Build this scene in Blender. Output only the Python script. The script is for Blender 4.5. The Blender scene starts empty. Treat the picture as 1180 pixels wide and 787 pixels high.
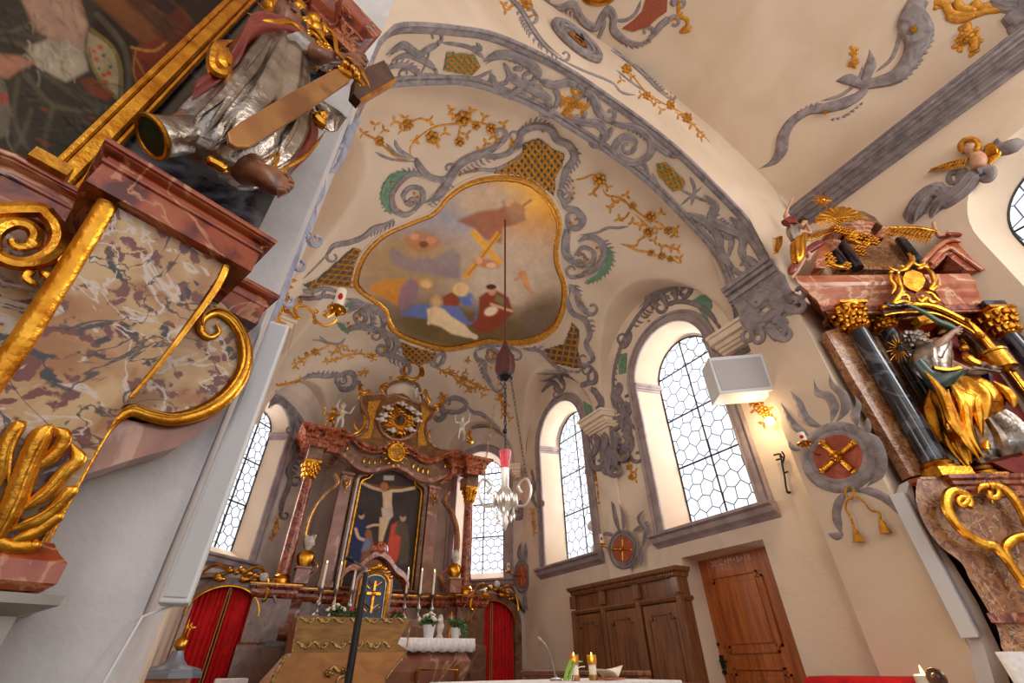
import bpy, bmesh, math, random
import numpy as np
from math import sin, cos, pi, sqrt, radians, hypot, atan2
from mathutils import Vector, Matrix
from mathutils.geometry import tessellate_polygon
random.seed(7)
SC = bpy.context.scene
COL = SC.collection
V3 = lambda *a: np.array(a, float)
# ------------------------------------------------------------------ camera, world, light, exposure
F, CX, CY = 512.0, 590.0, 393.5                     # focal length in pixels of the 1180 x 787 frame
TH, PS, RO = radians(36.1), radians(29.9), radians(-0.66)
CAM = V3(0, 0, 1.05)
_fw = V3(sin(PS)*cos(TH), cos(PS)*cos(TH), sin(TH))
_r0 = V3(cos(PS), -sin(PS), 0); _u0 = np.cross(_r0, _fw)
_rt = cos(RO)*_r0+sin(RO)*_u0; _up = -sin(RO)*_r0+cos(RO)*_u0
cam = bpy.data.cameras.new('camera'); co = bpy.data.objects.new('camera', cam); COL.objects.link(co)
cam.sensor_width = 36; cam.lens = F/1180*36; cam.clip_start = 0.02; cam.clip_end = 300
co.matrix_world = Matrix(((_rt[0], _up[0], -_fw[0], CAM[0]), (_rt[1], _up[1], -_fw[1], CAM[1]), (_rt[2], _up[2], -_fw[2], CAM[2]), (0, 0, 0, 1)))
SC.camera = co
wd = bpy.data.worlds.new('sky'); SC.world = wd; wd.use_nodes = True
_b = wd.node_tree.nodes['Background']; _b.inputs[0].default_value = (0.93, 0.95, 1.0, 1); _b.inputs[1].default_value = 1.35
SC.view_settings.view_transform = 'Standard'; SC.view_settings.look = 'None'
SC.view_settings.exposure = 0.22; SC.view_settings.gamma = 1; SC.view_settings.use_curve_mapping = False
try:
    SC.cycles.use_denoising = True; SC.cycles.max_bounces = 7; SC.cycles.diffuse_bounces = 5; SC.cycles.glossy_bounces = 3
    SC.cycles.transparent_max_bounces = 12; SC.cycles.sample_clamp_indirect = 4; SC.cycles.caustics_reflective = False
except Exception: pass
def light(name, kind, loc, energy, color, size=1, size_y=None, aim=None):
    l = bpy.data.lights.new(name, kind); l.energy = energy; l.color = color
    if kind == 'AREA':
        l.size = size
        if size_y: l.shape = 'RECTANGLE'; l.size_y = size_y
    elif kind == 'POINT': l.shadow_soft_size = size
    o = bpy.data.objects.new(name, l); COL.objects.link(o); o.location = loc
    if aim is not None: o.rotation_euler = (Vector(aim)-Vector(loc)).to_track_quat('-Z', 'Y').to_euler()
    return o
# added fill behind the camera, standing for nave windows; daylight through the chancel windows
light('nave_fill_light', 'AREA', (5.6, -2.6, 4.6), 120, (1, .93, .84), 1.6, 2.6, (1.5, 3.5, 3.6))
light('nave_fill_light', 'AREA', (-1.4, -3.0, 4.6), 55, (1, .93, .84), 1.6, 2.6, (4, 3, 3.6))
light('chancel_window_light', 'AREA', (5.3, 3.6, 3.9), 55, (1, .97, .93), 1.1, 2.4, (1.5, 4.6, 3.2))
light('chancel_window_light', 'AREA', (5.3, 6.4, 3.9), 60, (1, .97, .93), 1.1, 2.4, (1.5, 5.6, 3.2))
light('chancel_window_light', 'AREA', (4.85, 9.1, 3.7), 120, (1, .97, .93), 1.0, 2.4, (2.0, 5.6, 3.6))
light('chancel_window_light', 'AREA', (-.55, 9.1, 3.7), 110, (1, .95, .88), 1.0, 2.4, (2.4, 5.2, 3.8))
light('chancel_window_light', 'AREA', (-.9, 4.6, 3.9), 170, (1, .93, .84), 1.2, 2.4, (3.5, 5.6, 3.4))

def ray(x, y):
    d = _fw*F+_rt*(x-CX)-_up*(y-CY); return d/np.linalg.norm(d)
# surfaces: each maps a direction seen from the camera to the true place on a wall, vault or plane
class Plane:
    def __init__(s, p, n): s.p = np.array(p, float); s.n = np.array(n, float); s.n /= np.linalg.norm(s.n)
    def __call__(s, x, y):
        d = ray(x, y); t = ((s.p-CAM)@s.n)/(d@s.n); return CAM+t*d, s.n
def shift(S, dn):
    def f(x, y):
        p, n = S(x, y); return p+n*dn, n
    return f
# ------------------------------------------------------------------ vault shapes
XR, XL, YA, YB, XM = 4.7, -.42, 7.84, 9.34, 2.14        # chancel walls
Y1, Y2, XP, XQ = 1.65, 2.28, 4.48, -.17                 # chancel arch: near face, far face, right and left jamb
NR, NL, NS, NB = 6.0, -1.72, 6.6, 1.9                   # nave walls, springing, rise
R2 = sqrt(.5)
LUN = [((XR, 3.8), (0, 1), (-1, 0), 1.3, 4.45, 1.5), ((XR, 6.5), (0, 1), (-1, 0), 1.15, 4.45, 1.42),
       ((XL, 3.8), (0, 1), (1, 0), 1.3, 4.45, 1.5), ((XL, 6.5), (0, 1), (1, 0), 1.15, 4.45, 1.42),
       ((4.0, 8.54), (-R2, R2), (-R2, -R2), .85, 4.45, 1.05), ((.28, 8.54), (R2, R2), (R2, -R2), .85, 4.45, 1.05)]
def zvault(x, y):
    ds = [XR-x, x-XL, ((XR-x)+(YA-y))*R2, ((x-XL)+(YA-y))*R2, YB-y]
    k = 9.0; m = -math.log(sum(math.exp(-k*min(d, 6)) for d in ds))/k
    u = min(1, max(0, 1-m/2.56)); z = 4.3+2.5*sqrt(max(0, 1-u**3))
    for (px, py), t, n, r, zs, h in LUN:
        a = (x-px)*t[0]+(y-py)*t[1]; b = (x-px)*n[0]+(y-py)*n[1]
        if abs(a) < r and -.2 < b < 2.4:
            z = max(z, zs+(h+.10*max(0, b))*sqrt(1-(a/r)**2))
    return z
def znave(x):
    u = (x-(NR+NL)/2)/((NR-NL)/2); return NS+NB*sqrt(max(0, 1-u*u))
def hf_normal(f, x, y, e=.01):
    n = V3((f(x+e, y)-f(x-e, y))/(2*e), (f(x, y+e)-f(x, y-e))/(2*e), -1); return n/np.linalg.norm(n)
def march(f, d, t0, t1, st):
    t = t0; p = CAM+t*d
    while t < t1:
        t += st; p = CAM+t*d
        if p[2] > f(p[0], p[1]): break
    a, b = t-st, t
    for _ in range(14):
        m = (a+b)/2; p = CAM+m*d
        if p[2] > f(p[0], p[1]): b = m
        else: a = m
    return CAM+b*d
def VAULT(x, y):
    d = ray(x, y); p = march(zvault, d, max(Y2, .5)/max(d[1], .05), 16, .3); return p, hf_normal(zvault, p[0], p[1])
def NAVE(x, y):
    d = ray(x, y); f = lambda a, b: znave(a); p = march(f, d, 2, 14, .4); return p, hf_normal(f, p[0], p[1])
def crom(P, n=8, closed=False):
    P = [np.array(p, float) for p in P]
    if len(P) < 3 and not closed: return [P[0]+(P[-1]-P[0])*i/n for i in range(n+1)]
    out = []; N = len(P)
    for i in range(N if closed else N-1):
        if closed: a, b, c, d = P[i-1], P[i], P[(i+1) % N], P[(i+2) % N]
        else: a, b, c, d = P[max(i-1, 0)], P[i], P[i+1], P[min(i+2, N-1)]
        for j in range(n):
            t = j/n; out.append(.5*((2*b)+(c-a)*t+(2*a-5*b+4*c-d)*t*t+(3*b-a-3*c+d)*t**3))
    if not closed: out.append(P[-1])
    return out
def _ony(x, y, Y):
    p = Plane((0, Y, 0), (0, -1, 0))(x, y)[0]; return p
_ap = [_ony(x, y, Y1) for x, y in ((896, 292), (866, 254), (824, 210), (781, 168), (738, 134), (696, 104), (654, 76), (612, 54), (568, 36), (527, 29), (485, 25), (455, 27))]
ARCH = [V3(XP, 0), V3(XP, 2), V3(XP, 4.0)]+crom([V3(XP, 4.2)]+[V3(min(p[0], 4.53), p[2]) for p in _ap]+[V3(XQ+.0, 4.85), V3(XQ, 4.3)], 4)+[V3(XQ, 3), V3(XQ, 0)]
def SOF(x, y):
    d = ray(x, y); best = None
    for a, b in zip(ARCH[:-1], ARCH[1:]):
        n = V3(-(b[1]-a[1]), 0, b[0]-a[0]); L = np.linalg.norm(n)
        if L < 1e-6: continue
        n /= L; den = d@n
        if abs(den) < 1e-6: continue
        t = ((V3(a[0], 0, a[1])-CAM)@n)/den
        if t < 0: continue
        p = CAM+t*d; s = ((p[0]-a[0])*(b[0]-a[0])+(p[2]-a[1])*(b[1]-a[1]))/(L*L)
        if -.02 <= s <= 1.02:
            e = abs(p[1]-(Y1+Y2)/2)
            if best is None or e < best[0]:
                n = n if (V3(XM, 0, 3)-V3(p[0], 0, p[2]))@n > 0 else -n
                best = (e, p, n)
    if best is None: return Plane((0, Y1, 0), (0, -1, 0))(x, y)
    return best[1], best[2]
WALLR = Plane((XR, 0, 0), (-1, 0, 0)); PIER = Plane((XP, 0, 0), (-1, 0, 0)); ARCHF = Plane((0, Y1, 0), (0, -1, 0)); NAVER = Plane((NR, 0, 0), (-1, 0, 0))
# ------------------------------------------------------------------ materials
def lin(c):
    return tuple(((v/255)/12.92 if v/255 <= .04045 else ((v/255+.055)/1.055)**2.4) for v in c[:3])
MATS = {}
def mat(name, c, rough=.6, metal=0, c2=None, scale=6, detail=5, bump=0, bscale=40, spec=.4, veins=None, vscale=3, lo=.35, hi=.65, emit=0, c3=None, stretch=None, coat=0, alpha=None, trans=0):
    if name in MATS: return MATS[name]
    m = bpy.data.materials.new(name); m.use_nodes = True; nt = m.node_tree; N = nt.nodes; L = nt.links; bs = N['Principled BSDF']
    bs.inputs['Base Color'].default_value = (*lin(c), 1); bs.inputs['Roughness'].default_value = rough; bs.inputs['Metallic'].default_value = metal
    bs.inputs['Specular IOR Level'].default_value = spec; bs.inputs['Coat Weight'].default_value = coat; bs.inputs['Coat Roughness'].default_value = .12
    tc = N.new('ShaderNodeTexCoord'); mp = N.new('ShaderNodeMapping'); L.new(tc.outputs['Object'], mp.inputs[0])
    if stretch: mp.inputs['Scale'].default_value = stretch
    out = None
    if c2:
        n = N.new('ShaderNodeTexNoise'); n.inputs['Scale'].default_value = scale; n.inputs['Detail'].default_value = detail; n.inputs['Distortion'].default_value = .6
        L.new(mp.outputs[0], n.inputs['Vector']); r = N.new('ShaderNodeValToRGB'); r.color_ramp.elements[0].position = lo; r.color_ramp.elements[1].position = hi
        r.color_ramp.elements[0].color = (*lin(c), 1); r.color_ramp.elements[1].color = (*lin(c2), 1)
        if c3: e = r.color_ramp.elements.new((lo+hi)/2); e.color = (*lin(c3), 1)
        L.new(n.outputs[0], r.inputs[0]); out = r.outputs[0]
    if veins:
        n = N.new('ShaderNodeTexNoise'); n.inputs['Scale'].default_value = vscale; n.inputs['Detail'].default_value = 7; n.inputs['Distortion'].default_value = 1.2
        L.new(mp.outputs[0], n.inputs['Vector']); a = N.new('ShaderNodeMath'); a.operation = 'SUBTRACT'; a.inputs[1].default_value = .5; L.new(n.outputs[0], a.inputs[0])
        b = N.new('ShaderNodeMath'); b.operation = 'ABSOLUTE'; L.new(a.outputs[0], b.inputs[0])
        r = N.new('ShaderNodeMapRange'); r.inputs[1].default_value = .004; r.inputs[2].default_value = .03; r.inputs[3].default_value = .85; r.inputs[4].default_value = 0; L.new(b.outputs[0], r.inputs[0])
        x = N.new('ShaderNodeMix'); x.data_type = 'RGBA'; L.new(r.outputs[0], x.inputs[0]); x.inputs[7].default_value = (*lin(veins), 1)
        if out: L.new(out, x.inputs[6])
        else: x.inputs[6].default_value = (*lin(c), 1)
        out = x.outputs[2]
    if out: L.new(out, bs.inputs['Base Color'])
    if bump:
        n = N.new('ShaderNodeTexNoise'); n.inputs['Scale'].default_value = bscale; n.inputs['Detail'].default_value = 4; L.new(mp.outputs[0], n.inputs['Vector'])
        b = N.new('ShaderNodeBump'); b.inputs['Strength'].default_value = bump; b.inputs['Distance'].default_value = .02; L.new(n.outputs[0], b.inputs['Height']); L.new(b.outputs[0], bs.inputs['Normal'])
    if emit: bs.inputs['Emission Color'].default_value = (*lin(c), 1); bs.inputs['Emission Strength'].default_value = emit
    if trans: bs.inputs['Transmission Weight'].default_value = trans
    if alpha is not None: bs.inputs['Alpha'].default_value = alpha
    MATS[name] = m; return m
PLAST = mat('cream_plaster', (224, 204, 182), .85, c2=(208, 184, 160), scale=1.1, detail=9, lo=.35, hi=.75, bump=.12, bscale=22, spec=.15)
WARMW = mat('warm_limewash', (232, 213, 190), .88, c2=(200, 177, 156), scale=1.3, detail=10, lo=.42, hi=.78, bump=.15, bscale=25, spec=.1)
APSEW = mat('mauve_limewash', (214, 194, 178), .88, c2=(184, 164, 152), scale=2.0, detail=10, lo=.35, hi=.7, bump=.1, bscale=25, spec=.1)
COOLW = mat('cool_lit_plaster', (214, 212, 214), .85, c2=(192, 188, 188), scale=2.2, detail=9, lo=.4, hi=.75, bump=.2, bscale=30, spec=.15)  # cool light on the left pier is put into this plaster colour
STUC = mat('grey_stucco', (164, 153, 152), .75, c2=(128, 118, 120), scale=9, detail=7, bump=.45, bscale=60, spec=.25)
STUD = mat('dark_grey_stucco', (146, 134, 134), .75, c2=(116, 105, 107), scale=8, detail=7, bump=.25, bscale=60, spec=.25)
WFRM = mat('mauve_painted_stucco', (172, 156, 154), .8, c2=(146, 130, 130), scale=5, detail=7, bump=.3, bscale=50, spec=.2)
GOLD = mat('gilding', (228, 166, 58), .27, 1, c2=(176, 108, 28), scale=11, detail=6, bump=.14, bscale=55)
GOLDM = mat('matt_gold_paint', (212, 150, 44), .45, .55, c2=(164, 104, 28), scale=30, detail=4, bump=.4, bscale=90)
GOLDB = mat('warm_leaf_gold', (226, 162, 56), .38, .45, c2=(184, 120, 34), scale=20, detail=4, bump=.25, bscale=80, spec=.6)
SILV = mat('burnished_silver', (186, 178, 170), .28, .95, c2=(120, 108, 98), scale=9, detail=5, bump=.25, bscale=45)
GREEN = mat('green_stucco', (120, 152, 124), .8, c2=(92, 128, 100), scale=12, bump=.4, bscale=60)
DARKG = mat('dark_mirror_field', (96, 92, 84), .45, c2=(60, 58, 54), scale=40)
REDM = mat('red_marble', (158, 82, 44), .25, c2=(84, 26, 14), scale=9, detail=8, lo=.36, hi=.62, c3=(150, 66, 36), veins=(190, 132, 96), vscale=5, coat=.3)
BRNM = mat('brown_marble', (112, 74, 54), .3, c2=(70, 40, 28), scale=5, detail=7, lo=.3, hi=.7, c3=(128, 90, 64), veins=(144, 108, 82), vscale=2, coat=.4)
PNKM = mat('pink_marble', (164, 112, 88), .3, c2=(118, 66, 50), scale=4, detail=8, lo=.3, hi=.7, veins=(196, 154, 130), vscale=1.8, coat=.4)
BLKM = mat('blue_black_marble', (38, 42, 52), .2, c2=(22, 24, 32), scale=5, detail=6, veins=(92, 96, 110), vscale=1.2, coat=.7)
GRYM = mat('grey_marble', (150, 142, 128), .35, c2=(120, 110, 98), scale=4, detail=7, veins=(92, 86, 78), vscale=1.4, coat=.3)
WOOD = mat('oak', (144, 94, 58), .45, c2=(106, 64, 38), scale=5, detail=7, stretch=(6, 6, .5), bump=.15, bscale=30, coat=.15)
ORGM = mat('orange_marble', (190, 122, 86), .3, c2=(158, 74, 42), scale=5, detail=8, lo=.3, hi=.66, veins=(214, 172, 140), vscale=2.2, coat=.3)
GABM = mat('golden_brown_panel', (150, 100, 50), .35, .2, c2=(104, 64, 32), scale=6, coat=.2)
WOODO = mat('orange_pine', (192, 110, 48), .4, c2=(150, 76, 28), scale=4, detail=7, stretch=(6, 6, .5), bump=.1, bscale=30, coat=.2)
REDC = mat('red_cloth', (214, 14, 22), .8, c2=(184, 6, 14), scale=8, bump=.15, bscale=120)
WHTC = mat('white_linen', (232, 226, 224), .85, c2=(214, 206, 204), scale=30, bump=.1, bscale=200)
WHTP = mat('white_painted_metal', (212, 212, 214), .4, spec=.4)
IVOR = mat('ivory_candle_wax', (240, 228, 204), .5)
IRON = mat('black_iron', (38, 34, 34), .45, .4)
LEAD = mat('lead_came', (104, 112, 134), .6, .2)
FLAM = mat('candle_flame', (255, 190, 90), .5, emit=14)
SKIN = mat('painted_skin', (206, 160, 128), .5, c2=(186, 132, 102), scale=12)
SKND = mat('dark_painted_skin', (146, 92, 62), .4, c2=(104, 60, 40), scale=14, coat=.3)
HAIR = mat('brown_hair', (84, 56, 36), .55, c2=(52, 34, 22), scale=30, bump=.5, bscale=60)
WSTA = mat('white_carved_figure', (214, 202, 190), .5, c2=(188, 172, 158), scale=12)
# glass that lets the bright sky through
def glassmat():
    m = bpy.data.materials.new('leaded_glass'); m.use_nodes = True; N = m.node_tree.nodes; L = m.node_tree.links; N.clear()
    o = N.new('ShaderNodeOutputMaterial'); t = N.new('ShaderNodeBsdfTransparent'); t.inputs[0].default_value = (.97, .98, 1, 1)
    g = N.new('ShaderNodeBsdfGlossy'); g.inputs['Roughness'].default_value = .15; x = N.new('ShaderNodeMixShader'); x.inputs[0].default_value = .05
    L.new(t.outputs[0], x.inputs[1]); L.new(g.outputs[0], x.inputs[2]); L.new(x.outputs[0], o.inputs[0]); return m
GLASS = glassmat()
# marble with big angular blotches, dark cracks and white veins for the painted pedestal panels
def blotch(name, base, b1, b2, crack, vein, sc):
    m = bpy.data.materials.new(name); m.use_nodes = True; N = m.node_tree.nodes; L = m.node_tree.links; bs = N['Principled BSDF']
    bs.inputs['Roughness'].default_value = .38; bs.inputs['Coat Weight'].default_value = .15
    tc = N.new('ShaderNodeTexCoord'); nz = N.new('ShaderNodeTexNoise'); nz.inputs['Scale'].default_value = sc*1.1; nz.inputs['Detail'].default_value = 6; L.new(tc.outputs['Object'], nz.inputs['Vector'])
    ad = N.new('ShaderNodeMix'); ad.data_type = 'RGBA'; ad.blend_type = 'ADD'; ad.inputs[0].default_value = .35; L.new(tc.outputs['Object'], ad.inputs[6]); L.new(nz.outputs['Color'], ad.inputs[7])
    def mixc(fac, a, b):
        x = N.new('ShaderNodeMix'); x.data_type = 'RGBA'; L.new(fac, x.inputs[0])
        if isinstance(a, tuple): x.inputs[6].default_value = (*lin(a), 1)
        else: L.new(a, x.inputs[6])
        x.inputs[7].default_value = (*lin(b), 1); return x.outputs[2]
    def rng(s, lo, hi, a=0, b=1):
        r = N.new('ShaderNodeMapRange'); L.new(s, r.inputs[0]); r.inputs[1].default_value = lo; r.inputs[2].default_value = hi; r.inputs[3].default_value = a; r.inputs[4].default_value = b; return r.outputs[0]
    def noi(s, d=5, dist=.8, w=0):
        n = N.new('ShaderNodeTexNoise'); n.inputs['Scale'].default_value = s; n.inputs['Detail'].default_value = d; n.inputs['Distortion'].default_value = dist
        mp = N.new('ShaderNodeMapping'); mp.inputs['Location'].default_value = (w, w*1.7, w*.3); L.new(tc.outputs['Object'], mp.inputs[0]); L.new(mp.outputs[0], n.inputs['Vector']); return n.outputs[0]
    c = mixc(rng(noi(sc*.7, 8), .4, .62), base, b2)
    vo = N.new('ShaderNodeTexVoronoi'); vo.inputs['Scale'].default_value = sc*1.5; L.new(ad.outputs[2], vo.inputs['Vector'])
    c = mixc(rng(vo.outputs['Distance'], .46, .36), c, b1)
    v2 = N.new('ShaderNodeTexVoronoi'); v2.inputs['Scale'].default_value = sc*.9; L.new(ad.outputs[2], v2.inputs['Vector']); c = mixc(rng(v2.outputs['Distance'], .24, .17), c, crack)
    def line(src, w, col, c):
        a = N.new('ShaderNodeMath'); a.operation = 'SUBTRACT'; a.inputs[1].default_value = .5; L.new(src, a.inputs[0]); b = N.new('ShaderNodeMath'); b.operation = 'ABSOLUTE'; L.new(a.outputs[0], b.inputs[0])
        return mixc(rng(b.outputs[0], w*.3, w, .9, 0), c, col)
    c = line(noi(sc*.55, 6, 1.5, 3.1), .022, vein, c); c = line(noi(sc*.5, 5, 1.0, 9.4), .011, crack, c)
    L.new(c, bs.inputs['Base Color']); return m
BLOT = blotch('blotched_marbling', (196, 162, 116), (112, 56, 44), (158, 104, 52), (52, 46, 46), (204, 188, 176), 9)
BLOB = blotch('brown_blotched_marbling', (170, 118, 68), (122, 68, 40), (148, 92, 50), (92, 60, 42), (194, 158, 122), 10)
# ------------------------------------------------------------------ mesh builder
class MB:
    def __init__(s): s.v = []; s.f = []
    def add(s, vs, fs):
        b = len(s.v); s.v += [tuple(float(c) for c in v) for v in vs]; s.f += [tuple(b+i for i in f) for f in fs]; return s
    def box(s, c, d, R=None):
        c = V3(*c); vs = []
        for x in (-1, 1):
            for y in (-1, 1):
                for z in (-1, 1):
                    p = V3(x*d[0]/2, y*d[1]/2, z*d[2]/2); vs.append(c+(R@p if R is not None else p))
        return s.add(vs, [(0, 1, 3, 2), (4, 6, 7, 5), (0, 4, 5, 1), (2, 3, 7, 6), (0, 2, 6, 4), (1, 5, 7, 3)])
    def rings(s, rs, closed=True, caps=True, loop=False):
        n = len(rs[0]); vs = [p for r in rs for p in r]; fs = []
        for i in range(len(rs)-(0 if loop else 1)):
            a, b = i*n, ((i+1) % len(rs))*n
            for j in range(n if closed else n-1):
                k = (j+1) % n; fs.append((a+j, a+k, b+k, b+j))
        if caps and closed and not loop: fs.append(tuple(range(n))[::-1]); fs.append(tuple((len(rs)-1)*n+j for j in range(n)))
        return s.add(vs, fs)
    def lathe(s, c, prof, n=16, R=None, lobes=0, la=0):
        rs = []
        for r, z in prof:
            q = []
            for j in range(n):
                a = 2*pi*j/n; rr = r*(1+(la*cos(lobes*a) if lobes else 0)); p = V3(rr*cos(a), rr*sin(a), z); q.append(V3(*c)+(R@p if R is not None else p))
            rs.append(q)
        return s.rings(rs)
    def tube(s, pts, rad, n=8, loop=False):
        pts = [np.array(p, float) for p in pts]; N = len(pts)
        if not hasattr(rad, '__len__'): rad = [rad]*N
        rs = []; up = None
        for i, p in enumerate(pts):
            a, b = (pts[i-1] if (i or loop) else p), (pts[(i+1) % N] if (i < N-1 or loop) else p)
            t = b-a; t /= (np.linalg.norm(t)+1e-9)
            if up is None: up = V3(0, 0, 1) if abs(t[2]) < .9 else V3(1, 0, 0)
            x = np.cross(up, t); x /= np.linalg.norm(x)+1e-9; y = np.cross(t, x); up = y
            rs.append([p+rad[i]*(cos(2*pi*j/n)*x+sin(2*pi*j/n)*y) for j in range(n)])
        return s.rings(rs, loop=loop)
    def strip(s, pts, nrm, w, h, n=8, loop=False):
        """a moulded band lying on a surface: half width w, height h along the surface normal"""
        N = len(pts); rs = []
        if not hasattr(w, '__len__'): w = [w]*N
        if not hasattr(h, '__len__'): h = [h]*N
        for i in range(N):
            a, b = (pts[i-1] if (i or loop) else pts[i]), (pts[(i+1) % N] if (i < N-1 or loop) else pts[i])
            t = b-a; t /= (np.linalg.norm(t)+1e-9); x = np.cross(t, nrm[i]); x /= np.linalg.norm(x)+1e-9
            rs.append([pts[i]+w[i]*cos(2*pi*j/n)*x+h[i]*sin(2*pi*j/n)*nrm[i] for j in range(n)])
        return s.rings(rs, loop=loop)
    def blob(s, c, r, R=None, n=8, m=6):
        rs = []
        for i in range(m+1):
            th = pi*(i+.001 if i == 0 else (i-.001 if i == m else i))/m
            q = []
            for j in range(n):
                a = 2*pi*j/n; p = V3(r[0]*sin(th)*cos(a), r[1]*sin(th)*sin(a), r[2]*cos(th)); q.append(V3(*c)+(R@p if R is not None else p))
            rs.append(q)
        return s.rings(rs)
    def prism(s, poly, d):
        """polygon (3D points) extruded by the vector d"""
        P = [np.array(p, float) for p in poly]; n = len(P); tri = tessellate_polygon([[Vector(p) for p in P]])
        vs = P+[p+d for p in P]
        return s.add(vs, [tuple(t) for t in tri]+[tuple(n+i for i in t)[::-1] for t in tri]+[(i, (i+1) % n, n+(i+1) % n, n+i) for i in range(n)])
    def sweep(s, path, prof, closed=False, up=(0, 0, 1)):
        """mitred moulding: plan path (x,y), profile (out,z); 'out' is to the right of travel"""
        P = [V3(*p[:2]) for p in path]; N = len(P); rs = []
        for i in range(N):
            a = P[i]-P[i-1] if (i or closed) else P[1]-P[0]; b = P[(i+1) % N]-P[i] if (i < N-1 or closed) else P[i]-P[i-1]
            a = a/np.linalg.norm(a); b = b/np.linalg.norm(b); na = V3(a[1], -a[0]); nb = V3(b[1], -b[0]); m = na+nb; m /= max(.3, (m@m))/2*1.0 if m@m > .3 else 1
            rs.append([V3(P[i][0]+m[0]*o, P[i][1]+m[1]*o, z) for o, z in prof])
        return s.rings(rs, closed=True, caps=not closed, loop=closed)
def tagp(o, label=None, cat=None, group=None, kind=None):
    if label: o['label'] = label
    if cat: o['category'] = cat
    if group: o['group'] = group
    if kind: o['kind'] = kind
    return o
def build(name, mb, m, parent=None, label=None, cat=None, group=None, kind=None, smooth=True, ang=40, bevel=0, sub=0):
    me = bpy.data.meshes.new(name); me.from_pydata(mb.v, [], mb.f); me.materials.append(m)
    b = bmesh.new(); b.from_mesh(me); bmesh.ops.recalc_face_normals(b, faces=b.faces)
    if smooth:
        for f in b.faces: f.smooth = True
        for e in b.edges:
            if len(e.link_faces) == 2 and e.calc_face_angle(0) > radians(ang): e.smooth = False
    b.to_mesh(me); b.free()
    o = bpy.data.objects.new(name, me); COL.objects.link(o)
    if parent is not None: o.parent = parent
    if bevel: q = o.modifiers.new('bevel', 'BEVEL'); q.width = bevel; q.segments = 2; q.limit_method = 'ANGLE'
    if sub: q = o.modifiers.new('sub', 'SUBSURF'); q.levels = sub; q.render_levels = sub
    return tagp(o, label, cat, group, kind)
def thing(name, label, cat, group=None, loc=(0, 0, 0)):
    o = bpy.data.objects.new(name, None); COL.objects.link(o); o.empty_display_size = .1; return tagp(o, label, cat, group)
def struct(name, mb, m, **k): return build(name, mb, m, kind='structure', **k)
# frame (origin o, x axis ex, y axis ey, z) -> function from local to world
def frame(o, ang):
    c, s_ = cos(ang), sin(ang)
    R = np.array([[c, -s_, 0], [s_, c, 0], [0, 0, 1.]]); o = V3(*o)
    f = lambda x, y, z: o+R@V3(x, y, z)
    f.R = R; return f
# pixel strokes on a surface
def px(S, pts, n=6, closed=False):
    q = [S(p[0], p[1]) for p in crom([p[:2] for p in pts], n, closed)]
    return [a for a, b in q], [b for a, b in q]
def mpx(p): return np.linalg.norm(p-CAM)/F*.82     # metres per pixel, roughly
def stroke(mb, S, pts, w, h=None, n=6, closed=False, taper=None, ns=8, hk=.8):
    """w: half width in pixels (number or list interpolated along)"""
    P, Nn = px(S, pts, n, closed); k = len(P)
    ws = np.interp(np.linspace(0, 1, k), np.linspace(0, 1, len(w)), w) if hasattr(w, '__len__') else [w]*k
    W = [ws[i]*mpx(P[i]) for i in range(k)]
    if taper: W = [W[i]*max(.12, min(1, (i+.3)/(k*taper), (k-1-i+.3)/(k*taper))) for i in range(k)]
    H = [(h if h else wi*hk) if not h else min(h, wi*1.2) for wi in W]
    return mb.strip(P, Nn, W, H, ns, closed)
def leaf(mb, S, x, y, ang, L, wd=.3):
    dx, dy = cos(ang)*L, sin(ang)*L
    return stroke(mb, S, [(x, y), (x+dx*.35, y+dy*.35), (x+dx*.7, y+dy*.7), (x+dx, y+dy)], [.08*L, wd*L, wd*L*.8, .04*L], n=2, ns=6, hk=.5)
def flower(mb, S, x, y, r, k=6):
    for i in range(k):
        a = 2*pi*i/k+.3; p, nn = S(x+cos(a)*r*.6, y+sin(a)*r*.6); q = r*.38*mpx(p); mb.blob(p+nn*q*.5, (q, q, q*.75), n=6, m=4)
    p, nn = S(x, y); q = r*.36*mpx(p); mb.blob(p+nn*q*1.1, (q, q, q), n=6, m=4)
def flutes(mb, S, pts, L, side, step=5, w=1.6, lean=.5, n=6):
    """a comb of short tapering ribs growing from one side of a curve"""
    P = crom([p[:2] for p in pts], 10); acc = 0; tot = sum(np.linalg.norm(P[i+1]-P[i]) for i in range(len(P)-1)); run = 0
    for i in range(len(P)-1):
        d = P[i+1]-P[i]; l = np.linalg.norm(d); acc += l; run += l
        if acc >= step:
            acc = 0; t = d/(l+1e-9); nn = V3(-t[1], t[0])*side; k = .55+.45*sin(pi*min(1, run/tot)); e = P[i]+nn*L*k+t*L*lean*k; m = P[i]+nn*L*k*.6+t*L*lean*.15
            stroke(mb, S, [P[i], m, e], [w, w, w*.35], n=2, ns=6)
def inpoly(x, y, P):
    c = False; j = len(P)-1
    for i in range(len(P)):
        if (P[i][1] > y) != (P[j][1] > y) and x < (P[j][0]-P[i][0])*(y-P[i][1])/(P[j][1]-P[i][1])+P[i][0]: c = not c
        j = i
    return c
def patchgrid(mb, S, poly, th=.006, st=1.5):
    xs = [p[0] for p in poly]; ys = [p[1] for p in poly]; X = np.arange(min(xs), max(xs)+st, st); Y = np.arange(min(ys), max(ys)+st, st); idx = {}
    for i in range(len(X)-1):
        for j in range(len(Y)-1):
            if not inpoly(X[i]+st/2, Y[j]+st/2, poly): continue
            q = []
            for a, b in ((i, j), (i+1, j), (i+1, j+1), (i, j+1)):
                if (a, b) not in idx: p, n = S(X[a], Y[b]); idx[(a, b)] = len(mb.v); mb.v.append(tuple(p+n*th))
                q.append(idx[(a, b)])
            mb.f.append(tuple(q))
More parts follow.
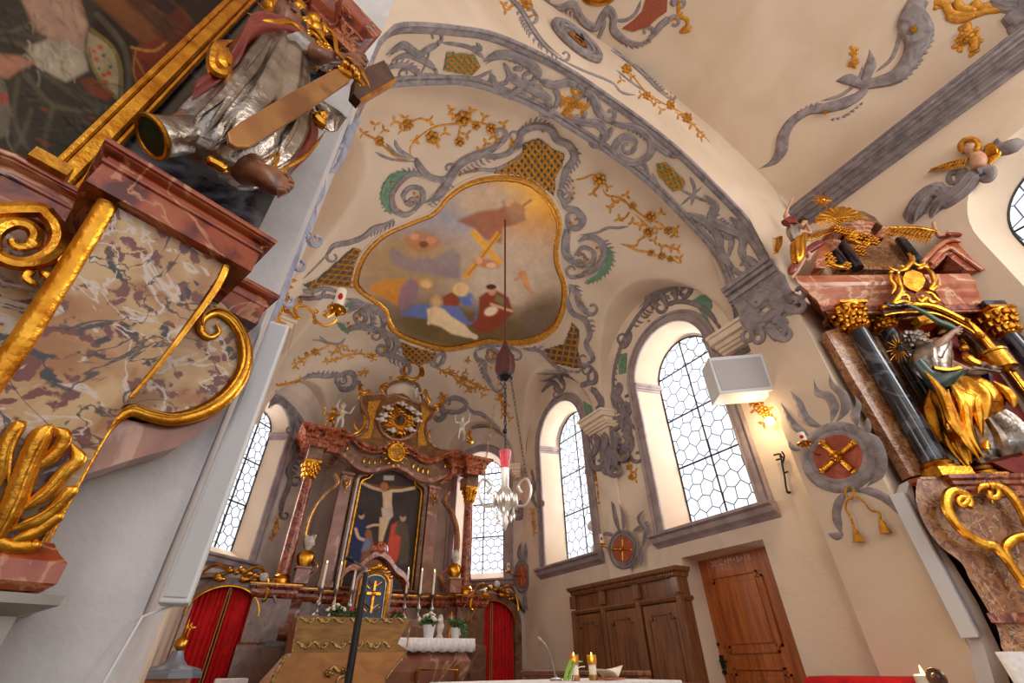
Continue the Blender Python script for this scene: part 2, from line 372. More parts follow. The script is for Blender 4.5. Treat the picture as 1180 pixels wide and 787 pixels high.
def patch(mb, S, poly, th=.008, n=1):
    if S in (VAULT, SOF): return patchgrid(mb, S, poly, min(th, .015))
    P = crom(poly, n, True) if n > 1 else poly
    q = [S(p[0], p[1]) for p in P]; nm = sum(b for a, b in q)/len(q); nm /= np.linalg.norm(nm)
    return mb.prism([a-b*.002 for a, b in q], nm*th)
def lattice(mb, S, poly, dirs, sp, w):
    cx = sum(p[0] for p in poly)/len(poly); cy = sum(p[1] for p in poly)/len(poly)
    for a in dirs:
        d = V3(cos(a), sin(a)); nn = V3(-d[1], d[0])
        for k in range(-40, 41):
            o = V3(cx, cy)+nn*k*sp; seg = []
            for t in np.arange(-120, 120, 1.5):
                p = o+d*t
                if inpoly(p[0], p[1], poly): seg.append(p)
                else:
                    if len(seg) > 2: stroke(mb, S, [seg[0], seg[len(seg)//2], seg[-1]], w, n=2, ns=6)
                    seg = []
# painting canvases: colours of the picture are stored per vertex
class Paint:
    def __init__(s, x0, y0, x1, y1, st, base):
        s.xs = np.arange(x0, x1+st, st); s.ys = np.arange(y0, y1+st, st); s.X, s.Y = np.meshgrid(s.xs, s.ys)
        s.c = np.zeros(s.X.shape+(3,)); s.c[:] = lin(base); s.rs = np.random.RandomState(3)
    def mix(s, a, col): s.c += (np.array(lin(col))-s.c)*a[..., None]; return s
    def ell(s, cx, cy, rx, ry, col, ang=0, soft=.35, k=1):
        a = radians(ang); u = ((s.X-cx)*cos(a)+(s.Y-cy)*sin(a))/rx; v = (-(s.X-cx)*sin(a)+(s.Y-cy)*cos(a))/ry; r = np.sqrt(u*u+v*v)
        return s.mix(np.clip((1+soft/2-r)/soft, 0, 1)*k, col)
    def poly(s, P, col, soft=1.5, k=1):
        ins = np.zeros(s.X.shape, bool); dist = np.full(s.X.shape, 1e9); n = len(P)
        for i in range(n):
            (ax, ay), (bx, by) = P[i-1], P[i]
            if ay != by: ins ^= ((ay > s.Y) != (by > s.Y)) & (s.X < (bx-ax)*(s.Y-ay)/(by-ay)+ax)
            L = (bx-ax)**2+(by-ay)**2+1e-9; t = np.clip(((s.X-ax)*(bx-ax)+(s.Y-ay)*(by-ay))/L, 0, 1); dist = np.minimum(dist, np.hypot(s.X-ax-t*(bx-ax), s.Y-ay-t*(by-ay)))
        sd = np.where(ins, dist, -dist); return s.mix(np.clip(.5+sd/soft, 0, 1)*k, col)
    def line(s, P, w, col, soft=1.2, k=1):
        dist = np.full(s.X.shape, 1e9); P = crom(P, 5) if len(P) > 2 else P
        for (ax, ay), (bx, by) in zip(P[:-1], P[1:]):
            L = (bx-ax)**2+(by-ay)**2+1e-9; t = np.clip(((s.X-ax)*(bx-ax)+(s.Y-ay)*(by-ay))/L, 0, 1); dist = np.minimum(dist, np.hypot(s.X-ax-t*(bx-ax), s.Y-ay-t*(by-ay)))
        return s.mix(np.clip((w-dist)/soft+.5, 0, 1)*k, col)
    def noise(s, amp, sc):
        h, w = s.X.shape; gh, gw = int(h/sc)+3, int(w/sc)+3; g = s.rs.rand(gh, gw)*2-1
        yy = np.arange(h)/sc; xx = np.arange(w)/sc; y0 = yy.astype(int); x0 = xx.astype(int); fy = (yy-y0)[:, None]; fx = (xx-x0)[None]
        fy = fy*fy*(3-2*fy); fx = fx*fx*(3-2*fx)
        v = g[y0][:, x0]*(1-fy)*(1-fx)+g[y0+1][:, x0]*fy*(1-fx)+g[y0][:, x0+1]*(1-fy)*fx+g[y0+1][:, x0+1]*fy*fx
        s.c *= (1+amp*v)[..., None]; return s
    def build(s, name, S, clip=None, rough=.6, parent=None, th=.01, **k):
        h, w = s.X.shape; v = []; idx = {}; f = []; cols = []
        for i in range(h-1):
            for j in range(w-1):
                if clip and not inpoly(s.xs[j]+.5, s.ys[i]+.5, clip): continue
                q = []
                for a, b in ((i, j), (i, j+1), (i+1, j+1), (i+1, j)):
                    if (a, b) not in idx:
                        p, nn = S(s.xs[b], s.ys[a]); idx[(a, b)] = len(v); v.append(p+nn*th); cols.append(s.c[a, b])
                    q.append(idx[(a, b)])
                f.append(q)
        me = bpy.data.meshes.new(name); me.from_pydata([tuple(p) for p in v], [], f)
        ca = me.color_attributes.new('paint', 'FLOAT_COLOR', 'POINT')
        ca.data.foreach_set('color', np.concatenate([np.clip(np.array(cols), 0, 1), np.ones((len(cols), 1))], 1).ravel())
        m = bpy.data.materials.new(name+'_paint'); m.use_nodes = True; N = m.node_tree.nodes; bs = N['Principled BSDF']; bs.inputs['Roughness'].default_value = rough; bs.inputs['Specular IOR Level'].default_value = .12
        at = N.new('ShaderNodeAttribute'); at.attribute_name = 'paint'; m.node_tree.links.new(at.outputs['Color'], bs.inputs['Base Color']); me.materials.append(m)
        for p in me.polygons: p.use_smooth = True
        o = bpy.data.objects.new(name, me); COL.objects.link(o)
        sd = o.modifiers.new('canvas', 'SOLIDIFY'); sd.thickness = .006
        if parent is not None: o.parent = parent
        return tagp(o, **k)
# ================================================================== THE SETTING
def grid_hf(f, xs, ys, inside):
    mb = MB(); idx = {}
    for i in range(len(xs)-1):
        for j in range(len(ys)-1):
            xc, yc = (xs[i]+xs[i+1])/2, (ys[j]+ys[j+1])/2
            if not inside(xc, yc): continue
            q = []
            for a, b in ((i, j), (i+1, j), (i+1, j+1), (i, j+1)):
                if (a, b) not in idx: idx[(a, b)] = len(mb.v); mb.v.append((xs[a], ys[b], f(xs[a], ys[b])))
                q.append(idx[(a, b)])
            mb.f.append(tuple(q))
    return mb
struct('floor', MB().box((2.1, 1.7, -.05), (8.4, 16, .1)), GRYM)
g = grid_hf(zvault, np.linspace(XL-.03, XR+.03, 150), np.linspace(Y2, YB+.1, 200), lambda x, y: ((XR-x)+(YA-y))*R2 > -.06 and ((x-XL)+(YA-y))*R2 > -.06)
struct('ceiling_chancel_vault', g, PLAST, ang=180)
g = grid_hf(lambda x, y: znave(x), (NR+NL)/2-(NR-NL)/2*np.cos(np.linspace(0, pi, 60)), np.linspace(-6, Y1+.02, 4), lambda x, y: True)
struct('ceiling_nave_vault', g, PLAST, ang=180)

class Wall:
    """vertical wall sheet from p along t; openings are (kind, centre, half width, sill, springing)"""
    def __init__(s, p, t, n, L, H=6.7): s.p, s.t, s.n, s.L, s.H = V3(*p, 0), V3(*t, 0), V3(*n, 0), L, H; s.op = []
    def at(s, a, z, d=0): return s.p+s.t*a+V3(0, 0, z)-s.n*d
    def add(s, c, w, sill, spring, arch=True): s.op.append((c, w, sill, spring, arch))
    def top(s, o, a):
        c, w, si, sp, ar = o; return sp+(sqrt(max(0, w*w-(a-c)**2)) if ar else 0)
    def build(s, name, m):
        mb = MB(); xs = [0]
        for o in sorted(s.op):
            c, w = o[:2]; xs += list(c-w*np.cos(np.linspace(0, pi, 25)))
        xs.append(s.L)
        for a0, a1 in zip(xs[:-1], xs[1:]):
            if a1-a0 < 1e-6: continue
            ac = (a0+a1)/2; hit = [o for o in s.op if abs(ac-o[0]) < o[1]-1e-6]
            if not hit: mb.add([s.at(a0, 0), s.at(a1, 0), s.at(a1, s.H), s.at(a0, s.H)], [(0, 1, 2, 3)])
            else:
                o = hit[0]
                if o[2] > .01: mb.add([s.at(a0, 0), s.at(a1, 0), s.at(a1, o[2]), s.at(a0, o[2])], [(0, 1, 2, 3)])
                mb.add([s.at(a0, s.top(o, a0)), s.at(a1, s.top(o, a1)), s.at(a1, s.H), s.at(a0, s.H)], [(0, 1, 2, 3)])
        return struct(name, mb, m, smooth=False)
    def loop(s, c, w, si, sp, arch, d, k=25):
        L = [s.at(c-w, si, d)]
        if arch: L += [s.at(c-w*cos(a), sp+w*sin(a), d) for a in np.linspace(0, pi, k)]
        else: L += [s.at(c-w, sp, d), s.at(c+w, sp, d)]
        return L+[s.at(c+w, si, d)]
wr = Wall((XR, Y2), (0, 1), (-1, 0), YA-Y2); wl = Wall((XL, Y2), (0, 1), (1, 0), YA-Y2)
fr_ = Wall((XR, YA), (-R2, R2), (-R2, -R2), 1.5/R2); fl_ = Wall((XL, YA), (R2, R2), (R2, -R2), 1.5/R2)
we = Wall((XL+1.5, YB), (1, 0), (0, -1), XR-XL-3)
wn = Wall((NR, Y1), (0, -1), (-1, 0), 7.6, 6.65); wn2 = Wall((NL, Y1), (0, -1), (1, 0), 7.6, 6.65)
wr.add(3.6-Y2, .675, 2.4, 4.57); wr.add(6.4-Y2, .675, 2.4, 4.57)
dl = WALLR(785, 643)[0]; dr = WALLR(878.6, 621)[0]; DY0, DY1, DZ = dr[1], dl[1], (dr[2]+dl[2])/2
wr.add((DY0+DY1)/2-Y2, (DY1-DY0)/2, 0, DZ, False)
wl.add(3.6-Y2, .675, 2.4, 4.57); wl.add(6.4-Y2, .675, 2.4, 4.57)
fr_.add(.90, .52, 2.35, 4.35); fl_.add(.43, .41, 2.35, 4.42)
wn.add(Y1+.62, .92, 3.2, 4.72); wn2.add(Y1+.62, .92, 3.2, 4.72)
# the door opening overlaps the window in plan: build the right wall in two storeys
_door = wr.op.pop(2); wr.H = 6.7
def build_right():
    mb = MB(); low = 2.32
    a0, a1 = _door[0]-_door[1], _door[0]+_door[1]
    for x0, x1, z0, z1 in ((0, a0, 0, low), (a1, wr.L, 0, low), (a0, a1, DZ, low)):
        mb.add([wr.at(x0, z0), wr.at(x1, z0), wr.at(x1, z1), wr.at(x0, z1)], [(0, 1, 2, 3)])
    w2 = Wall((XR, Y2), (0, 1), (-1, 0), YA-Y2); xs = [0]
    for o in sorted(wr.op): xs += list(o[0]-o[1]*np.cos(np.linspace(0, pi, 25)))
    xs.append(wr.L)
    for b0, b1 in zip(xs[:-1], xs[1:]):
        if b1-b0 < 1e-6: continue
        hit = [o for o in wr.op if abs((b0+b1)/2-o[0]) < o[1]-1e-6]
        segs = [(low, low, 6.7, 6.7)] if not hit else [(low, low, 2.4, 2.4), (wr.top(hit[0], b0), wr.top(hit[0], b1), 6.7, 6.7)]
        for p, q, r, t in segs: mb.add([wr.at(b0, p), wr.at(b1, q), wr.at(b1, t), wr.at(b0, r)], [(0, 1, 2, 3)])
    # niche round the door
    o = [wr.at(a0, 0), wr.at(a0, DZ), wr.at(a1, DZ), wr.at(a1, 0)]; i = [wr.at(a0, 0, .3), wr.at(a0, DZ-.02, .3), wr.at(a1, DZ-.02, .3), wr.at(a1, 0, .3)]
    mb.add(o+i, [(0, 1, 5, 4), (1, 2, 6, 5), (2, 3, 7, 6)])
    struct('wall_right', mb, WARMW, smooth=False)
build_right()
wl.build('wall_left', PLAST); fr_.build('wall_apse_right', APSEW); fl_.build('wall_apse_left', APSEW); we.build('wall_end', APSEW)
wn.build('wall_nave_right', PLAST); wn2.build('wall_nave_left', PLAST)
# chancel arch wall
def zarch(x):
    pts = [(p[0], p[1]) for p in ARCH if p[1] > 3.9]; pts.sort(); return np.interp(x, [p[0] for p in pts], [p[1] for p in pts])
mb = MB(); ml = MB(); xs = sorted(set([NL, -1, XQ, XP, 5.2, NR]+list(np.linspace(XQ, XP, 80))+list(np.linspace(XP, NR, 12))+list(np.linspace(NL, XQ, 12))))
for a, b in zip(xs[:-1], xs[1:]):
    m = (a+b)/2; ins = XQ < m < XP
    (ml if m < XQ else mb).add([(a, Y1, zarch(a) if ins else 0), (b, Y1, zarch(b) if ins else 0), (b, Y1, znave(b)+.02), (a, Y1, znave(a)+.02)], [(0, 1, 2, 3)])
    if XL < m < XR: mb.add([(a, Y2, zarch(a) if ins else 0), (b, Y2, zarch(b) if ins else 0), (b, Y2, 6.9), (a, Y2, 6.9)], [(0, 1, 2, 3)])
k_ = len(ARCH)-4
mb.rings([[V3(p[0], Y1, p[1]), V3(p[0], Y2, p[1])] for p in ARCH[:k_+1]], closed=False, caps=False)
ml.rings([[V3(p[0], Y1, p[1]), V3(p[0], Y2, p[1])] for p in ARCH[k_:]], closed=False, caps=False); struct('wall_pier_left', ml, COOLW, smooth=False)
struct('wall_chancel_arch', mb, PLAST, smooth=False)

def window(n, W, o, depth=.4, inset=.11, hexr=.115, zt=None, lattice_mat=None, bars=4, mull=True, surround=True, rev=PLAST):
    c, w, si, sp, ar = o; root = thing('window_%d' % n, None, None); root['kind'] = 'structure'
    A = W.loop(c, w, si, sp, ar, 0); B = W.loop(c, w-inset, si+.16, sp, ar, depth)
    mb = MB(); mb.rings([A, B], closed=True, caps=False); build('reveal', mb, rev, root, ang=30)
    wi = w-inset; top = sp+wi; bot = si+.16
    build('glass', MB().add(W.loop(c, wi+.01, bot-.01, sp, ar, depth+.015), [tuple(range(len(B)))]), GLASS, root, smooth=False)
    def ins(a, z): return abs(a-c) < wi and z > bot and z < sp+sqrt(max(0, wi*wi-(a-c)**2))
    mb = MB(); r = hexr; dx = r*sqrt(3); dz = r*1.5; rnd = random.Random(n)
    def bar(p, q, t):
        P, Q = W.at(p[0], p[1], depth), W.at(q[0], q[1], depth); mb.tube([P, Q], t, 4)
    def jit(a, z): return a+.012*sin(37*a+11*z), z+.012*sin(23*z+17*a)
    for i in range(-12, 13):
        for j in range(-1, 26):
            a0 = c+i*dx+(dx/2 if j % 2 else 0); z0 = bot+j*dz
            V = [jit(a0+r*cos(radians(60*k+30)), z0+r*sin(radians(60*k+30))) for k in range(6)]
            for k in (0, 1, 2):
                p, q = V[k], V[k+1]
                if ins(*p) and ins(*q): bar(p, q, .0075)
                elif ins(*p) or ins(*q):
                    u, v = (p, q) if ins(*p) else (q, p)
                    for _ in range(8):
                        m_ = ((u[0]+v[0])/2, (u[1]+v[1])/2)
                        if ins(*m_): u = m_
                        else: v = m_
                    bar(p if ins(*p) else q, u, .0075)
    build('lead_lattice', mb, LEAD, root, smooth=False)
    mb = MB(); D = depth-.01
    if mull: mb.tube([W.at(c, bot, D), W.at(c, top, D)], .014, 4)
    for k in range(1, bars):
        z = bot+(sp+.12-bot)*k/(bars-1) if bars > 1 else bot; hw = sqrt(max(0, wi*wi-max(0, z-sp)**2)); mb.tube([W.at(c-hw, z, D), W.at(c+hw, z, D)], .013, 4)
    mb.tube(W.loop(c, wi, bot, sp, ar, D), .014, 4); build('window_bars', mb, IRON if n != 9 else LEAD, root, smooth=False)
    if surround:
        mb = MB()
        for off, hw_, h in ((.06, .06, .02), (.155, .028, .04), (.015, .018, .03)):
            L = W.loop(c, w+off, si, sp, ar, 0); mb.strip(L, [W.n]*len(L), hw_, h, 8)
        build('surround', mb, WFRM, root)
        mb = MB(); prof = [(0, si+.0), (.14, si), (.14, si-.03), (.10, si-.05), (.08, si-.10), (.03, si-.13), (0, si-.16)]
        a0, a1 = c-w-.2, c+w+.2; rs = []
        for a in (a0, a1): rs.append([W.at(a, z, -o_) for o_, z in prof])
        mb.rings(rs); build('window_sill', mb, WFRM, root, smooth=False)
        mb = MB()
        for sgn in (-1, 1):
            a = c+sgn*(w-.06); mb.box(W.at(a, sp, depth*.45), (.12, .12, .01)) if False else None
            for z, dd in ((sp-.02, .02), (sp+.02, .035), (sp-.07, .01)):
                mb.rings([[W.at(c+sgn*(w-d/depth*inset*1.0+.001-q), z+hh, d) for q, hh in ((0, -.022), (dd, -.022), (dd, .022), (0, .022))] for d in (-.03, depth)])
        build('impost', mb, WFRM, root, smooth=False)
    return root
window(1, wr, wr.op[0], inset=.11); window(2, wr, wr.op[1]); window(3, wl, wl.op[0], surround=False); window(4, wl, wl.op[1], surround=False)
window(5, fr_, fr_.op[0], .3, .09, .09, rev=PLAST); window(6, fl_, fl_.op[0], .3, .09, .09, rev=PLAST)
window(7, wn, wn.op[0], .42, .2, .16, surround=False, mull=False, bars=3); window(8, wn2, wn2.op[0], .42, .2, .16, surround=False, mull=False, bars=3)
# nave cornice
for i, x in enumerate((NR, NL)):
    s = 1 if x > 0 else -1
    mb = MB(); prof = [(0, 6.28), (.05, 6.28), (.05, 6.33), (.09, 6.36), (.09, 6.42), (.13, 6.45), (.13, 6.5), (.2, 6.56), (.2, 6.63), (0, 6.65)]
    mb.rings([[V3(x-s*o, y, z) for o, z in prof] for y in (Y1, -6)])
    for o_, z_ in ((.075, 6.335), (.115, 6.425), (.165, 6.50), (.205, 6.60)): mb.box((x-s*o_, (Y1-6)/2, z_), (.03, Y1+6, .022))
    struct('trim_%d' % (i+1), mb, STUD, smooth=False)
# impost blocks on the chancel walls, where the vault springs
def impost(n, f, w=.42):
    mb = MB()
    for (a, z0, z1) in ((.10, 4.16, 4.2), (.14, 4.2, 4.24), (.17, 4.24, 4.3), (.23, 4.3, 4.38), (.26, 4.38, 4.42)):
        rs = [[f(-w/2-a*.6, 0, z), f(-w/2-a*.4, -a, z), f(w/2+a*.4, -a, z), f(w/2+a*.6, 0, z)] for z in (z0, z1)]; mb.rings(rs)
    struct('trim_%d' % n, mb, WARMW, smooth=False)
impost(3, frame((XR, 5.2, 0), -pi/2)); impost(4, frame((XR, 2.5, 0), -pi/2), .3); impost(5, frame((XR-.05, 7.86, 0), -pi/2-.4), .22)
impost(6, frame((XL, 5.2, 0), pi/2))
# shallow pilaster strips below the impost blocks
for k, (y, x, s) in enumerate(((5.2, XR, -1), (5.2, XL, 1))):
    struct('trim_%d' % (8+k), MB().box((x+s*.03, y, 2.1), (.06, .42, 4.2)), WARMW, bevel=.01, smooth=False)
# capital of the right pier
def piercap(n, x, s):
    mb = MB()
    for a, z0, z1 in ((.03, 4.62, 4.66), (.06, 4.66, 4.71), (.04, 4.71, 4.75), (.09, 4.75, 4.8), (.12, 4.8, 4.86)):
        mb.box((x-s*a/2, (Y1+Y2)/2, (z0+z1)/2), (a, Y2-Y1+.02, z1-z0))
    struct('trim_%d' % n, mb, STUC, smooth=False)
piercap(11, XP, 1)
# ================================================================== STUCCO AND FRESCO
def Z(x0, y0, sc, pts): return [(x0+p[0]/sc, y0+p[1]/sc)+tuple(p[2:]) for p in pts]
def stucco(name, label, cat, S, T, bands, combs=(), dots=(), mt=None, group=None, w=3.2):
    """a stucco ornament: bands = (points, half width), combs = ribs beside them, dots = gilded studs"""
    mb = MB()
    for b in bands: stroke(mb, S, Z(*T, b[0]), b[1] if len(b) > 1 else w, n=5, taper=b[2] if len(b) > 2 else .2, hk=.55)
    for b in bands:
        ww = b[1] if len(b) > 1 else w
        if hasattr(ww, '__len__') or ww < 3.2: continue
        Q = Z(*T, b[0]); a, c = V3(*Q[-2][:2]), V3(*Q[-1][:2]); d = c-a; L = np.linalg.norm(d)
        if L < 1: continue
        d /= L; e = V3(*Q[-3][:2]) if len(Q) > 2 else a-V3(d[1], -d[0]); sg_ = 1 if (a-e)[0]*d[1]-(a-e)[1]*d[0] > 0 else -1; nn = V3(-d[1], d[0])*sg_; r = min(ww*1.7, 8)
        stroke(mb, S, [c-d*ww*.5]+[c+nn*r+(-nn*cos(t)+d*sin(t))*r*(1-.12*t) for t in (.4, 1.2, 2.0, 2.9, 3.8, 4.8)], [ww*.7, ww*.6, ww*.5, ww*.45, ww*.4, ww*.4, ww*.35], n=3, hk=.8)
        if len(Q) > 2:
            for off in (-.45, .45):
                R_ = []
                for i_, q_ in enumerate(Q):
                    g_ = V3(*Q[min(i_+1, len(Q)-1)][:2])-V3(*Q[max(i_-1, 0)][:2]); g_ /= np.linalg.norm(g_)+1e-9; R_.append((q_[0]-g_[1]*ww*off, q_[1]+g_[0]*ww*off))
                stroke(mb, shift(S, .3*ww*mpx(S(*Q[0][:2])[0])), R_, ww*.26, n=4, taper=.25, hk=1.0)
    o = build(name, mb, mt or STUC, label=label, cat=cat, group=group)
    if combs:
        mb = MB()
        for c in combs: flutes(mb, S, Z(*T, c[0]), c[1], c[2], *(c[3:]))
        build('rocaille_ribs', mb, mt or STUC, o)['kind'] = 'stuff'
    if dots:
        mb = MB()
        for x, y in Z(*T, dots):
            p, n = S(x, y); r = 1.9*mpx(p); mb.blob(p+n*r*1.2, (r, r, r*1.2), n=6, m=4)
        build('gilded_studs', mb, GOLDB, o)['kind'] = 'stuff'
    return o
def branch(label, S, T, stems, flowers, leaves, group=None, w=1.5, cat='gilded branch', name='gilded_branch', lf=None):
    mb = MB()
    for s in stems: stroke(mb, S, Z(*T, s), w, n=5, taper=.15)
    o = build(name, mb, GOLDB, label=label, cat=cat, group=group)
    for f in flowers:
        (x, y), = Z(*T, [f[:2]]); mb = MB(); flower(mb, S, x, y, f[2]/T[2]); build('flower', mb, GOLDB, o)
    mb = MB(); rnd = random.Random(len(label))
    for l in leaves:
        (x, y), = Z(*T, [l[:2]]); L = (l[2] if len(l) > 2 else (lf or 7*T[2]))/T[2]
        a0 = rnd.uniform(0, 6.3)
        for k in range(3): leaf(mb, S, x, y, a0+k*2.1, L*.8)
    if leaves: build('leaves', mb, GOLDB, o)
    return o
# ---- ceiling fresco
FT = (400, 180, 3.279)
FO = Z(*FT, [(25, 470), (58, 375), (130, 300), (230, 252), (325, 212), (385, 145), (465, 95), (575, 75), (680, 90), (748, 138), (792, 200), (808, 262), (796, 340), (800, 410), (826, 490), (822, 580), (782, 660), (700, 706), (600, 712), (535, 704), (460, 722), (370, 735), (270, 712), (185, 675), (152, 632), (140, 590), (98, 550), (45, 512)])
cxf, cyf = 536, 303
FI = [(x+(cxf-x)*.035, y+(cyf-y)*.05) for x, y in FO]
fres = Paint(408, 200, 656, 406, 1.25, (160, 136, 118))
P = fres
P.ell(500, 250, 80, 40, (150, 142, 146), -15, .9).ell(470, 300, 70, 35, (158, 128, 92), 0, .9).ell(610, 240, 45, 50, (206, 140, 58), 20, .9).ell(600, 225, 30, 22, (226, 168, 76), 0, .8)
P.ell(590, 320, 60, 60, (178, 156, 134), 0, .9).ell(540, 380, 110, 30, (104, 84, 52), 8, .7).ell(625, 370, 35, 28, (110, 90, 62), -30, .8).ell(560, 230, 40, 20, (178, 152, 126), 0, .9)
P.poly([(448, 288), (452, 284), (470, 296), (500, 297), (522, 285), (531, 294), (530, 322), (495, 316), (465, 310), (450, 302)], (128, 112, 116), 5, .8)
P.noise(.10, 26).noise(.07, 9)
P.poly([(526, 254), (552, 243), (575, 240), (584, 235), (600, 238), (606, 252), (594, 258), (580, 262), (578, 280), (560, 276), (545, 262)], (142, 82, 58), 4, .85).poly([(578, 232), (590, 228), (603, 242), (604, 254), (590, 256)], (150, 118, 96), 5, .9)
P.ell(587, 232, 5, 6, (196, 150, 112)).line([(598, 240), (612, 230)], 1.2, (140, 100, 60)).ell(596, 240, 9, 6, (168, 120, 84), 20)
P.poly([(533, 318), (538, 323), (578, 270), (573, 265)], (198, 138, 54), 1.5).poly([(541, 268), (547, 263), (580, 302), (575, 307)], (206, 148, 62), 1.5).line([(576, 268), (540, 316)], .8, (150, 96, 30))
P.poly([(466, 275), (480, 265), (500, 270), (508, 278), (498, 288), (480, 290), (470, 284)], (170, 108, 70), 3, .75).ell(478, 272, 5, 4, (196, 140, 100)).ell(497, 276, 6, 4, (190, 128, 92)).ell(488, 281, 5, 4, (120, 70, 46))
P.ell(560, 303, 14, 5, (176, 112, 72), 10, .6).ell(552, 300, 4, 4, (198, 144, 108)).ell(566, 305, 6, 3, (206, 160, 120))
P.ell(602, 316, 5, 5, (184, 122, 84)).ell(606, 325, 4, 9, (192, 136, 92), -20).line([(606, 330), (616, 340)], 2, (184, 132, 96)).line([(600, 318), (594, 322)], 1.5, (180, 128, 90))
P.poly([(424, 330), (440, 322), (466, 320), (470, 340), (458, 352), (440, 342), (430, 338)], (192, 128, 48), 3, .95).poly([(462, 330), (474, 320), (484, 326), (480, 344), (462, 358), (458, 350)], (136, 104, 118), 3, .9).poly([(478, 320), (500, 324), (496, 334), (484, 332)], (176, 118, 76), 3)
P.ell(491, 326, 9, 6, (180, 148, 80), 10, .3).ell(491, 327, 6, 4, (210, 168, 128), 10)
P.poly([(460, 362), (478, 350), (494, 350), (510, 346), (528, 352), (540, 370), (552, 372), (546, 346), (538, 340), (534, 334), (544, 338), (550, 356), (546, 372), (530, 376), (500, 368), (470, 364)], (96, 108, 156), 3, .95).poly([(506, 344), (520, 336), (532, 342), (528, 352), (512, 352)], (134, 66, 40), 2)
P.poly([(492, 356), (502, 352), (512, 356), (520, 364), (536, 374), (546, 386), (540, 389), (520, 384), (508, 376), (494, 372)], (214, 186, 142), 2.5).ell(503, 347, 5, 5, (190, 142, 104)).ell(503, 347, 8, 8, (208, 168, 96), 0, .25, .35).line([(498, 356), (494, 372)], 2, (206, 174, 132)).line([(516, 374), (548, 388)], 3, (206, 184, 148))
P.ell(531, 333, 9, 8, (204, 176, 112), 0, .3).ell(531, 333, 5, 6, (204, 158, 120)).poly([(528, 342), (540, 340), (546, 352), (534, 352)], (90, 104, 160), 2)
P.poly([(552, 342), (560, 336), (572, 334), (586, 342), (592, 360), (580, 372), (568, 382), (550, 384), (544, 374), (552, 362)], (128, 58, 38), 3).ell(567, 334, 5, 6, (186, 134, 96)).ell(566, 330, 6, 3, (70, 44, 30)).poly([(572, 338), (582, 344), (580, 352), (570, 346)], (116, 108, 62), 2).ell(566, 358, 8, 5, (214, 188, 160), -20).line([(566, 350), (590, 358)], 1.5, (196, 152, 116))
P.poly([(600, 360), (612, 352), (622, 360), (630, 356), (640, 340), (648, 366), (630, 384), (606, 382)], (112, 92, 84), 5, .6).noise(.06, 4).noise(.05, 2)
P.c *= 1.35
P.build('ceiling_fresco', VAULT, clip=crom(FI, 6, True), rough=.75, th=.006, label='large curved ceiling fresco of mourners under a slanting yellow cross', cat='ceiling painting')
fr = build('fresco_frame', MB(), GOLDM, label='wide gilded moulded frame curving round the ceiling fresco', cat='frame')
mb = MB(); stroke(mb, VAULT, [(x+(cxf-x)*.012, y+(cyf-y)*.018) for x, y in FO], 4.2, n=5, closed=True, ns=10, hk=.5); build('outer_moulding', mb, GOLDB, fr)
mb = MB(); stroke(mb, VAULT, [(x+(cxf-x)*.036, y+(cyf-y)*.052) for x, y in FO], 1.8, n=5, closed=True, ns=8, hk=.9); build('inner_moulding', mb, GOLD, fr)
mb = MB(); stroke(mb, VAULT, [(x-(cxf-x)*.02, y-(cyf-y)*.028) for x, y in FO], 2.2, n=5, closed=True, ns=8, hk=.6)
build('white_plaster_edge', mb, PLAST, fr)
# ---- lattice fields beside the fresco
TA = (300, 100, 2.46)
def lat(label, S, poly, dirs, sp, w, bg=DARKG, group=None):
    mb = MB(); patch(mb, S, poly, .012); o = build('lattice_field', mb, bg, label=label, cat='lattice panel', group=group, smooth=False)
    mb = MB(); lattice(mb, shift(S, .012), poly, dirs, sp, w); build('gilded_lattice', mb, GOLDM, o); return o
lat('gilded chevron lattice field above the top of the ceiling fresco', VAULT, Z(*TA, [(662, 243), (700, 215), (745, 190), (745, 160), (790, 145), (828, 175), (862, 190), (858, 215), (838, 250), (832, 308), (800, 285), (760, 262), (700, 248)]), (.95, 2.2), 6.2, 1.7)
lat('gilded lattice field at the left tip of the ceiling fresco', VAULT, Z(*TA, [(120, 560), (160, 545), (205, 505), (262, 455), (285, 462), (265, 500), (262, 545), (268, 570), (230, 565), (180, 560), (140, 575)]), (.1, 2.35), 6.2, 1.5)
lat('gilded square lattice field below the right corner of the fresco', VAULT, Z(*TA, [(805, 745), (862, 728), (885, 668), (905, 690), (900, 740), (912, 790), (925, 800), (880, 795), (830, 782)]), (.15, 1.75), 7, 1.5)
lat('gilded diamond lattice field below the bottom left of the fresco', VAULT, Z(*TA, [(395, 718), (450, 738), (505, 748), (490, 775), (470, 785), (430, 785), (405, 760)]), (.75, 2.4), 5, 1.3)
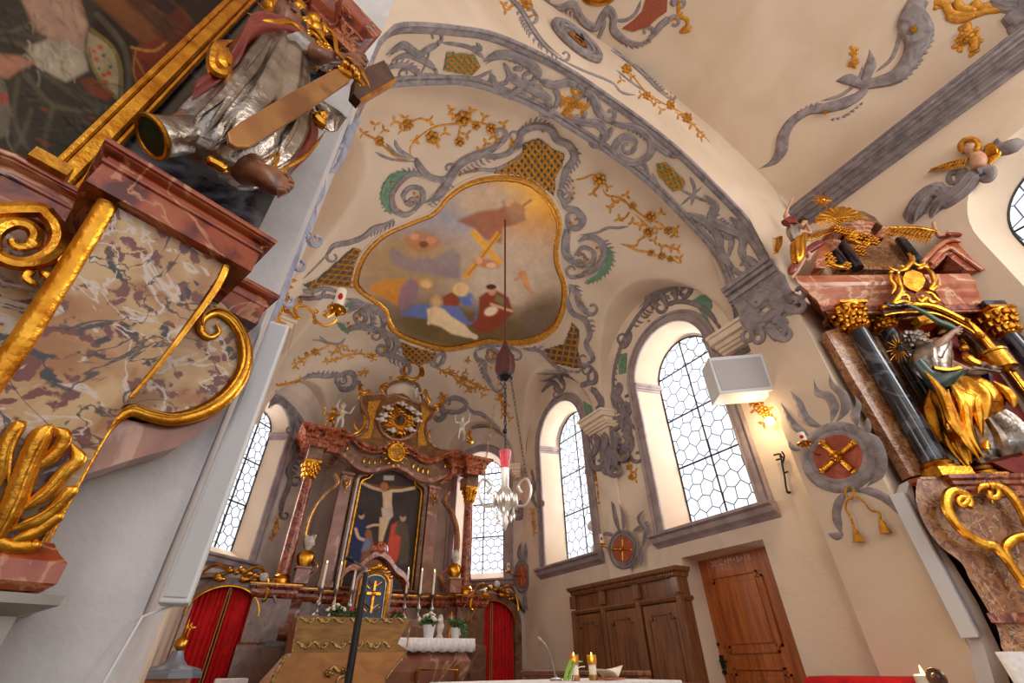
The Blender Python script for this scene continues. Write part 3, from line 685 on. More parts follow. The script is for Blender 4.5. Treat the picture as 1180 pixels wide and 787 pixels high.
# ---- grey rocaille round the fresco
stucco('rocaille', 'grey shell scroll with green fan at upper left of the fresco', 'stucco ornament', VAULT, TA,
    [([(470, 255), (430, 245), (395, 268), (372, 305), (378, 345), (410, 362), (440, 345)], 5), ([(440, 345), (460, 320), (455, 290), (425, 285), (405, 305), (412, 328)], 4), ([(380, 375), (350, 392), (320, 400), (290, 425), (250, 440), (205, 450), (190, 470)], 4.5),
     ([(205, 455), (175, 490), (120, 545)], 3), ([(465, 330), (500, 310), (525, 280), (545, 245), (570, 215), (610, 195), (650, 180), (690, 150)], 6.5), ([(440, 200), (450, 225), (480, 255), (520, 262), (545, 250)], 5), ([(380, 150), (395, 180), (440, 205)], 2.5), ([(325, 185), (370, 205), (440, 212)], 2), ([(355, 160), (385, 190), (420, 205)], 2)],
    [([(455, 250), (405, 258), (362, 305), (365, 352)], 12, 1, 4, 1.4, .2), ([(385, 378), (330, 395), (290, 420)], 9, -1, 4), ([(470, 335), (520, 300), (545, 270)], 10, 1, 4, 1.3), ([(560, 245), (610, 212), (680, 190)], 8, 1, 4)],
    [(378, 285), (370, 305), (378, 325), (395, 350), (435, 300), (445, 310), (430, 325), (585, 240), (600, 238), (615, 235), (370, 268), (565, 248)])
mb = MB(); patch(mb, VAULT, Z(*TA, [(441, 240), (400, 238), (370, 246), (347, 275), (340, 305), (346, 335), (368, 360), (380, 348), (366, 320), (370, 290), (390, 262), (438, 250)]), .02); build('green_shell_fan', mb, GREEN, label='green fluted fan behind the grey shell left of the fresco', cat='stucco ornament')
stucco('rocaille', 'grey scroll framing the chevron lattice at the top of the fresco', 'stucco ornament', VAULT, TA,
    [([(690, 195), (735, 165), (740, 130), (780, 112), (822, 120), (842, 150), (875, 165), (890, 200), (868, 235), (855, 275), (848, 300)], 5.5), ([(560, 250), (620, 235), (665, 235), (720, 210), (748, 180)], 3), ([(640, 200), (700, 190), (730, 150)], 4)],
    [([(735, 145), (780, 108), (825, 118)], 9, -1, 4), ([(860, 165), (892, 200), (868, 245)], 8, -1, 4), ([(868, 245), (850, 300)], 9, -1, 4)], [(715, 160), (722, 172), (800, 125), (884, 180), (885, 265), (888, 285), (890, 300), (886, 315)])
stucco('rocaille', 'grey shell scrolls along the right edge of the fresco', 'stucco ornament', VAULT, TA,
    [([(850, 300), (865, 340), (895, 350), (915, 375), (900, 400), (875, 395), (870, 375)], 5), ([(870, 400), (865, 440), (870, 480), (895, 500)], 6), ([(900, 440), (930, 425), (965, 440), (975, 475), (955, 510), (920, 530), (890, 540)], 5), ([(890, 480), (915, 455), (945, 470), (940, 500), (910, 512)], 3.5), ([(875, 560), (895, 580), (905, 615), (925, 640)], 5), ([(880, 570), (870, 600), (885, 640), (920, 660), (935, 700), (925, 730), (945, 770), (930, 785)], 4.5), ([(905, 420), (950, 415), (985, 400), (1015, 400), (1045, 395)], 2)],
    [([(968, 435), (985, 480), (960, 525), (920, 550)], 11, -1, 4, 1.4, .2), ([(870, 340), (855, 300)], 9, 1, 4), ([(905, 620), (930, 660), (940, 700)], 7, -1, 4), ([(880, 560), (900, 600)], 9, -1, 4)],
    [(905, 470), (918, 480), (930, 488), (915, 500), (955, 455), (965, 480), (955, 500), (935, 520), (895, 375), (882, 385), (895, 595), (905, 600), (915, 612)])
mb = MB(); patch(mb, VAULT, Z(640, 180, 5.62, [(300, 580), (350, 590), (378, 640), (370, 700), (340, 750), (280, 800), (200, 830), (195, 810), (265, 765), (320, 700), (330, 640), (300, 600)]), .02); build('green_shell_fan', mb, GREEN, label='green fluted fan behind the grey shell right of the fresco', cat='stucco ornament')
stucco('rocaille', 'grey ribbed curls under the right lattice of the fresco', 'stucco ornament', VAULT, (480, 370, 5.62),
    [([(640, 150), (720, 180), (790, 190), (840, 230), (900, 290), (960, 320), (1040, 330)], 3.2), ([(380, 190), (440, 160), (520, 150), (600, 165), (660, 190)], 4), ([(380, 190), (390, 240), (440, 270), (440, 330), (470, 390), (500, 440)], 4), ([(450, 190), (490, 180), (530, 200), (530, 240), (490, 260), (455, 240), (460, 205)], 3.2), ([(770, 340), (830, 340), (900, 345), (850, 380), (790, 385)], 2.6), ([(480, 260), (540, 250), (600, 230)], 3)],
    [([(380, 200), (430, 280), (450, 380)], 6, 1, 4), ([(660, 160), (760, 175), (840, 220)], 8, -1, 4)], [(480, 190), (500, 200), (515, 215), (500, 235), (475, 235), (462, 220), (485, 300), (520, 290)])
stucco('rocaille', 'grey ribbed curls at the lower left corner of the fresco', 'stucco ornament', VAULT, (320, 300, 5.62),
    [([(440, 250), (500, 260), (560, 290), (620, 300), (680, 350), (690, 400), (680, 440)], 5), ([(440, 450), (500, 430), (580, 430), (640, 440)], 5), ([(500, 350), (540, 330), (570, 360), (560, 400), (520, 400), (500, 380)], 3.5), ([(450, 340), (480, 310), (540, 300), (600, 330), (620, 380), (600, 430)], 4), ([(620, 470), (650, 450), (720, 470), (770, 520), (760, 580), (700, 610)], 5), ([(660, 480), (700, 500), (720, 550), (700, 590)], 3.5), ([(700, 620), (760, 620), (820, 650), (850, 680)], 4.5), ([(220, 515), (280, 520), (340, 545)], 1.5), ([(270, 490), (320, 530), (400, 540), (440, 500)], 2), ([(160, 190), (200, 200), (300, 180), (380, 200)], 3.5), ([(110, 230), (200, 245), (290, 230), (370, 235)], 3.5), ([(300, 190), (290, 230)], 4)],
    [([(580, 340), (640, 350), (680, 380)], 13, -1, 3.5), ([(740, 480), (790, 540), (770, 600)], 7, -1, 4), ([(720, 620), (850, 660)], 9, 1, 4)], [(510, 370), (530, 350), (545, 400), (455, 400), (470, 430), (540, 310), (690, 460), (715, 490), (740, 500), (590, 465), (690, 560), (695, 580)])
mb = MB(); patch(mb, VAULT, Z(320, 300, 5.62, [(380, 400), (420, 405), (465, 455), (455, 475), (410, 450)]), .02); patch(mb, VAULT, Z(320, 300, 5.62, [(435, 280), (480, 275), (515, 292), (490, 302), (440, 300)]), .02)
build('green_shell_fan', mb, GREEN, label='small green shell pieces at the lower left corner of the fresco', cat='stucco ornament')
stucco('rocaille', 'dark grey ornament between lattice and window two corbel', 'stucco ornament', VAULT, (640, 420, 5.62),
    [([(0, 40), (60, 50), (110, 100), (170, 130), (210, 120), (260, 110), (265, 60), (235, 20)], 4), ([(215, 120), (215, 60), (240, 30)], 3), ([(230, 150), (270, 190), (300, 250), (290, 290)], 5), ([(280, 200), (320, 260)], 4)], [([(60, 50), (120, 110), (200, 130)], 6, 1, 4)], [], mt=STUD)
stucco('rocaille', 'grey oval ring and wavy band on vault above the altar gable right', 'stucco ornament', VAULT, (480, 370, 5.62),
    [([(170, 540), (200, 510), (260, 495), (320, 530), (310, 570), (250, 590), (190, 580), (170, 550)], 3.5), ([(320, 540), (370, 590), (420, 600), (470, 640), (520, 690), (560, 740)], 3), ([(160, 570), (180, 610), (140, 640), (110, 600)], 4), ([(350, 700), (420, 680), (480, 700)], 5), ([(10, 290), (80, 260), (150, 290)], 2.5), ([(110, 270), (130, 220), (180, 210), (170, 260), (140, 290)], 3.5)],
    [([(190, 510), (260, 490), (320, 520)], 5, 1, 4), ([(380, 600), (470, 650)], 5, -1, 4)], [(330, 250), (335, 265)])
stucco('rocaille', 'grey oval ring and wavy band on vault above the left altar figures', 'stucco ornament', VAULT, (320, 300, 5.62),
    [([(150, 770), (230, 745), (320, 750), (380, 740), (420, 745)], 3.5), ([(380, 770), (420, 735), (480, 730), (500, 780), (470, 830), (410, 830), (380, 790)], 4), ([(500, 780), (540, 800)], 3), ([(-20, 850), (60, 810), (150, 775)], 3)], [([(170, 760), (320, 745), (400, 740)], 6, -1, 4)])
# ---- gilded branches on the vault
branch('gilded rose branch arching above upper left of the fresco', VAULT, TA,
    [[(430, 205), (425, 172), (450, 142), (500, 112), (560, 105), (610, 100), (660, 115), (700, 135), (728, 168)], [(430, 205), (385, 198), (352, 170), (320, 145), (290, 132)], [(500, 112), (455, 90), (415, 105), (380, 100)], [(570, 105), (562, 145), (572, 165)], [(575, 100), (545, 80), (540, 65)]],
    [(487, 142, 22), (575, 88, 26), (335, 152, 17), (418, 105, 18), (612, 110, 14), (655, 118, 18), (565, 155, 16)], [(380, 98), (408, 88), (400, 122), (480, 95), (540, 65), (548, 82), (600, 68), (635, 85), (690, 105), (715, 155), (525, 130), (500, 160), (325, 108), (350, 122), (290, 130), (670, 150), (660, 140), (640, 160), (585, 135), (440, 150), (625, 180)], lf=22)
branch('gilded rose branch hanging right of the fresco towards the arch', VAULT, (640, 180, 5.62),
    [[(130, 152), (180, 145), (240, 120), (290, 150)], [(300, 190), (330, 250), (420, 270), (480, 320), (520, 350), (570, 390), (620, 410), (680, 440), (730, 480), (790, 520)], [(510, 370), (560, 420), (600, 470), (590, 510), (540, 545), (520, 580), (450, 575), (415, 565)], [(440, 572), (530, 610), (600, 620), (650, 640), (720, 650), (760, 670), (815, 702)], [(480, 320), (430, 285), (380, 300), (350, 335)], [(480, 360), (450, 400), (410, 405)], [(290, 190), (260, 220), (245, 245)]],
    [(285, 150, 50), (500, 320, 30), (615, 390, 42), (605, 490, 42), (730, 480, 32), (620, 625, 28), (690, 645, 30), (745, 665, 26)],
    [(245, 240), (340, 200), (355, 335), (460, 250), (410, 405), (500, 425), (685, 365), (780, 470), (770, 510), (660, 475), (640, 545), (690, 585), (745, 590), (790, 600), (805, 660), (380, 300), (550, 450)], lf=46)
branch('long gilded twig at lower left of the vault below the candle bracket', VAULT, (320, 300, 5.62),
    [[(90, 705), (130, 660), (190, 625), (250, 590), (300, 565), (350, 545), (390, 560)], [(300, 660), (370, 640), (440, 620), (520, 600), (600, 620), (690, 620)], [(350, 610), (400, 570), (430, 545)]],
    [(240, 590, 30), (185, 605, 18), (610, 615, 24)], [(110, 660), (150, 640), (120, 690), (170, 660), (260, 600), (350, 600), (390, 575), (430, 560), (370, 640), (330, 655), (420, 615), (470, 625), (500, 590), (540, 600), (580, 620), (620, 640), (380, 590), (450, 575), (640, 600), (310, 650)], lf=34)
branch('gilded rose branch on the vault right of the altar gable', VAULT, (480, 370, 5.62),
    [[(110, 300), (170, 320), (230, 350), (300, 370), (360, 400), (420, 430), (500, 450)], [(240, 360), (280, 400), (340, 430), (360, 470)]],
    [(310, 375, 34), (230, 330, 22), (345, 435, 22), (390, 415, 24)], [(160, 320), (190, 340), (210, 310), (260, 340), (320, 330), (290, 410), (330, 450), (380, 440), (420, 430), (450, 440), (430, 480), (270, 390), (360, 390), (335, 250)], lf=34)
branch('short gilded leaf spray beside the lamp chain', VAULT, (480, 370, 5.62), [[(530, 460), (550, 520), (570, 580), (610, 640)]], [(555, 480, 20), (560, 530, 20)], [(540, 470), (545, 510), (585, 540), (560, 560), (580, 590), (560, 610), (605, 630), (530, 500)], lf=36)
branch('small gilded flame leaf on the vault left of the altar gable', VAULT, (320, 300, 5.62), [[(490, 755), (530, 740), (595, 712)], [(-10, 810), (60, 800), (150, 770)]], [], [(510, 745), (540, 730), (570, 735), (560, 715), (140, 770), (60, 800), (10, 810)], lf=34)
branch('small gilded flame above the right oval ring', VAULT, (480, 370, 5.62), [[(150, 520), (170, 490), (160, 460)]], [], [(165, 480), (185, 490), (160, 500), (185, 515)], lf=36)
branch('gilded drop of leaves above the right cartouche window edge', VAULT, (480, 370, 5.62), [[(510, 680), (540, 720), (575, 780)]], [], [(520, 700), (545, 740), (560, 770)], lf=30)
# ---- stucco on the underside of the chancel arch
def archpt(s, y):
    i = int(s); i = min(i, len(ARCH)-2); f = s-i; a, b = ARCH[i], ARCH[i+1]; p = a+(b-a)*f; t = (b-a)/(np.linalg.norm(b-a)+1e-9)
    return V3(p[0], y, p[1]), V3(-t[1], 0, t[0])*1.0
def archband(name, y, w, h, n, i0=3, i1=None):
    mb = MB(); pts, nn = [], []
    for i in range(i0, (i1 or len(ARCH)-3)):
        p, q = archpt(i, y); 
        if (V3(XM, 0, 3)-V3(p[0], 0, p[2]))@q < 0: q = -q
        pts.append(p); nn.append(q)
    mb.strip(pts, nn, w, h, 8); struct(name, mb, STUC)
archband('trim_12', Y1+.06, .045, .02, 0); archband('trim_13', Y1+.02, .02, .03, 0); archband('trim_14', Y2-.05, .035, .03, 0); archband('trim_15', Y2-.11, .02, .02, 0)
T4 = (400, 0, 2.36)
stucco('arch_scrollwork', 'grey scrollwork on the chancel arch left of the green lattice', 'stucco ornament', SOF, T4,
    [([(95, 190), (130, 178), (170, 182), (195, 205), (180, 225), (150, 215)], 4), ([(105, 150), (150, 122), (190, 148), (215, 135), (250, 115)], 5), ([(120, 165), (160, 150), (205, 165), (240, 190)], 3.5), ([(225, 130), (215, 170), (200, 200)], 2), ([(190, 140), (240, 180)], 1.5), ([(255, 115), (330, 128), (375, 160)], 2.5), ([(200, 198), (330, 215), (395, 190)], 2.5), ([(340, 125), (365, 135), (350, 115)], 2.5)], [([(110, 145), (160, 118), (200, 140)], 6, 1, 4), ([(100, 185), (160, 175), (200, 205)], 6, -1, 4)])
stucco('arch_scrollwork', 'grey scrollwork on the chancel arch between green lattice and gold star', 'stucco ornament', SOF, T4,
    [([(370, 168), (400, 152), (440, 150), (485, 168), (520, 200), (508, 218)], 6), ([(388, 195), (408, 238), (440, 256), (475, 238), (512, 235)], 5), ([(435, 190), (455, 215), (485, 235), (540, 265), (555, 300)], 5.5), ([(520, 215), (560, 232), (600, 224), (632, 236)], 5), ([(425, 170), (440, 200), (430, 225), (400, 230)], 3.5), ([(560, 235), (575, 265), (565, 295)], 4), ([(480, 205), (500, 195)], 3), ([(450, 185), (480, 190)], 3)],
    [([(420, 150), (480, 165), (520, 200)], 7, 1, 4), ([(400, 235), (450, 255), (510, 232)], 7, 1, 4), ([(560, 228), (625, 232)], 6, -1, 4)])
stucco('arch_scrollwork', 'grey scrollwork on the chancel arch between gold star and second lattice', 'stucco ornament', SOF, T4,
    [([(640, 245), (668, 262), (682, 300), (700, 322)], 5.5), ([(598, 320), (640, 332), (682, 338), (702, 368), (690, 392)], 5), ([(690, 320), (740, 338), (790, 350), (825, 380), (822, 420), (785, 442), (742, 432), (728, 398), (755, 372), (785, 385), (780, 405)], 5), ([(698, 380), (728, 418), (768, 436), (808, 448), (820, 480), (860, 530)], 3), ([(822, 382), (850, 402), (885, 425)], 4), ([(720, 345), (710, 375)], 3.5), ([(650, 300), (640, 325)], 3.5)],
    [([(700, 322), (780, 345), (825, 385)], 7, 1, 4), ([(640, 240), (680, 290)], 6, 1, 4), ([(740, 430), (800, 440)], 5, 1, 4)])
stucco('arch_scrollwork', 'grey scrollwork on the chancel arch between second lattice and pier', 'stucco ornament', SOF, T4,
    [([(932, 480), (945, 515), (935, 560)], 2.2), ([(905, 515), (980, 550)], 1.8), ([(905, 560), (965, 508)], 1.5), ([(970, 530), (1000, 560), (990, 598), (1032, 622), (1075, 645), (1075, 690), (1100, 740)], 6), ([(918, 580), (970, 600), (1008, 640), (1018, 690), (1060, 740)], 5.5), ([(1040, 590), (1075, 622), (1110, 670), (1150, 740)], 4.5), ([(1020, 640), (1045, 650), (1040, 690)], 4), ([(1075, 700), (1110, 720), (1150, 780)], 5), ([(830, 470), (860, 530), (930, 590)], 2.5)],
    [([(975, 535), (1000, 590), (1070, 640)], 6, -1, 4), ([(960, 600), (1010, 640), (1030, 700)], 6, 1, 4)])
lat('green and gold diamond lattice at upper left of the chancel arch', SOF, Z(*T4, [(270, 140), (345, 147), (362, 180), (337, 203), (262, 190)]), (.8, 2.35), 5.2, 1.3, GREEN)
lat('green and gold diamond lattice on the right of the chancel arch', SOF, Z(*T4, [(840, 445), (866, 440), (918, 490), (915, 512), (885, 520), (850, 480)]), (1.2, 2.9), 5.2, 1.3, GREEN)
branch('gilded star of leaves at the middle of the chancel arch band', SOF, T4, [[(580, 268), (615, 285), (652, 300)], [(630, 248), (615, 285), (600, 316)]], [(615, 285, 12)], [(590, 270), (640, 295), (628, 258), (604, 308), (630, 275), (600, 290)], lf=34, cat='gilded leaves', name='gilded_star')
# ---- clock and garlands on the arch wall towards the nave
cc = ARCHF(664, 49)[0]
def ringon(mb, c, r, w, h, nrm=V3(0, -1, 0), k=48):
    pts = [c+V3(r*cos(2*pi*i/k), 0, r*sin(2*pi*i/k)) for i in range(k)]; mb.strip(pts, [nrm]*k, w, h, 8, True)
clk = thing('wall_clock', 'oval looking clock with gilded face in grey rings over the arch', 'clock')
R0 = .36
mb = MB(); mb.lathe(cc, [(0, 0), (R0, 0), (R0, .03), (0, .03)], 40, R=np.array([[1, 0, 0], [0, 0, -1], [0, 1., 0]])); build('clock_disc', mb, STUD, clk)
mb = MB(); ringon(mb, cc+V3(0, -.03, 0), R0, .05, .05); ringon(mb, cc+V3(0, -.03, 0), R0*.72, .03, .035); build('stucco_ring', mb, STUC, clk)
mb = MB(); mb.lathe(cc, [(0, 0), (R0*.42, 0), (R0*.42, .05), (R0*.2, .06), (0, .06)], 24, R=np.array([[1, 0, 0], [0, 0, -1], [0, 1., 0]])); build('gilded_face', mb, GOLD, clk)
mb = MB(); mb.box(cc+V3(.05, -.08, .05), (.03, .012, .2)); mb.box(cc+V3(0, -.08, 0), (.13, .012, .03)); build('clock_hand', mb, IRON, clk)
T6 = (560, 0, 3.47)
stucco('rocaille', 'grey rocaille strips beside the clock above the arch', 'stucco ornament', ARCHF, T6,
    [([(60, -30), (130, 30), (180, 110), (230, 180), (300, 240)], 4), ([(150, 0), (200, 60)], 4), ([(300, 240), (380, 280), (500, 330), (540, 370), (600, 380)], 3), ([(500, 200), (560, 240), (620, 290), (680, 350), (730, 395)], 3.5), ([(520, 280), (580, 330), (640, 370)], 3)], [([(130, 40), (200, 150), (290, 230)], 7, 1, 4), ([(520, 200), (640, 300), (730, 390)], 5, -1, 3.5)])
branch('gilded garland trailing right of the clock above the arch', ARCHF, T6, [[(530, 260), (580, 300), (640, 370), (700, 410), (760, 440), (800, 470), (870, 545), (900, 575)]], [(560, 280, 24), (640, 385, 20), (735, 425, 20), (800, 475, 24)], [(540, 320), (580, 310), (620, 380), (660, 400), (700, 440), (770, 460), (820, 500), (850, 530), (860, 550), (680, 410), (740, 400)], lf=26, cat='gilded garland', name='gilded_garland')
branch('gilded garland trailing left of the clock above the arch', ARCHF, T6, [[(50, 0), (90, 30), (130, 10), (180, 50)]], [(160, 20, 26)], [(80, 40), (70, 20), (180, 40), (140, 0), (190, 60), (110, 10)], lf=26, cat='gilded garland', name='gilded_garland')
# ---- nave ceiling stucco
stucco('rocaille', 'grey scroll with red field at top edge of nave ceiling', 'stucco ornament', NAVE, T6,
    [([(210, -10), (260, 20), (300, 30), (350, 20), (370, 60), (400, 95), (440, 110), (470, 60), (490, 40), (510, 70), (510, 120), (560, 165), (620, 175), (660, 150)], 4.5), ([(510, 80), (560, 80), (600, 50), (620, 0)], 2), ([(660, 150), (700, 100), (740, 70)], 4), ([(740, 20), (760, 0)], 4), ([(480, 80), (460, 130), (440, 170)], 2.5), ([(250, 30), (240, -20)], 3)],
    [([(300, 30), (370, 60), (430, 110)], 6, 1, 4), ([(510, 120), (580, 170), (660, 155)], 7, 1, 4)])
mb = MB(); patch(mb, NAVE, Z(*T6, [(545, 112), (585, 85), (625, 45), (640, -5), (725, -5), (722, 45), (680, 75), (650, 105), (590, 125)]), .02); build('red_stucco_field', mb, mat('red_stucco', (170, 92, 66), .85, c2=(146, 74, 54), scale=60, bump=.5, bscale=90), label='speckled red stucco field at top of nave ceiling', cat='stucco panel')
branch('gilded curl at the end of the red ceiling scroll', NAVE, T6, [[(675, 150), (700, 105), (760, 70), (800, 75), (805, 100), (780, 125), (815, 120), (820, 100)], [(770, 60), (772, 10), (780, -20)]], [], [(770, 70), (780, 60)], w=2, lf=20, cat='gilded scroll', name='gilded_scroll')
mb = MB(); stroke(mb, NAVE, Z(*T6, [(380, -10), (420, 8), (470, 10), (520, -8)]), 3, n=5, taper=.2); build('gilded_scroll', mb, GOLD, label='gilded oval rim cut by the top edge of the ceiling', cat='gilded scroll')
T5 = (860, 0, 2.62)
stucco('ceiling_scroll', 'long grey S-shaped stucco scroll with two gold squares on the nave ceiling', 'stucco ornament', NAVE, T5,
    [([(35, 510), (80, 490), (105, 455), (112, 410), (140, 365), (190, 335), (245, 325), (300, 310), (350, 280), (360, 240), (375, 195), (372, 150)], [1.5, 4, 6.5, 6, 5, 4, 5.5, 6, 4, 4, 5, 3], .1), ([(270, 245), (310, 240), (350, 255), (410, 245), (460, 225), (500, 170), (520, 110), (500, 60), (510, 10), (525, -20)], [3, 5, 4, 6, 8, 8, 11, 11, 7, 5], .08), ([(225, 305), (290, 285), (340, 240), (350, 200)], 1.8), ([(390, 218), (440, 175), (462, 110), (465, 75)], 1.8), ([(230, 310), (220, 330)], 3), ([(540, 0), (530, 30)], 3)],
    [([(105, 420), (140, 370), (190, 330), (225, 315)], 6, -1, 5), ([(420, 250), (480, 225), (550, 130), (555, 90)], 6, 1, 5), ([(250, 360), (300, 345), (360, 300)], 3, 1, 5)], mt=STUC)
for lb, pts in (('small gold diamond set in the lower ceiling scroll', [(230, 335), (245, 330), (253, 338), (240, 346)]), ('gold square set in the upper ceiling scroll', [(492, 92), (506, 78), (519, 90), (505, 104)])):
    mb = MB(); patch(mb, shift(NAVE, .05), Z(*T5, pts), .06); build('gilded_lozenge', mb, GOLD, label=lb, cat='gilded lozenge')
branch('small gilded blossom finial beside the ceiling scroll', NAVE, T5, [[(325, 140), (325, 170), (330, 205)]], [(326, 188, 14)], [(325, 150), (325, 165), (320, 195)], lf=22)
branch('gilded wing-like scrolls at the top right of the nave ceiling', NAVE, T5, [[(565, 12), (600, 10), (620, 40), (680, 45), (740, 30), (800, 30)], [(600, 45), (640, 60), (665, 55), (700, 40)], [(630, 0), (650, 25), (700, 30)], [(690, 0), (700, 20), (760, 20)], [(665, 65), (665, 110), (645, 135)], [(665, 110), (690, 130), (685, 160)]], [(665, 110, 22)], [(640, 140), (660, 90), (690, 100), (685, 155), (695, 125), (580, 15), (650, 120)], w=3.2, lf=28, cat='gilded scroll', name='gilded_scroll')
stucco('ceiling_scroll', 'grey stucco shell at the top right corner of the ceiling', 'stucco ornament', NAVE, T5, [([(740, -5), (790, 15), (830, 10)], 6), ([(800, 30), (830, 70)], 8)], [([(790, 30), (840, 60)], 8, 1, 4)])
# ================================================================== SMALL FIGURES
def skinfig(name, J, E, m, parent=None, sub=2, **k):
    """one continuous body grown over a jointed skeleton: J = {joint: (position, radius)}"""
    names = list(J); me = bpy.data.meshes.new(name); me.from_pydata([tuple(float(c) for c in J[n][0]) for n in names], [(names.index(a), names.index(b)) for a, b in E], [])
    me.materials.append(m); o = bpy.data.objects.new(name, me); COL.objects.link(o)
    o.modifiers.new('skin', 'SKIN').use_smooth_shade = True
    if not me.skin_vertices: me.skin_vertices.new()
    for i, n in enumerate(names):
        r = J[n][1]; me.skin_vertices[0].data[i].radius = (r, r) if not hasattr(r, '__len__') else r
    me.skin_vertices[0].data[names.index('pelvis')].use_root = True
    s = o.modifiers.new('sub', 'SUBSURF'); s.levels = sub; s.render_levels = sub
    if parent is not None: o.parent = parent
    return tagp(o, **k)
BODY_E = [('pelvis', 'belly'), ('belly', 'chest'), ('chest', 'neck'), ('neck', 'jaw'), ('jaw', 'head'), ('head', 'crown')]
for s_ in 'lr': BODY_E += [('chest', s_+'shoulder'), (s_+'shoulder', s_+'elbow'), (s_+'elbow', s_+'wrist'), (s_+'wrist', s_+'hand'), ('pelvis', s_+'hip'), (s_+'hip', s_+'knee'), (s_+'knee', s_+'ankle'), (s_+'ankle', s_+'toe')]
def child_joints(f, h, la=(-.28, -.1, .62), ra=(.28, -.1, .62), lh=(-.32, -.2, .85), rh=(.32, -.2, .85), lk=(-.1, -.12, .3), rk=(.12, -.02, .26), lf=(-.1, .0, .02), rf=(.14, .06, .02), tilt=0):
    P = lambda x, y, z: f(x*h, y*h, z*h); R = lambda r: r*h
    return {'pelvis': (P(0, 0, .42), R(.10)), 'belly': (P(0, -.02, .52), R(.105)), 'chest': (P(0, 0, .64), R(.10)), 'neck': (P(tilt*.3, 0, .74), R(.045)), 'jaw': (P(tilt*.6, -.02, .79), R(.075)), 'head': (P(tilt, -.01, .87), R(.10)), 'crown': (P(tilt*1.2, 0, .95), R(.06)),
            'lshoulder': (P(-.12, 0, .67), R(.048)), 'lelbow': (P(*la), R(.04)), 'lwrist': (P(*lh), R(.028)), 'lhand': (P(lh[0]*1.08, lh[1]*1.2, lh[2]+.04), R(.03)),
            'rshoulder': (P(.12, 0, .67), R(.048)), 'relbow': (P(*ra), R(.04)), 'rwrist': (P(*rh), R(.028)), 'rhand': (P(rh[0]*1.08, rh[1]*1.2, rh[2]+.04), R(.03)),
            'lhip': (P(-.07, 0, .40), R(.075)), 'lknee': (P(*lk), R(.055)), 'lankle': (P(*lf), R(.035)), 'ltoe': (P(lf[0], lf[1]-.08, lf[2]-.01), R(.03)),
            'rhip': (P(.07, 0, .40), R(.075)), 'rknee': (P(*rk), R(.055)), 'rankle': (P(*rf), R(.035)), 'rtoe': (P(rf[0], rf[1]-.08, rf[2]-.01), R(.03))}
def face(f, h, parent, tilt=0, hair=HAIR):
    """curly hair cap, nose, eyes and mouth on a figure's head"""
    rnd = random.Random(int(h*1000)); mb = MB()
    for i in range(26):
        a = rnd.uniform(0, 2*pi); e = rnd.uniform(.25, 1.2); d = V3(cos(a)*cos(e), sin(a)*cos(e)*1.0, sin(e))
        if d[1] < -.55 and d[2] < .62: continue
        mb.blob(f(tilt*h+d[0]*.095*h, d[1]*.095*h, .885*h+d[2]*.09*h), (.032*h,)*3, n=6, m=4)
    build('hair', mb, hair, parent)
    mb = MB(); mb.blob(f(tilt*h, -.115*h, .86*h), (.014*h, .02*h, .018*h), n=6, m=4); build('nose', mb, parent.data.materials[0], parent)
    mb = MB()
    for s in (-1, 1): mb.blob(f((tilt+s*.035)*h, -.097*h, .885*h), (.012*h, .008*h, .008*h), n=6, m=4)
    build('eyes', mb, IRON, parent)
def loft(mb, rows, n=24, folds=7, amp=.12, ph=0, tw=.25):
    """draped cloth: rows = (centre, x axis, y axis); deep folds run down the cloth"""
    rs = []
    for i, (c, ax, ay) in enumerate(rows):
        q = []
        for j in range(n):
            a = 2*pi*j/n; k = 1+amp*sin(folds*a+ph+i*tw)+amp*.5*sin((folds*2-3)*a+ph*2-i*tw*1.4); q.append(c+k*(cos(a)*ax+sin(a)*ay))
        rs.append(q)
    return mb.rings(rs)
def drape(mb, S, rows, depth=.6, n=28, folds=6, amp=.1, ph=0, tw=.3, push=0):
    """cloth lofted between left and right outline points lying in a surface plane"""
    R = []
    for r in rows:
        a, nn = S(r[0], r[1]); b, _ = S(r[2], r[3]); d = r[4] if len(r) > 4 else depth
        ax = (b-a)/2; R.append(((a+b)/2+nn*push, ax, nn*np.linalg.norm(ax)*d))
    P = crom([np.concatenate(t) for t in R], 4); return loft(mb, [(p[:3], p[3:6], p[6:]) for p in P], n, folds, amp, ph, tw/4)
def wing(mb, S, root, tip, w, side=1, rows=5, push=0):
    """feathered wing: overlapping long feathers from the leading edge"""
    r, t = V3(*root), V3(*tip); d = t-r; L = np.linalg.norm(d); d /= L; nn = V3(-d[1], d[0])*side
    Sf = shift(S, push)
    stroke(mb, Sf, [r, r+d*L*.4-nn*w*.15, r+d*L*.8-nn*w*.05, t], [w*.14, w*.13, w*.08, w*.03], n=5)
    for k in range(rows*3):
        u = (k+.5)/(rows*3); p = r+d*L*u*.95; q = p+nn*w*(1-u*.55)+d*L*.18; stroke(mb, Sf, [p, (p+q)/2+d*w*.05, q], [w*.05, w*.09, w*.03], n=3, ns=6, hk=.5)
    for k in range(rows*2):
        u = (k+.5)/(rows*2); p = r+d*L*u*.85; q = p+nn*w*(.5-u*.2)+d*L*.1; stroke(mb, shift(S, push+.012), [p, (p+q)/2, q], [w*.05, w*.08, w*.04], n=3, ns=6, hk=.5)
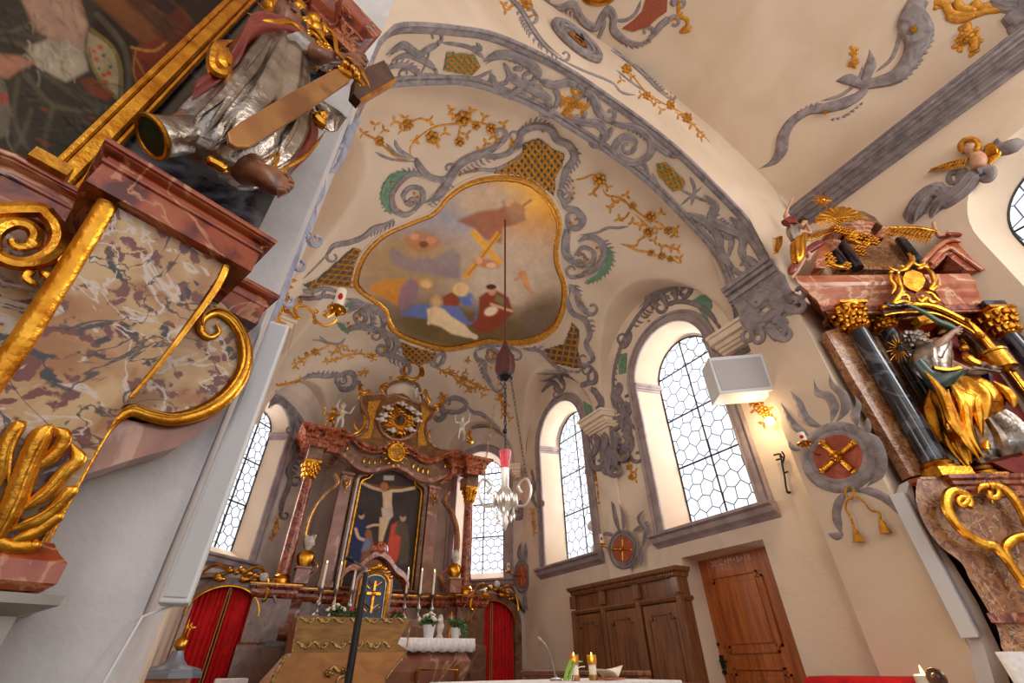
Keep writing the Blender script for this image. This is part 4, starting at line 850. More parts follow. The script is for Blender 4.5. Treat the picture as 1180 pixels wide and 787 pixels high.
# ================================================================== DOOR, CUPBOARD AND WALL FITTINGS OF THE CHANCEL
DX = XR+.28; DP = Plane((DX, 0, 0), (-1, 0, 0))
d_l, d_r = DP(802.5, 645)[0], DP(881, 629)[0]; dy0, dy1, dz = d_r[1]-.06, d_l[1]+.03, (d_l[2]+d_r[2])/2+.02
door = thing('door_1', None, None); door['kind'] = 'structure'
build('door_leaf', MB().box((DX+.03, (dy0+dy1)/2, dz/2), (.06, dy1-dy0, dz)), WOODO, door, bevel=.004, smooth=False)
def panelmould(mb, x, y0, y1, z0, z1, notch=.05, w=.018):
    P = [(y0+notch, z0), (y1-notch, z0), (y1-notch, z0+notch), (y1, z0+notch), (y1, z1-notch), (y1-notch, z1-notch), (y1-notch, z1), (y0+notch, z1), (y0+notch, z1-notch), (y0, z1-notch), (y0, z0+notch), (y0+notch, z0+notch)]
    for i in range(12):
        a, b = P[i-1], P[i]; mb.box((x, (a[0]+b[0])/2, (a[1]+b[1])/2), (.03, abs(a[0]-b[0])+w, abs(a[1]-b[1])+w))
mb = MB(); yy0, yy1 = dy0+.2, dy1-.16; panelmould(mb, DX-.005, yy0, yy1, 1.14, 1.86); panelmould(mb, DX-.005, yy0, yy1, .2, 1.0); build('door_panel_moulding', mb, WOODO, door, smooth=False)
mb = MB(); mb.box((DX-.002, (yy0+yy1)/2, 1.5), (.02, yy1-yy0-.16, .58)); mb.box((DX-.002, (yy0+yy1)/2, .6), (.02, yy1-yy0-.16, .66)); build('door_panel', mb, WOODO, door, bevel=.006, smooth=False)
mb = MB(); hy = dy1-.07; mb.box((DX-.01, hy, 1.06), (.012, .05, .12)); mb.tube([(DX-.01, hy, 1.07), (DX-.05, hy, 1.07), (DX-.055, hy-.1, 1.065)], .009, 6); mb.tube([(DX-.01, hy-.005, .97), (DX-.03, hy-.005, .97)], .022, 8); mb.tube([(DX-.01, hy, 1.22), (DX-.02, hy, 1.22)], .016, 8); build('door_handle', mb, IRON, door)
def text(name, body, size, loc, rot, m, ext=.001, parent=None, **k):
    c = bpy.data.curves.new(name, 'FONT'); c.body = body; c.size = size; c.extrude = ext; c.align_x = 'CENTER'; c.align_y = 'CENTER'; c.materials.append(m)
    t_ = bpy.data.objects.new(name, c); me = bpy.data.meshes.new_from_object(t_); me.name = name; bpy.data.objects.remove(t_)
    o = bpy.data.objects.new(name, me); COL.objects.link(o); o.location = loc; o.rotation_euler = rot
    if not me.materials: me.materials.append(m)
    if parent is not None: o.parent = parent
    return tagp(o, **k)
CHALK = mat('chalk', (226, 202, 186), .95)
text('chalk_blessing', '20*C+M+B+18', .088, (DX-.004, (dy0+dy1)/2+.02, dz-.1), (pi/2, 0, -pi/2), CHALK, .0008, label='chalk blessing written across the top rail of the orange door', cat='writing')
# cupboard
CXF = 4.53; CP = Plane((CXF, 0, 0), (-1, 0, 0)); ca, cb = CP(659, 682)[0], CP(779, 652)[0]; cy0, cy1 = cb[1], ca[1]; cz = (ca[2]+cb[2])/2+.02
cup = thing('cupboard', 'wide oak three-bay cupboard with carved cornice beside the orange door', 'cupboard')
build('body', MB().box(((CXF+XR)/2+.01, (cy0+cy1)/2, cz/2-.04), (XR-CXF-.03, cy1-cy0-.04, cz-.08)), WOOD, cup, smooth=False, bevel=.004)
mb = MB(); fC = frame((CXF, (cy0+cy1)/2, 0), -pi/2); hw = (cy1-cy0)/2
mb.sweep([(XR, cy1-.02), (CXF, cy1-.02), (CXF, cy0+.02), (XR, cy0+.02)], [(0, cz-.1), (.02, cz-.1), (.03, cz-.06), (.06, cz-.04), (.07, cz), (0, cz)])
mb.sweep([(XR, cy1-.02), (CXF, cy1-.02), (CXF, cy0+.02), (XR, cy0+.02)], [(0, cz-.34), (.02, cz-.34), (.035, cz-.31), (.02, cz-.29), (0, cz-.29)]); build('cornice', mb, WOOD, cup, smooth=False)
mb = MB()
for i in range(46): mb.box((CXF-.03, cy0+.05+i*(cy1-cy0-.1)/45, cz-.075), (.02, .02, .02))
build('dentil_row', mb, WOOD, cup, smooth=False)['kind'] = 'stuff'
bw = (cy1-cy0)/3
for i in range(3):
    y = cy0+bw*(i+.5); o = build('cupboard_door', MB().box((CXF-.008, y, (cz-.36)/2+.1), (.025, bw-.12, cz-.56)), WOOD, cup, smooth=False, bevel=.004)
    mb = MB(); panelmould(mb, CXF-.02, y-bw/2+.15, y+bw/2-.15, .72, cz-.46, .05, .014); build('panel_moulding', mb, WOOD, o, smooth=False)
for i in range(4):
    y = cy0+.03+(cy1-cy0-.06)*i/3; build('pilaster', MB().box((CXF-.015, y, cz/2-.15), (.05, .07, cz-.3)).box((CXF-.02, y, cz-.19), (.05, .09, .16)), WOOD, cup, smooth=False, bevel=.004)
# acoustic boxes and column speakers
def pbox(name, S, quad, depth, m, **k):
    q = [S(*p)[0] for p in quad]; n = S.n; mb = MB(); mb.add(q+[p-n*depth for p in q], [(0, 1, 2, 3), (4, 5, 6, 7), (0, 1, 5, 4), (1, 2, 6, 5), (2, 3, 7, 6), (3, 0, 4, 7)]); return build(name, mb, m, bevel=.008, smooth=False, **k)
SPK = Plane((4.15, 2.42, 3.8), (-.56, -.78, -.05))
sp = pbox('box_loudspeaker', SPK, [(816, 412), (879, 407), (893, 449), (829, 454)], .3, WHTP, label='large white box loudspeaker on the pier in front of the big window', cat='loudspeaker')
mb = MB(); q = [SPK(*p)[0] for p in ((820, 416), (876, 411), (888, 445), (832, 450))]; mb.prism(q, SPK.n*.006); build('speaker_grille', mb, mat('shaded_grille', (176, 172, 172), .6), sp)  # face grey carries the shade of the backlit front
mb = MB(); mb.tube([SPK(872, 430)[0]-SPK.n*.28, (XP, 2.2, 3.75)], .02, 8); build('wall_bracket', mb, WHTP, sp)
for (x0, x1, s, lb) in ((-.146, -.074, -1, 'tall white column loudspeaker on the left pier of the arch'), (4.39, 4.47, 1, 'tall white column loudspeaker on the right pier near the side altar')):
    yb = 1.66 if s < 0 else 1.585; z0, z1 = (1.19, 2.13) if s < 0 else (1.17, 2.12)
    o = build('column_loudspeaker', MB().box(((x0+x1)/2, yb, (z0+z1)/2), (x1-x0, .10, z1-z0)), WHTP, label=lb, cat='loudspeaker', bevel=.006, smooth=False, group=None)
    if s < 0: mb = MB(); mb.tube([((x0+x1)/2, yb, z0), (x0-.02, yb-.03, z0-.03), (x0-.045, yb-.06, z0-.2), (x0-.05, yb-.06, .3)], .004, 6); build('cable', mb, WHTP, o)
    mb = MB(); mb.box(((x0+x1)/2, yb-.052, (z0+z1)/2), (x1-x0-.02, .006, z1-z0-.03)); build('speaker_grille', mb, mat('white_grille', (190, 190, 194), .6), o, smooth=False)
# light fitting, bracket, oval cartouches with crosses and candles
def cartouche(S, c, rx, ry, label, flames, big=False, ang=0, candle=None, cmat=STUC):
    k = thing('consecration_cross', label, 'wall ornament'); E_ = lambda r, n=40: [(c[0]+rx*r*cos(2*pi*i/n)*cos(ang)-ry*r*sin(2*pi*i/n)*sin(ang), c[1]+rx*r*cos(2*pi*i/n)*sin(ang)+ry*r*sin(2*pi*i/n)*cos(ang)) for i in range(n)]
    mb = MB(); stroke(mb, S, E_(1.45), rx*.20, n=1, closed=True, hk=.5); build('outer_ring', mb, cmat, k)
    mb = MB(); stroke(mb, S, E_(1.15), rx*.13, n=1, closed=True, hk=.7); build('inner_ring', mb, cmat, k)
    mb = MB(); patch(mb, S, E_(1.05), .015); build('red_disc', mb, mat('red_ground', (184, 94, 66), .7, c2=(150, 66, 44), scale=14), k, smooth=False)
    mb = MB(); Sx = shift(S, .02)
    for q in range(4):
        a = ang+pi/4*(1 if big else 0)+q*pi/2+(.0 if big else 0); ex, ey = c[0]+rx*.85*cos(a), c[1]+ry*.85*sin(a)
        stroke(mb, Sx, [c, (ex, ey)], [rx*.10, rx*.14], n=3)
        for b in (-.5, 0, .5): leaf(mb, Sx, ex, ey, a+b*1.3, rx*.22)
    flower(mb, shift(S, .03), c[0], c[1], rx*.3); build('gilded_cross', mb, GOLD, k)
    for fl in flames: mb = MB(); stroke(mb, S, fl[0], fl[1], n=5, taper=.25, hk=.5); build('stucco_flame', mb, cmat, k)
    return k
def bracketcandle(S, base, tip, label, hpx, gold=True, out=.16, r=.02, arm=None):
    p, n = S(*base); t, _ = shift(S, out)(*tip); k = thing('candle_bracket', label, 'candle bracket')
    mb = MB(); mb.tube([p, p+(t-p)*.4+V3(0, 0, -.04), p+(t-p)*.8+V3(0, 0, -.03), t], .008, 6); mb.lathe(t, [(.01, -.03), (.03, -.01), (r*2, 0), (r*1.6, .015)], 12)
    for a in range(5): mb.blob(t+V3(cos(a*1.26)*r*1.2, sin(a*1.26)*r*1.2, -.012), (.012, .012, .016), n=6, m=4)
    build('gilded_arm', mb, GOLD if gold else IRON, k)
    e, _ = shift(S, out)(tip[0]+(582-tip[0])*hpx/(tip[1]+308), tip[1]-hpx); H_ = e[2]-t[2]
    c = build('candle', MB().lathe(t, [(r, .01), (r, abs(H_)), (r*.5, abs(H_)+.002)], 14), IVOR, k); build('wick', MB().tube([t+V3(0, 0, abs(H_)), t+V3(0, 0, abs(H_)+.02)], .002, 5), IRON, c)
    mb = MB(); d = (CAM-t); d[2] = 0; d /= np.linalg.norm(d); mb.blob(t+d*r*.93+V3(0, 0, abs(H_)*.55), (r*.5, r*.5, abs(H_)*.17), n=8); build('red_emblem', mb, REDC, c)
    return k
TC = (900, 430, 3.75)
def zz(T, *p): return [(T[0]+a/T[2], T[1]+b/T[2]) for a, b in p]
cartouche(PIER, (967, 527), 27, 24.5, 'large grey oval cartouche with gilded cross and knotted cord on the right pier', [
    (zz(TC, (300, 490), (240, 500), (150, 450), (110, 380), (105, 300)), [3, 5, 5, 5, 3]), (zz(TC, (120, 270), (50, 220), (0, 130)), [4, 5, 1.2]), (zz(TC, (180, 235), (110, 200), (75, 130), (40, 75)), [4.5, 5.5, 5, .8]), (zz(TC, (215, 215), (230, 150), (205, 100), (160, 85), (140, 25)), [5, 5.5, 5, 4, .8]), (zz(TC, (240, 210), (280, 150), (265, 90), (220, 50), (208, 0)), [5, 5.5, 5, 3, .8]),
    (zz(TC, (330, 230), (320, 180), (335, 140), (318, 95)), [4, 5, 3, .8]), (zz(TC, (340, 240), (400, 290), (430, 370), (420, 440), (370, 490)), [3, 6, 6.5, 5, 3]), (zz(TC, (380, 260), (375, 220), (372, 190)), [3, 3, 1]), (zz(TC, (90, 330), (50, 320), (30, 290)), [3, 3.5, 1]), (zz(TC, (290, 505), (250, 560), (240, 620), (260, 690)), [3, 4.5, 4.5, 6]), (zz(TC, (310, 510), (380, 510), (450, 540), (510, 590), (540, 640)), [3, 4.5, 4.5, 4.5, 4]), (zz(TC, (200, 692), (240, 705), (270, 690)), [1.5, 4, 2])], big=True)
cord = MB(); Sx = shift(PIER, .04)
for pts in (((300, 490), (290, 520), (310, 545), (328, 530), (320, 495)), ((305, 540), (290, 580), (315, 630), (328, 680)), ((325, 530), (370, 560), (400, 595), (435, 605), (440, 640))): stroke(cord, Sx, zz(TC, *pts), 1.3, n=6)
cd = build('knotted_cord', cord, GOLDM, label='gilded knotted cord with two tassels under the large pier cartouche', cat='cord')
for a in ((345, 710, 328, 680), (462, 672, 440, 640)):
    mb = MB(); Pq = zz(TC, (a[2], a[3]), (a[0], a[1])); stroke(mb, Sx, [Pq[0], ((Pq[0][0]+Pq[1][0])/2, (Pq[0][1]+Pq[1][1])/2), (Pq[1][0]+1, Pq[1][1]+6)], [2, 3.2, 6], n=4); build('tassel', mb, GOLDM, cd)
TW = (600, 560, 3.467)
cartouche(Plane((XR-.065, 0, 0), (-1, 0, 0)), (718.5, 633), 11, 14.5, 'grey oval cartouche with gilded cross between the two right windows', [
    (zz(TW, (400, 200), (380, 130), (370, 80), (360, 60)), [3, 4, 3, 1]), (zz(TW, (410, 180), (410, 120), (395, 70)), [3, 3, 1]), (zz(TW, (480, 260), (500, 180), (470, 130), (495, 95)), [3, 4, 3, 1]), (zz(TW, (450, 180), (480, 160), (510, 140)), [3, 2, 1]), (zz(TW, (380, 200), (340, 190), (325, 200)), [3, 2, 1]), (zz(TW, (480, 240), (480, 320)), [2, 4])], cmat=STUD)
FACR = Plane((XR, YA, 0), (-R2, -R2, 0))
TQ = (560, 500, 3.935); CQ = Plane((XR-.05, YA-.05, 0), (-.92, -.39, 0))
cartouche(CQ, (601.5, 664), 6, 12.5, 'small grey oval cartouche with gilded cross right of the apse window', [
    (zz(TQ, (165, 590), (150, 540), (160, 490)), [2, 3, 1]), (zz(TQ, (180, 590), (180, 540), (178, 490)), [2, 3, 1]), (zz(TQ, (200, 620), (225, 570), (232, 550)), [2, 3, 1]), (zz(TQ, (175, 720), (175, 770), (190, 800)), [2, 2, 1])], cmat=STUD)
bracketcandle(PIER, (946, 524), (939, 515), 'white candle on gilded bracket before the large pier cartouche', 12, r=.035)
bracketcandle(WALLR, (714, 632), (704, 629), 'white candle on gilded bracket between the two right windows', 12, r=.028)
bracketcandle(CQ, (600, 662), (592, 660), 'white candle on gilded bracket right of the apse window', 10, r=.028)
LJ = Plane((0, Y2+.1, 0), (0, -1, 0))
kb = bracketcandle(LJ, (372, 362), (388, 357), 'white candle on gilded scroll bracket at the left pier under the fresco', 22, r=.03, out=0)
mb = MB(); r0_ = LJ(325, 359)[0]; mb.tube([V3(XQ-.01, r0_[1]-.1, r0_[2]), r0_], .014, 6); stroke(mb, LJ, Z(320, 300, 5.62, [(30, 330), (70, 335), (110, 370), (140, 380), (110, 330), (120, 300), (180, 300), (230, 340), (240, 380), (280, 415), (330, 420), (380, 380)]), 1.9, n=6)
for x, y in Z(320, 300, 5.62, [(60, 330), (145, 270), (250, 330), (240, 400), (310, 340), (400, 340), (350, 330)]): flower(mb, LJ, x, y, 3.6)
build('gilded_scroll_arm', mb, GOLD, kb)
# warm wall lamp and gilded spray
lp = WALLR(895, 488)[0]+V3(-.12, 0, 0); lk = thing('wall_lamp', 'glowing globe wall lamp below the white box loudspeaker', 'lamp')
BULB = mat('glowing_globe', (255, 214, 150), .4, emit=9)
build('globe', MB().blob(lp, (.05, .05, .05), n=14, m=10), BULB, lk); build('lamp_arm', MB().tube([lp, lp+V3(.06, 0, .06), lp+V3(.12, 0, .05)], .01, 6), GOLD, lk)
l = light('wall_lamp_light', 'POINT', tuple(lp+V3(-.16, 0, 0)), 8, (1, .72, .42), .05)
branch('gilded rose spray beside the glowing wall lamp', WALLR, (860, 440, 5), [[(10, 110), (60, 130), (90, 170), (130, 200)]], [(60, 120, 34), (100, 170, 34), (130, 210, 34)], [(20, 110), (50, 160), (130, 160), (100, 240), (90, 110)], lf=44)
mb = MB(); Sx = shift(WALLR, .06)
for pts in (((100, 345), (150, 340), (160, 350)), ((155, 345), (175, 400), (190, 440), (200, 480), (215, 505), (235, 500)), ((165, 330), (185, 350), (170, 380)), ((120, 365), (160, 360)), ((190, 420), (215, 415))): stroke(mb, Sx, [(890+(x-60)/7, 500+(y-250)/3.7) for x, y in pts], 1.1, n=5)
for pts in (((150, 350),), ((205, 500),)): mb.tube([WALLR(890+(pts[0][0]-60)/7, 500+(pts[0][1]-250)/3.7)[0], Sx(890+(pts[0][0]-60)/7, 500+(pts[0][1]-250)/3.7)[0]], .01, 6)
build('iron_bracket', mb, IRON, label='black wrought iron bracket on the wall above the red seat', cat='bracket')
# ---- stucco round windows and on the piers
def ls(label, S, T, bands, combs=(), dots=(), mt=STUD, name='window_stucco'): return stucco(name, label, 'stucco ornament', S, T, bands, combs, dots, mt)
TB = (600, 300, 2.623)
ls('grey rocaille arch over the large right window', WALLR, TB, [([(285, 470), (280, 400), (285, 330), (305, 260), (335, 200), (370, 150), (420, 105), (480, 75), (540, 60), (590, 75), (640, 110), (680, 170), (700, 230)], 3.2), ([(330, 210), (330, 240), (315, 260), (300, 250)], 4), ([(365, 150), (390, 120), (380, 100), (420, 100), (440, 130)], 6), ([(400, 140), (430, 90), (460, 80), (470, 110)], 5.5), ([(480, 100), (500, 75), (515, 90), (500, 110), (480, 100)], 4), ([(440, 130), (500, 125), (560, 150), (600, 200)], 3.5), ([(585, 90), (610, 80), (650, 130), (660, 190), (640, 240), (610, 270)], 7), ([(620, 250), (640, 280), (680, 275)], 6), ([(310, 480), (330, 520), (320, 570), (335, 600)], 5), ([(290, 400), (310, 440), (325, 480)], 4)],
   [([(340, 200), (400, 130), (470, 90)], 8, 1, 4), ([(620, 110), (655, 180), (650, 240)], 6, -1, 4), ([(300, 250), (280, 330), (282, 420)], 5, -1, 4)], [(385, 170), (400, 150), (405, 130), (390, 185)])
ls('grey rocaille arch over the second right window', WALLR, TB, [([(15, 600), (20, 520), (30, 450), (50, 390), (85, 355), (130, 345), (180, 370), (215, 430), (225, 480)], 3), ([(50, 340), (80, 355), (110, 345), (130, 370)], 5), ([(60, 400), (95, 370), (120, 390)], 4), ([(210, 530), (230, 560), (240, 600), (260, 560), (280, 600)], 6), ([(230, 500), (260, 520), (290, 510)], 6), ([(215, 580), (235, 610), (225, 640)], 4), ([(240, 540), (270, 560), (275, 620)], 5)], [([(30, 450), (60, 380), (120, 345)], 6, -1, 4), ([(225, 520), (290, 540), (280, 610)], 6, -1, 4)])
for lb, S, T, pts in (('green field at upper right of the large window arch', WALLR, TB, [(515, 125), (545, 105), (575, 105), (580, 140), (565, 170), (575, 200), (540, 150)]), ('green field at left of the large window arch', WALLR, TB, [(295, 285), (322, 280), (320, 340), (298, 345)]), ('green field right of the second window arch', WALLR, TB, [(190, 425), (215, 440), (228, 480), (200, 480)])):
    mb = MB(); patch(mb, S, Z(*T, pts), .012); build('green_stucco_field', mb, GREEN, label=lb, cat='stucco ornament', smooth=False)
branch('gilded pendant of blossoms left of the large window', WALLR, TB, [[(320, 570), (325, 600), (335, 640), (340, 670)]], [(320, 590, 12), (330, 625, 12), (335, 655, 12)], [(310, 600), (345, 640), (345, 660), (318, 575)], lf=20)
branch('gilded pendant of blossoms right of the second window', WALLR, TB, [[(225, 640), (235, 670), (245, 730)]], [(230, 660, 10), (240, 700, 10)], [(225, 680), (245, 690), (245, 730), (235, 715), (225, 645)], lf=20)
branch('thin gilded pendant by the corner right of the apse window', WALLR, TQ, [[(215, 340), (215, 380), (222, 450)]], [(214, 360, 12), (218, 400, 12)], [(210, 345), (222, 420), (220, 450)], lf=20)
ls('grey leafy stucco on the corner pilaster right of the apse window', WALLR, TQ, [([(215, 200), (222, 240), (210, 280), (225, 320)], 3.5), ([(205, 160), (215, 200), (205, 230)], 3)], [])
ls('grey acanthus hanging under the corner impost right of the apse window', FACR, TQ, [([(150, 300), (160, 340), (150, 370)], 4), ([(170, 310), (178, 350), (165, 375)], 4), ([(120, 330), (130, 370), (120, 400)], 2)], [])
ls('grey acanthus leaves hanging under the impost between the windows', Plane((XR-.06, 0, 0), (-1, 0, 0)), (640, 420, 5.62), [([(310, 440), (330, 500), (310, 560), (330, 620)], 6), ([(370, 430), (390, 490), (380, 560), (400, 600)], 6), ([(340, 520), (360, 590), (340, 660), (345, 690)], 6), ([(250, 450), (280, 500), (260, 560), (230, 600), (240, 650)], 6), ([(360, 560), (390, 620), (375, 680)], 5), ([(300, 560), (310, 620)], 5)], [([(300, 450), (330, 560), (330, 640)], 7, -1, 4), ([(380, 450), (395, 560)], 6, -1, 4)])
ls('grey ornament strip left of the large window from impost to pendant', WALLR, (640, 420, 5.62), [([(400, 120), (420, 160), (400, 210), (430, 250)], 6), ([(420, 260), (440, 330), (430, 380), (460, 430), (480, 480), (490, 540)], 5), ([(480, 240), (490, 290), (470, 340), (500, 400)], 4), ([(440, 450), (480, 470), (500, 510)], 6), ([(390, 160), (380, 220), (400, 280)], 5)], [([(420, 270), (430, 380), (470, 460)], 6, 1, 4)])
TK = (680, 300, 4.538)
stucco('pier_capital_ornament', 'grey acanthus capital with oval opening on the right pier of the arch', 'stucco ornament', PIER, TK,
    [([(740, 180), (780, 230), (830, 330), (850, 380)], 7), ([(800, 160), (850, 200), (880, 230), (920, 195), (970, 200)], 9), ([(860, 140), (930, 150), (980, 180), (1010, 230)], 10), ([(840, 220), (850, 290), (900, 310), (960, 280), (980, 240)], 8), ([(800, 260), (820, 320), (860, 350), (900, 340)], 8), ([(980, 60), (1000, 120), (1030, 180), (1080, 200)], 7), ([(1000, 200), (1030, 250), (1080, 265)], 7), ([(960, 300), (1000, 320), (1020, 350)], 7), ([(930, 330), (960, 380), (1000, 410)], 7), ([(870, 350), (900, 380)], 6), ([(780, 130), (840, 110), (900, 90), (960, 70)], 8), ([(790, 200), (760, 170)], 9), ([(930, 120), (960, 160)], 9)],
    [([(850, 370), (940, 350), (1000, 300)], 8, -1, 5), ([(1000, 120), (1040, 220), (1030, 320)], 8, 1, 5), ([(850, 210), (870, 290), (950, 300)], 5, -1, 4)])
mb = MB(); patch(mb, PIER, Z(*TK, [(745, 165), (985, 40), (1000, 120), (1030, 190), (1010, 250), (1000, 320), (960, 340), (975, 270), (940, 230), (900, 240), (885, 300), (900, 340), (850, 370), (815, 320), (775, 240)]), .03); build('capital_ground', mb, STUC, label='grey modelled ground of the right pier capital', cat='stucco ornament')
TL = (300, 100, 2.46)
LJP = Plane((XQ, 0, 0), (1, 0, 0))
def LJS(x, y):
    d = ray(x, y)
    if d[0] < -1e-3:
        p, n = LJP(x, y)
        if Y1-.3 < p[1] < Y2+.6: return p, n
    return Plane((0, Y1+.3, 0), (0, -1, 0))(x, y)
LJO = Plane((-.15, Y1+.25, 2), (.75, -.66, 0))
stucco('pier_stucco', 'bluish grey rocaille strip running down the edge of the left pier', 'stucco ornament', LJO, TL,
    [([(280, 90), (250, 140), (235, 190), (215, 230)], 5), ([(260, 110), (240, 160)], 5), ([(175, 260), (165, 310), (135, 350), (125, 400), (140, 440)], 6.5), ([(150, 330), (140, 390), (110, 430), (95, 500)], 6), ([(120, 380), (105, 450), (80, 520), (60, 600)], 6.5), ([(90, 500), (70, 560), (40, 640), (10, 690)], 5)], [([(170, 280), (130, 390), (90, 500)], 8, 1, 5), ([(280, 100), (230, 200)], 7, 1, 5)], mt=mat('blue_grey_stucco', (176, 178, 196), .7, c2=(146, 148, 166), scale=8, bump=.4, bscale=50))
branch('gilded leaf pendant on the left pier above the white column loudspeaker', LJO, TL, [[(80, 540), (70, 590), (55, 640), (45, 680)]], [(70, 590, 12), (52, 640, 12)], [(80, 550), (60, 610), (50, 670), (70, 570), (45, 650)], lf=30)

FACL = Plane((XL, YA, 0), (R2, -R2, 0)); TBL = (270, 440, 3.933)
ls('grey rocaille band round the left apse window beside the column', shift(FACL, .02), TBL, [([(150, 120), (175, 90), (215, 95), (250, 130), (275, 180), (290, 240)], 4), ([(190, 80), (235, 100), (275, 140), (310, 200), (320, 240)], 3.2), ([(255, 250), (275, 300), (265, 360), (240, 400), (250, 450)], 4), ([(260, 400), (240, 480), (215, 540), (205, 600)], 3.2), ([(225, 110), (245, 150), (265, 210)], 3.2)], [([(160, 100), (230, 110), (285, 200)], 6, -1, 4), ([(290, 250), (270, 380), (240, 460)], 5, -1, 4)])
branch('gilded pendant of leaves right of the left apse window', FACL, TBL, [[(205, 600), (190, 650), (175, 700)]], [(190, 640, 12), (180, 690, 12)], [(200, 620), (185, 670), (170, 710), (195, 655)], lf=22)
mb = MB()
for x, y in ((671, 604), (676, 630)):
    p, n = shift(WALLR, -.2)(x, y); mb.blob(p, (.04, .12, .085), n=10, m=7)
build('pale_shapes', mb, mat('frosted_white', (226, 222, 220), .6), label='two pale rounded shapes in the second right window', cat='window ornament')  # two flattened pale blobs in the second window recess
# ================================================================== HIGH ALTAR
XC = 2.14
AY = lambda y: Plane((0, y, 0), (0, -1, 0))
alt = thing('high_altarpiece', 'tall brown marbled high altar retable with crucifixion picture in the apse', 'altarpiece')
def mir(pts): return pts+[(2*XC-x, y) for x, y in pts[::-1]]
plan = mir([(.36, 8.75), (.36, 7.85), (.86, 7.85), (.86, 8.12), (1.18, 8.12), (1.18, 8.28)])
mb = MB(); mb.sweep(plan, [(0, 0), (.03, 0), (.03, 1.3), (0, 1.33), (0, 1.84), (-.05, 1.84), (-.05, 0)]); build('pedestal', mb, BRNM, alt, smooth=False)
mb = MB(); mb.sweep(plan, [(0, 1.84), (.03, 1.86), (.05, 1.9), (.05, 1.94), (.08, 1.98), (.08, 2.02), (0, 2.04), (-.05, 2.04), (-.05, 1.84)]); build('base_cornice', mb, REDM, alt, smooth=False)
mb = MB(); mb.sweep(plan, [(.055, 2.0), (.09, 2.0), (.09, 2.015), (.055, 2.015)]); build('gilt_fillet', mb, GOLD, alt, smooth=False)
mb = MB(); mb.box((XC, 8.36, 3.15), (1.7, .12, 2.3)); build('back_wall', mb, BRNM, alt, smooth=False)
for s in (-1, 1):
    x = XC+s*1.47
    mb = MB(); mb.lathe((x, 8.0, 2.04), [(.125, 0), (.125, .05), (.11, .06), (.12, .09), (.095, .12)], 20); build('column_base', mb, GOLD, alt)
    mb = MB(); mb.lathe((x, 8.0, 2.15), [(.092, 0), (.094, .5), (.088, 1.0), (.076, 1.42)], 20); build('column_shaft', mb, REDM, alt)
    mb = MB(); mb.lathe((x, 8.0, 3.57), [(.08, 0), (.09, .02), (.08, .04), (.085, .08), (.12, .22), (.13, .26)], 16)
    for k in range(10):
        a = 2*pi*k/10
        for z, r in ((.06, .095), (.14, .11), (.21, .135)): mb.blob((x+cos(a+z*9)*r, 8.0+sin(a+z*9)*r, 3.57+z), (.028, .028, .04), n=6, m=4)
    mb.box((x, 8.0, 3.85), (.27, .27, .04)); build('capital', mb, GOLD, alt)
    mb = MB(); mb.box((x, 8.05, 3.98), (.24, .36, .22)); build('entablature_block', mb, BRNM, alt, bevel=.01, smooth=False)
    # inner pilaster with gilded drop
    x2 = XC+s*.82
    mb = MB(); mb.box((x2, 8.27, 2.95), (.2, .1, 1.85)); mb.box((x2, 8.24, 3.84), (.24, .14, .05)); mb.box((x2, 8.24, 2.09), (.24, .14, .08)); build('pilaster', mb, PNKM, alt, smooth=False, bevel=.006)
    mb = MB(); fp = AY(8.2); pts = [V3(x2-.05, 8.205, 3.76), V3(x2-.05, 8.2, 3.66), V3(x2, 8.2, 3.58), V3(x2+.05, 8.2, 3.66), V3(x2+.05, 8.205, 3.76)]; mb.tube(pts, .012, 6); mb.blob((x2, 8.2, 3.68), (.018, .015, .05), n=8); mb.blob((x2, 8.2, 3.52), (.012, .012, .03), n=6); build('gilded_drop', mb, GOLD, alt)
    # open scrolled side frame
    S_ = [(1.06, 3.75), (.98, 3.6), (1.12, 3.42), (1.24, 3.2), (1.3, 2.9), (1.27, 2.6), (1.15, 2.42), (1.02, 2.3), (1.12, 2.16), (1.2, 2.06)]
    mb = MB(); c = crom([V3(XC+s*p[0], p[1]) for p in S_], 6); mb.rings([[V3(p[0]-.03, 8.02, p[1]), V3(p[0]+.03, 8.02, p[1]), V3(p[0]+.03, 8.16, p[1]), V3(p[0]-.03, 8.16, p[1])] for p in c]); build('scroll_frame', mb, PNKM, alt)
    mb = MB(); mb.tube([V3(p[0], 8.01, p[1]) for p in c], .012, 6); build('scroll_fillet', mb, GOLD, alt)
    # bulging console under the ledge
    x3 = XC+s*1.22; mb = MB(); prof = [(1.84, .10), (1.75, .03), (1.62, .05), (1.5, .14), (1.42, .18), (1.34, .12), (1.3, .02)]
    mb.rings([[V3(x3-.09-(.04 if 1.3 < z < 1.55 else 0), 8.1, z), V3(x3-.09-(.04 if 1.3 < z < 1.55 else 0), 7.98-o, z), V3(x3+.09+(.04 if 1.3 < z < 1.55 else 0), 7.98-o, z), V3(x3+.09+(.04 if 1.3 < z < 1.55 else 0), 8.1, z)] for z, o in [(p[0], p[1]) for p in crom([V3(*q) for q in prof], 4)]]); build('console', mb, PNKM, alt, bevel=.02, sub=0)
    mb = MB(); mb.box((XC+s*1.3, 8.02, .65), (.3, .36, 1.28)); mb.box((XC+s*1.3, 8.02, 1.31), (.36, .42, .06)); build('plinth', mb, GRYM, alt, smooth=False, bevel=.008)
    # cornice blocks with flared corners
    pl = [(XC+s*(1.05), 8.6), (XC+s*1.05, 7.95), (XC+s*1.3, 7.95), (XC+s*1.3, 7.8), (XC+s*1.68, 7.8), (XC+s*1.68, 8.6)]
    if s < 0: pl = pl[::-1]
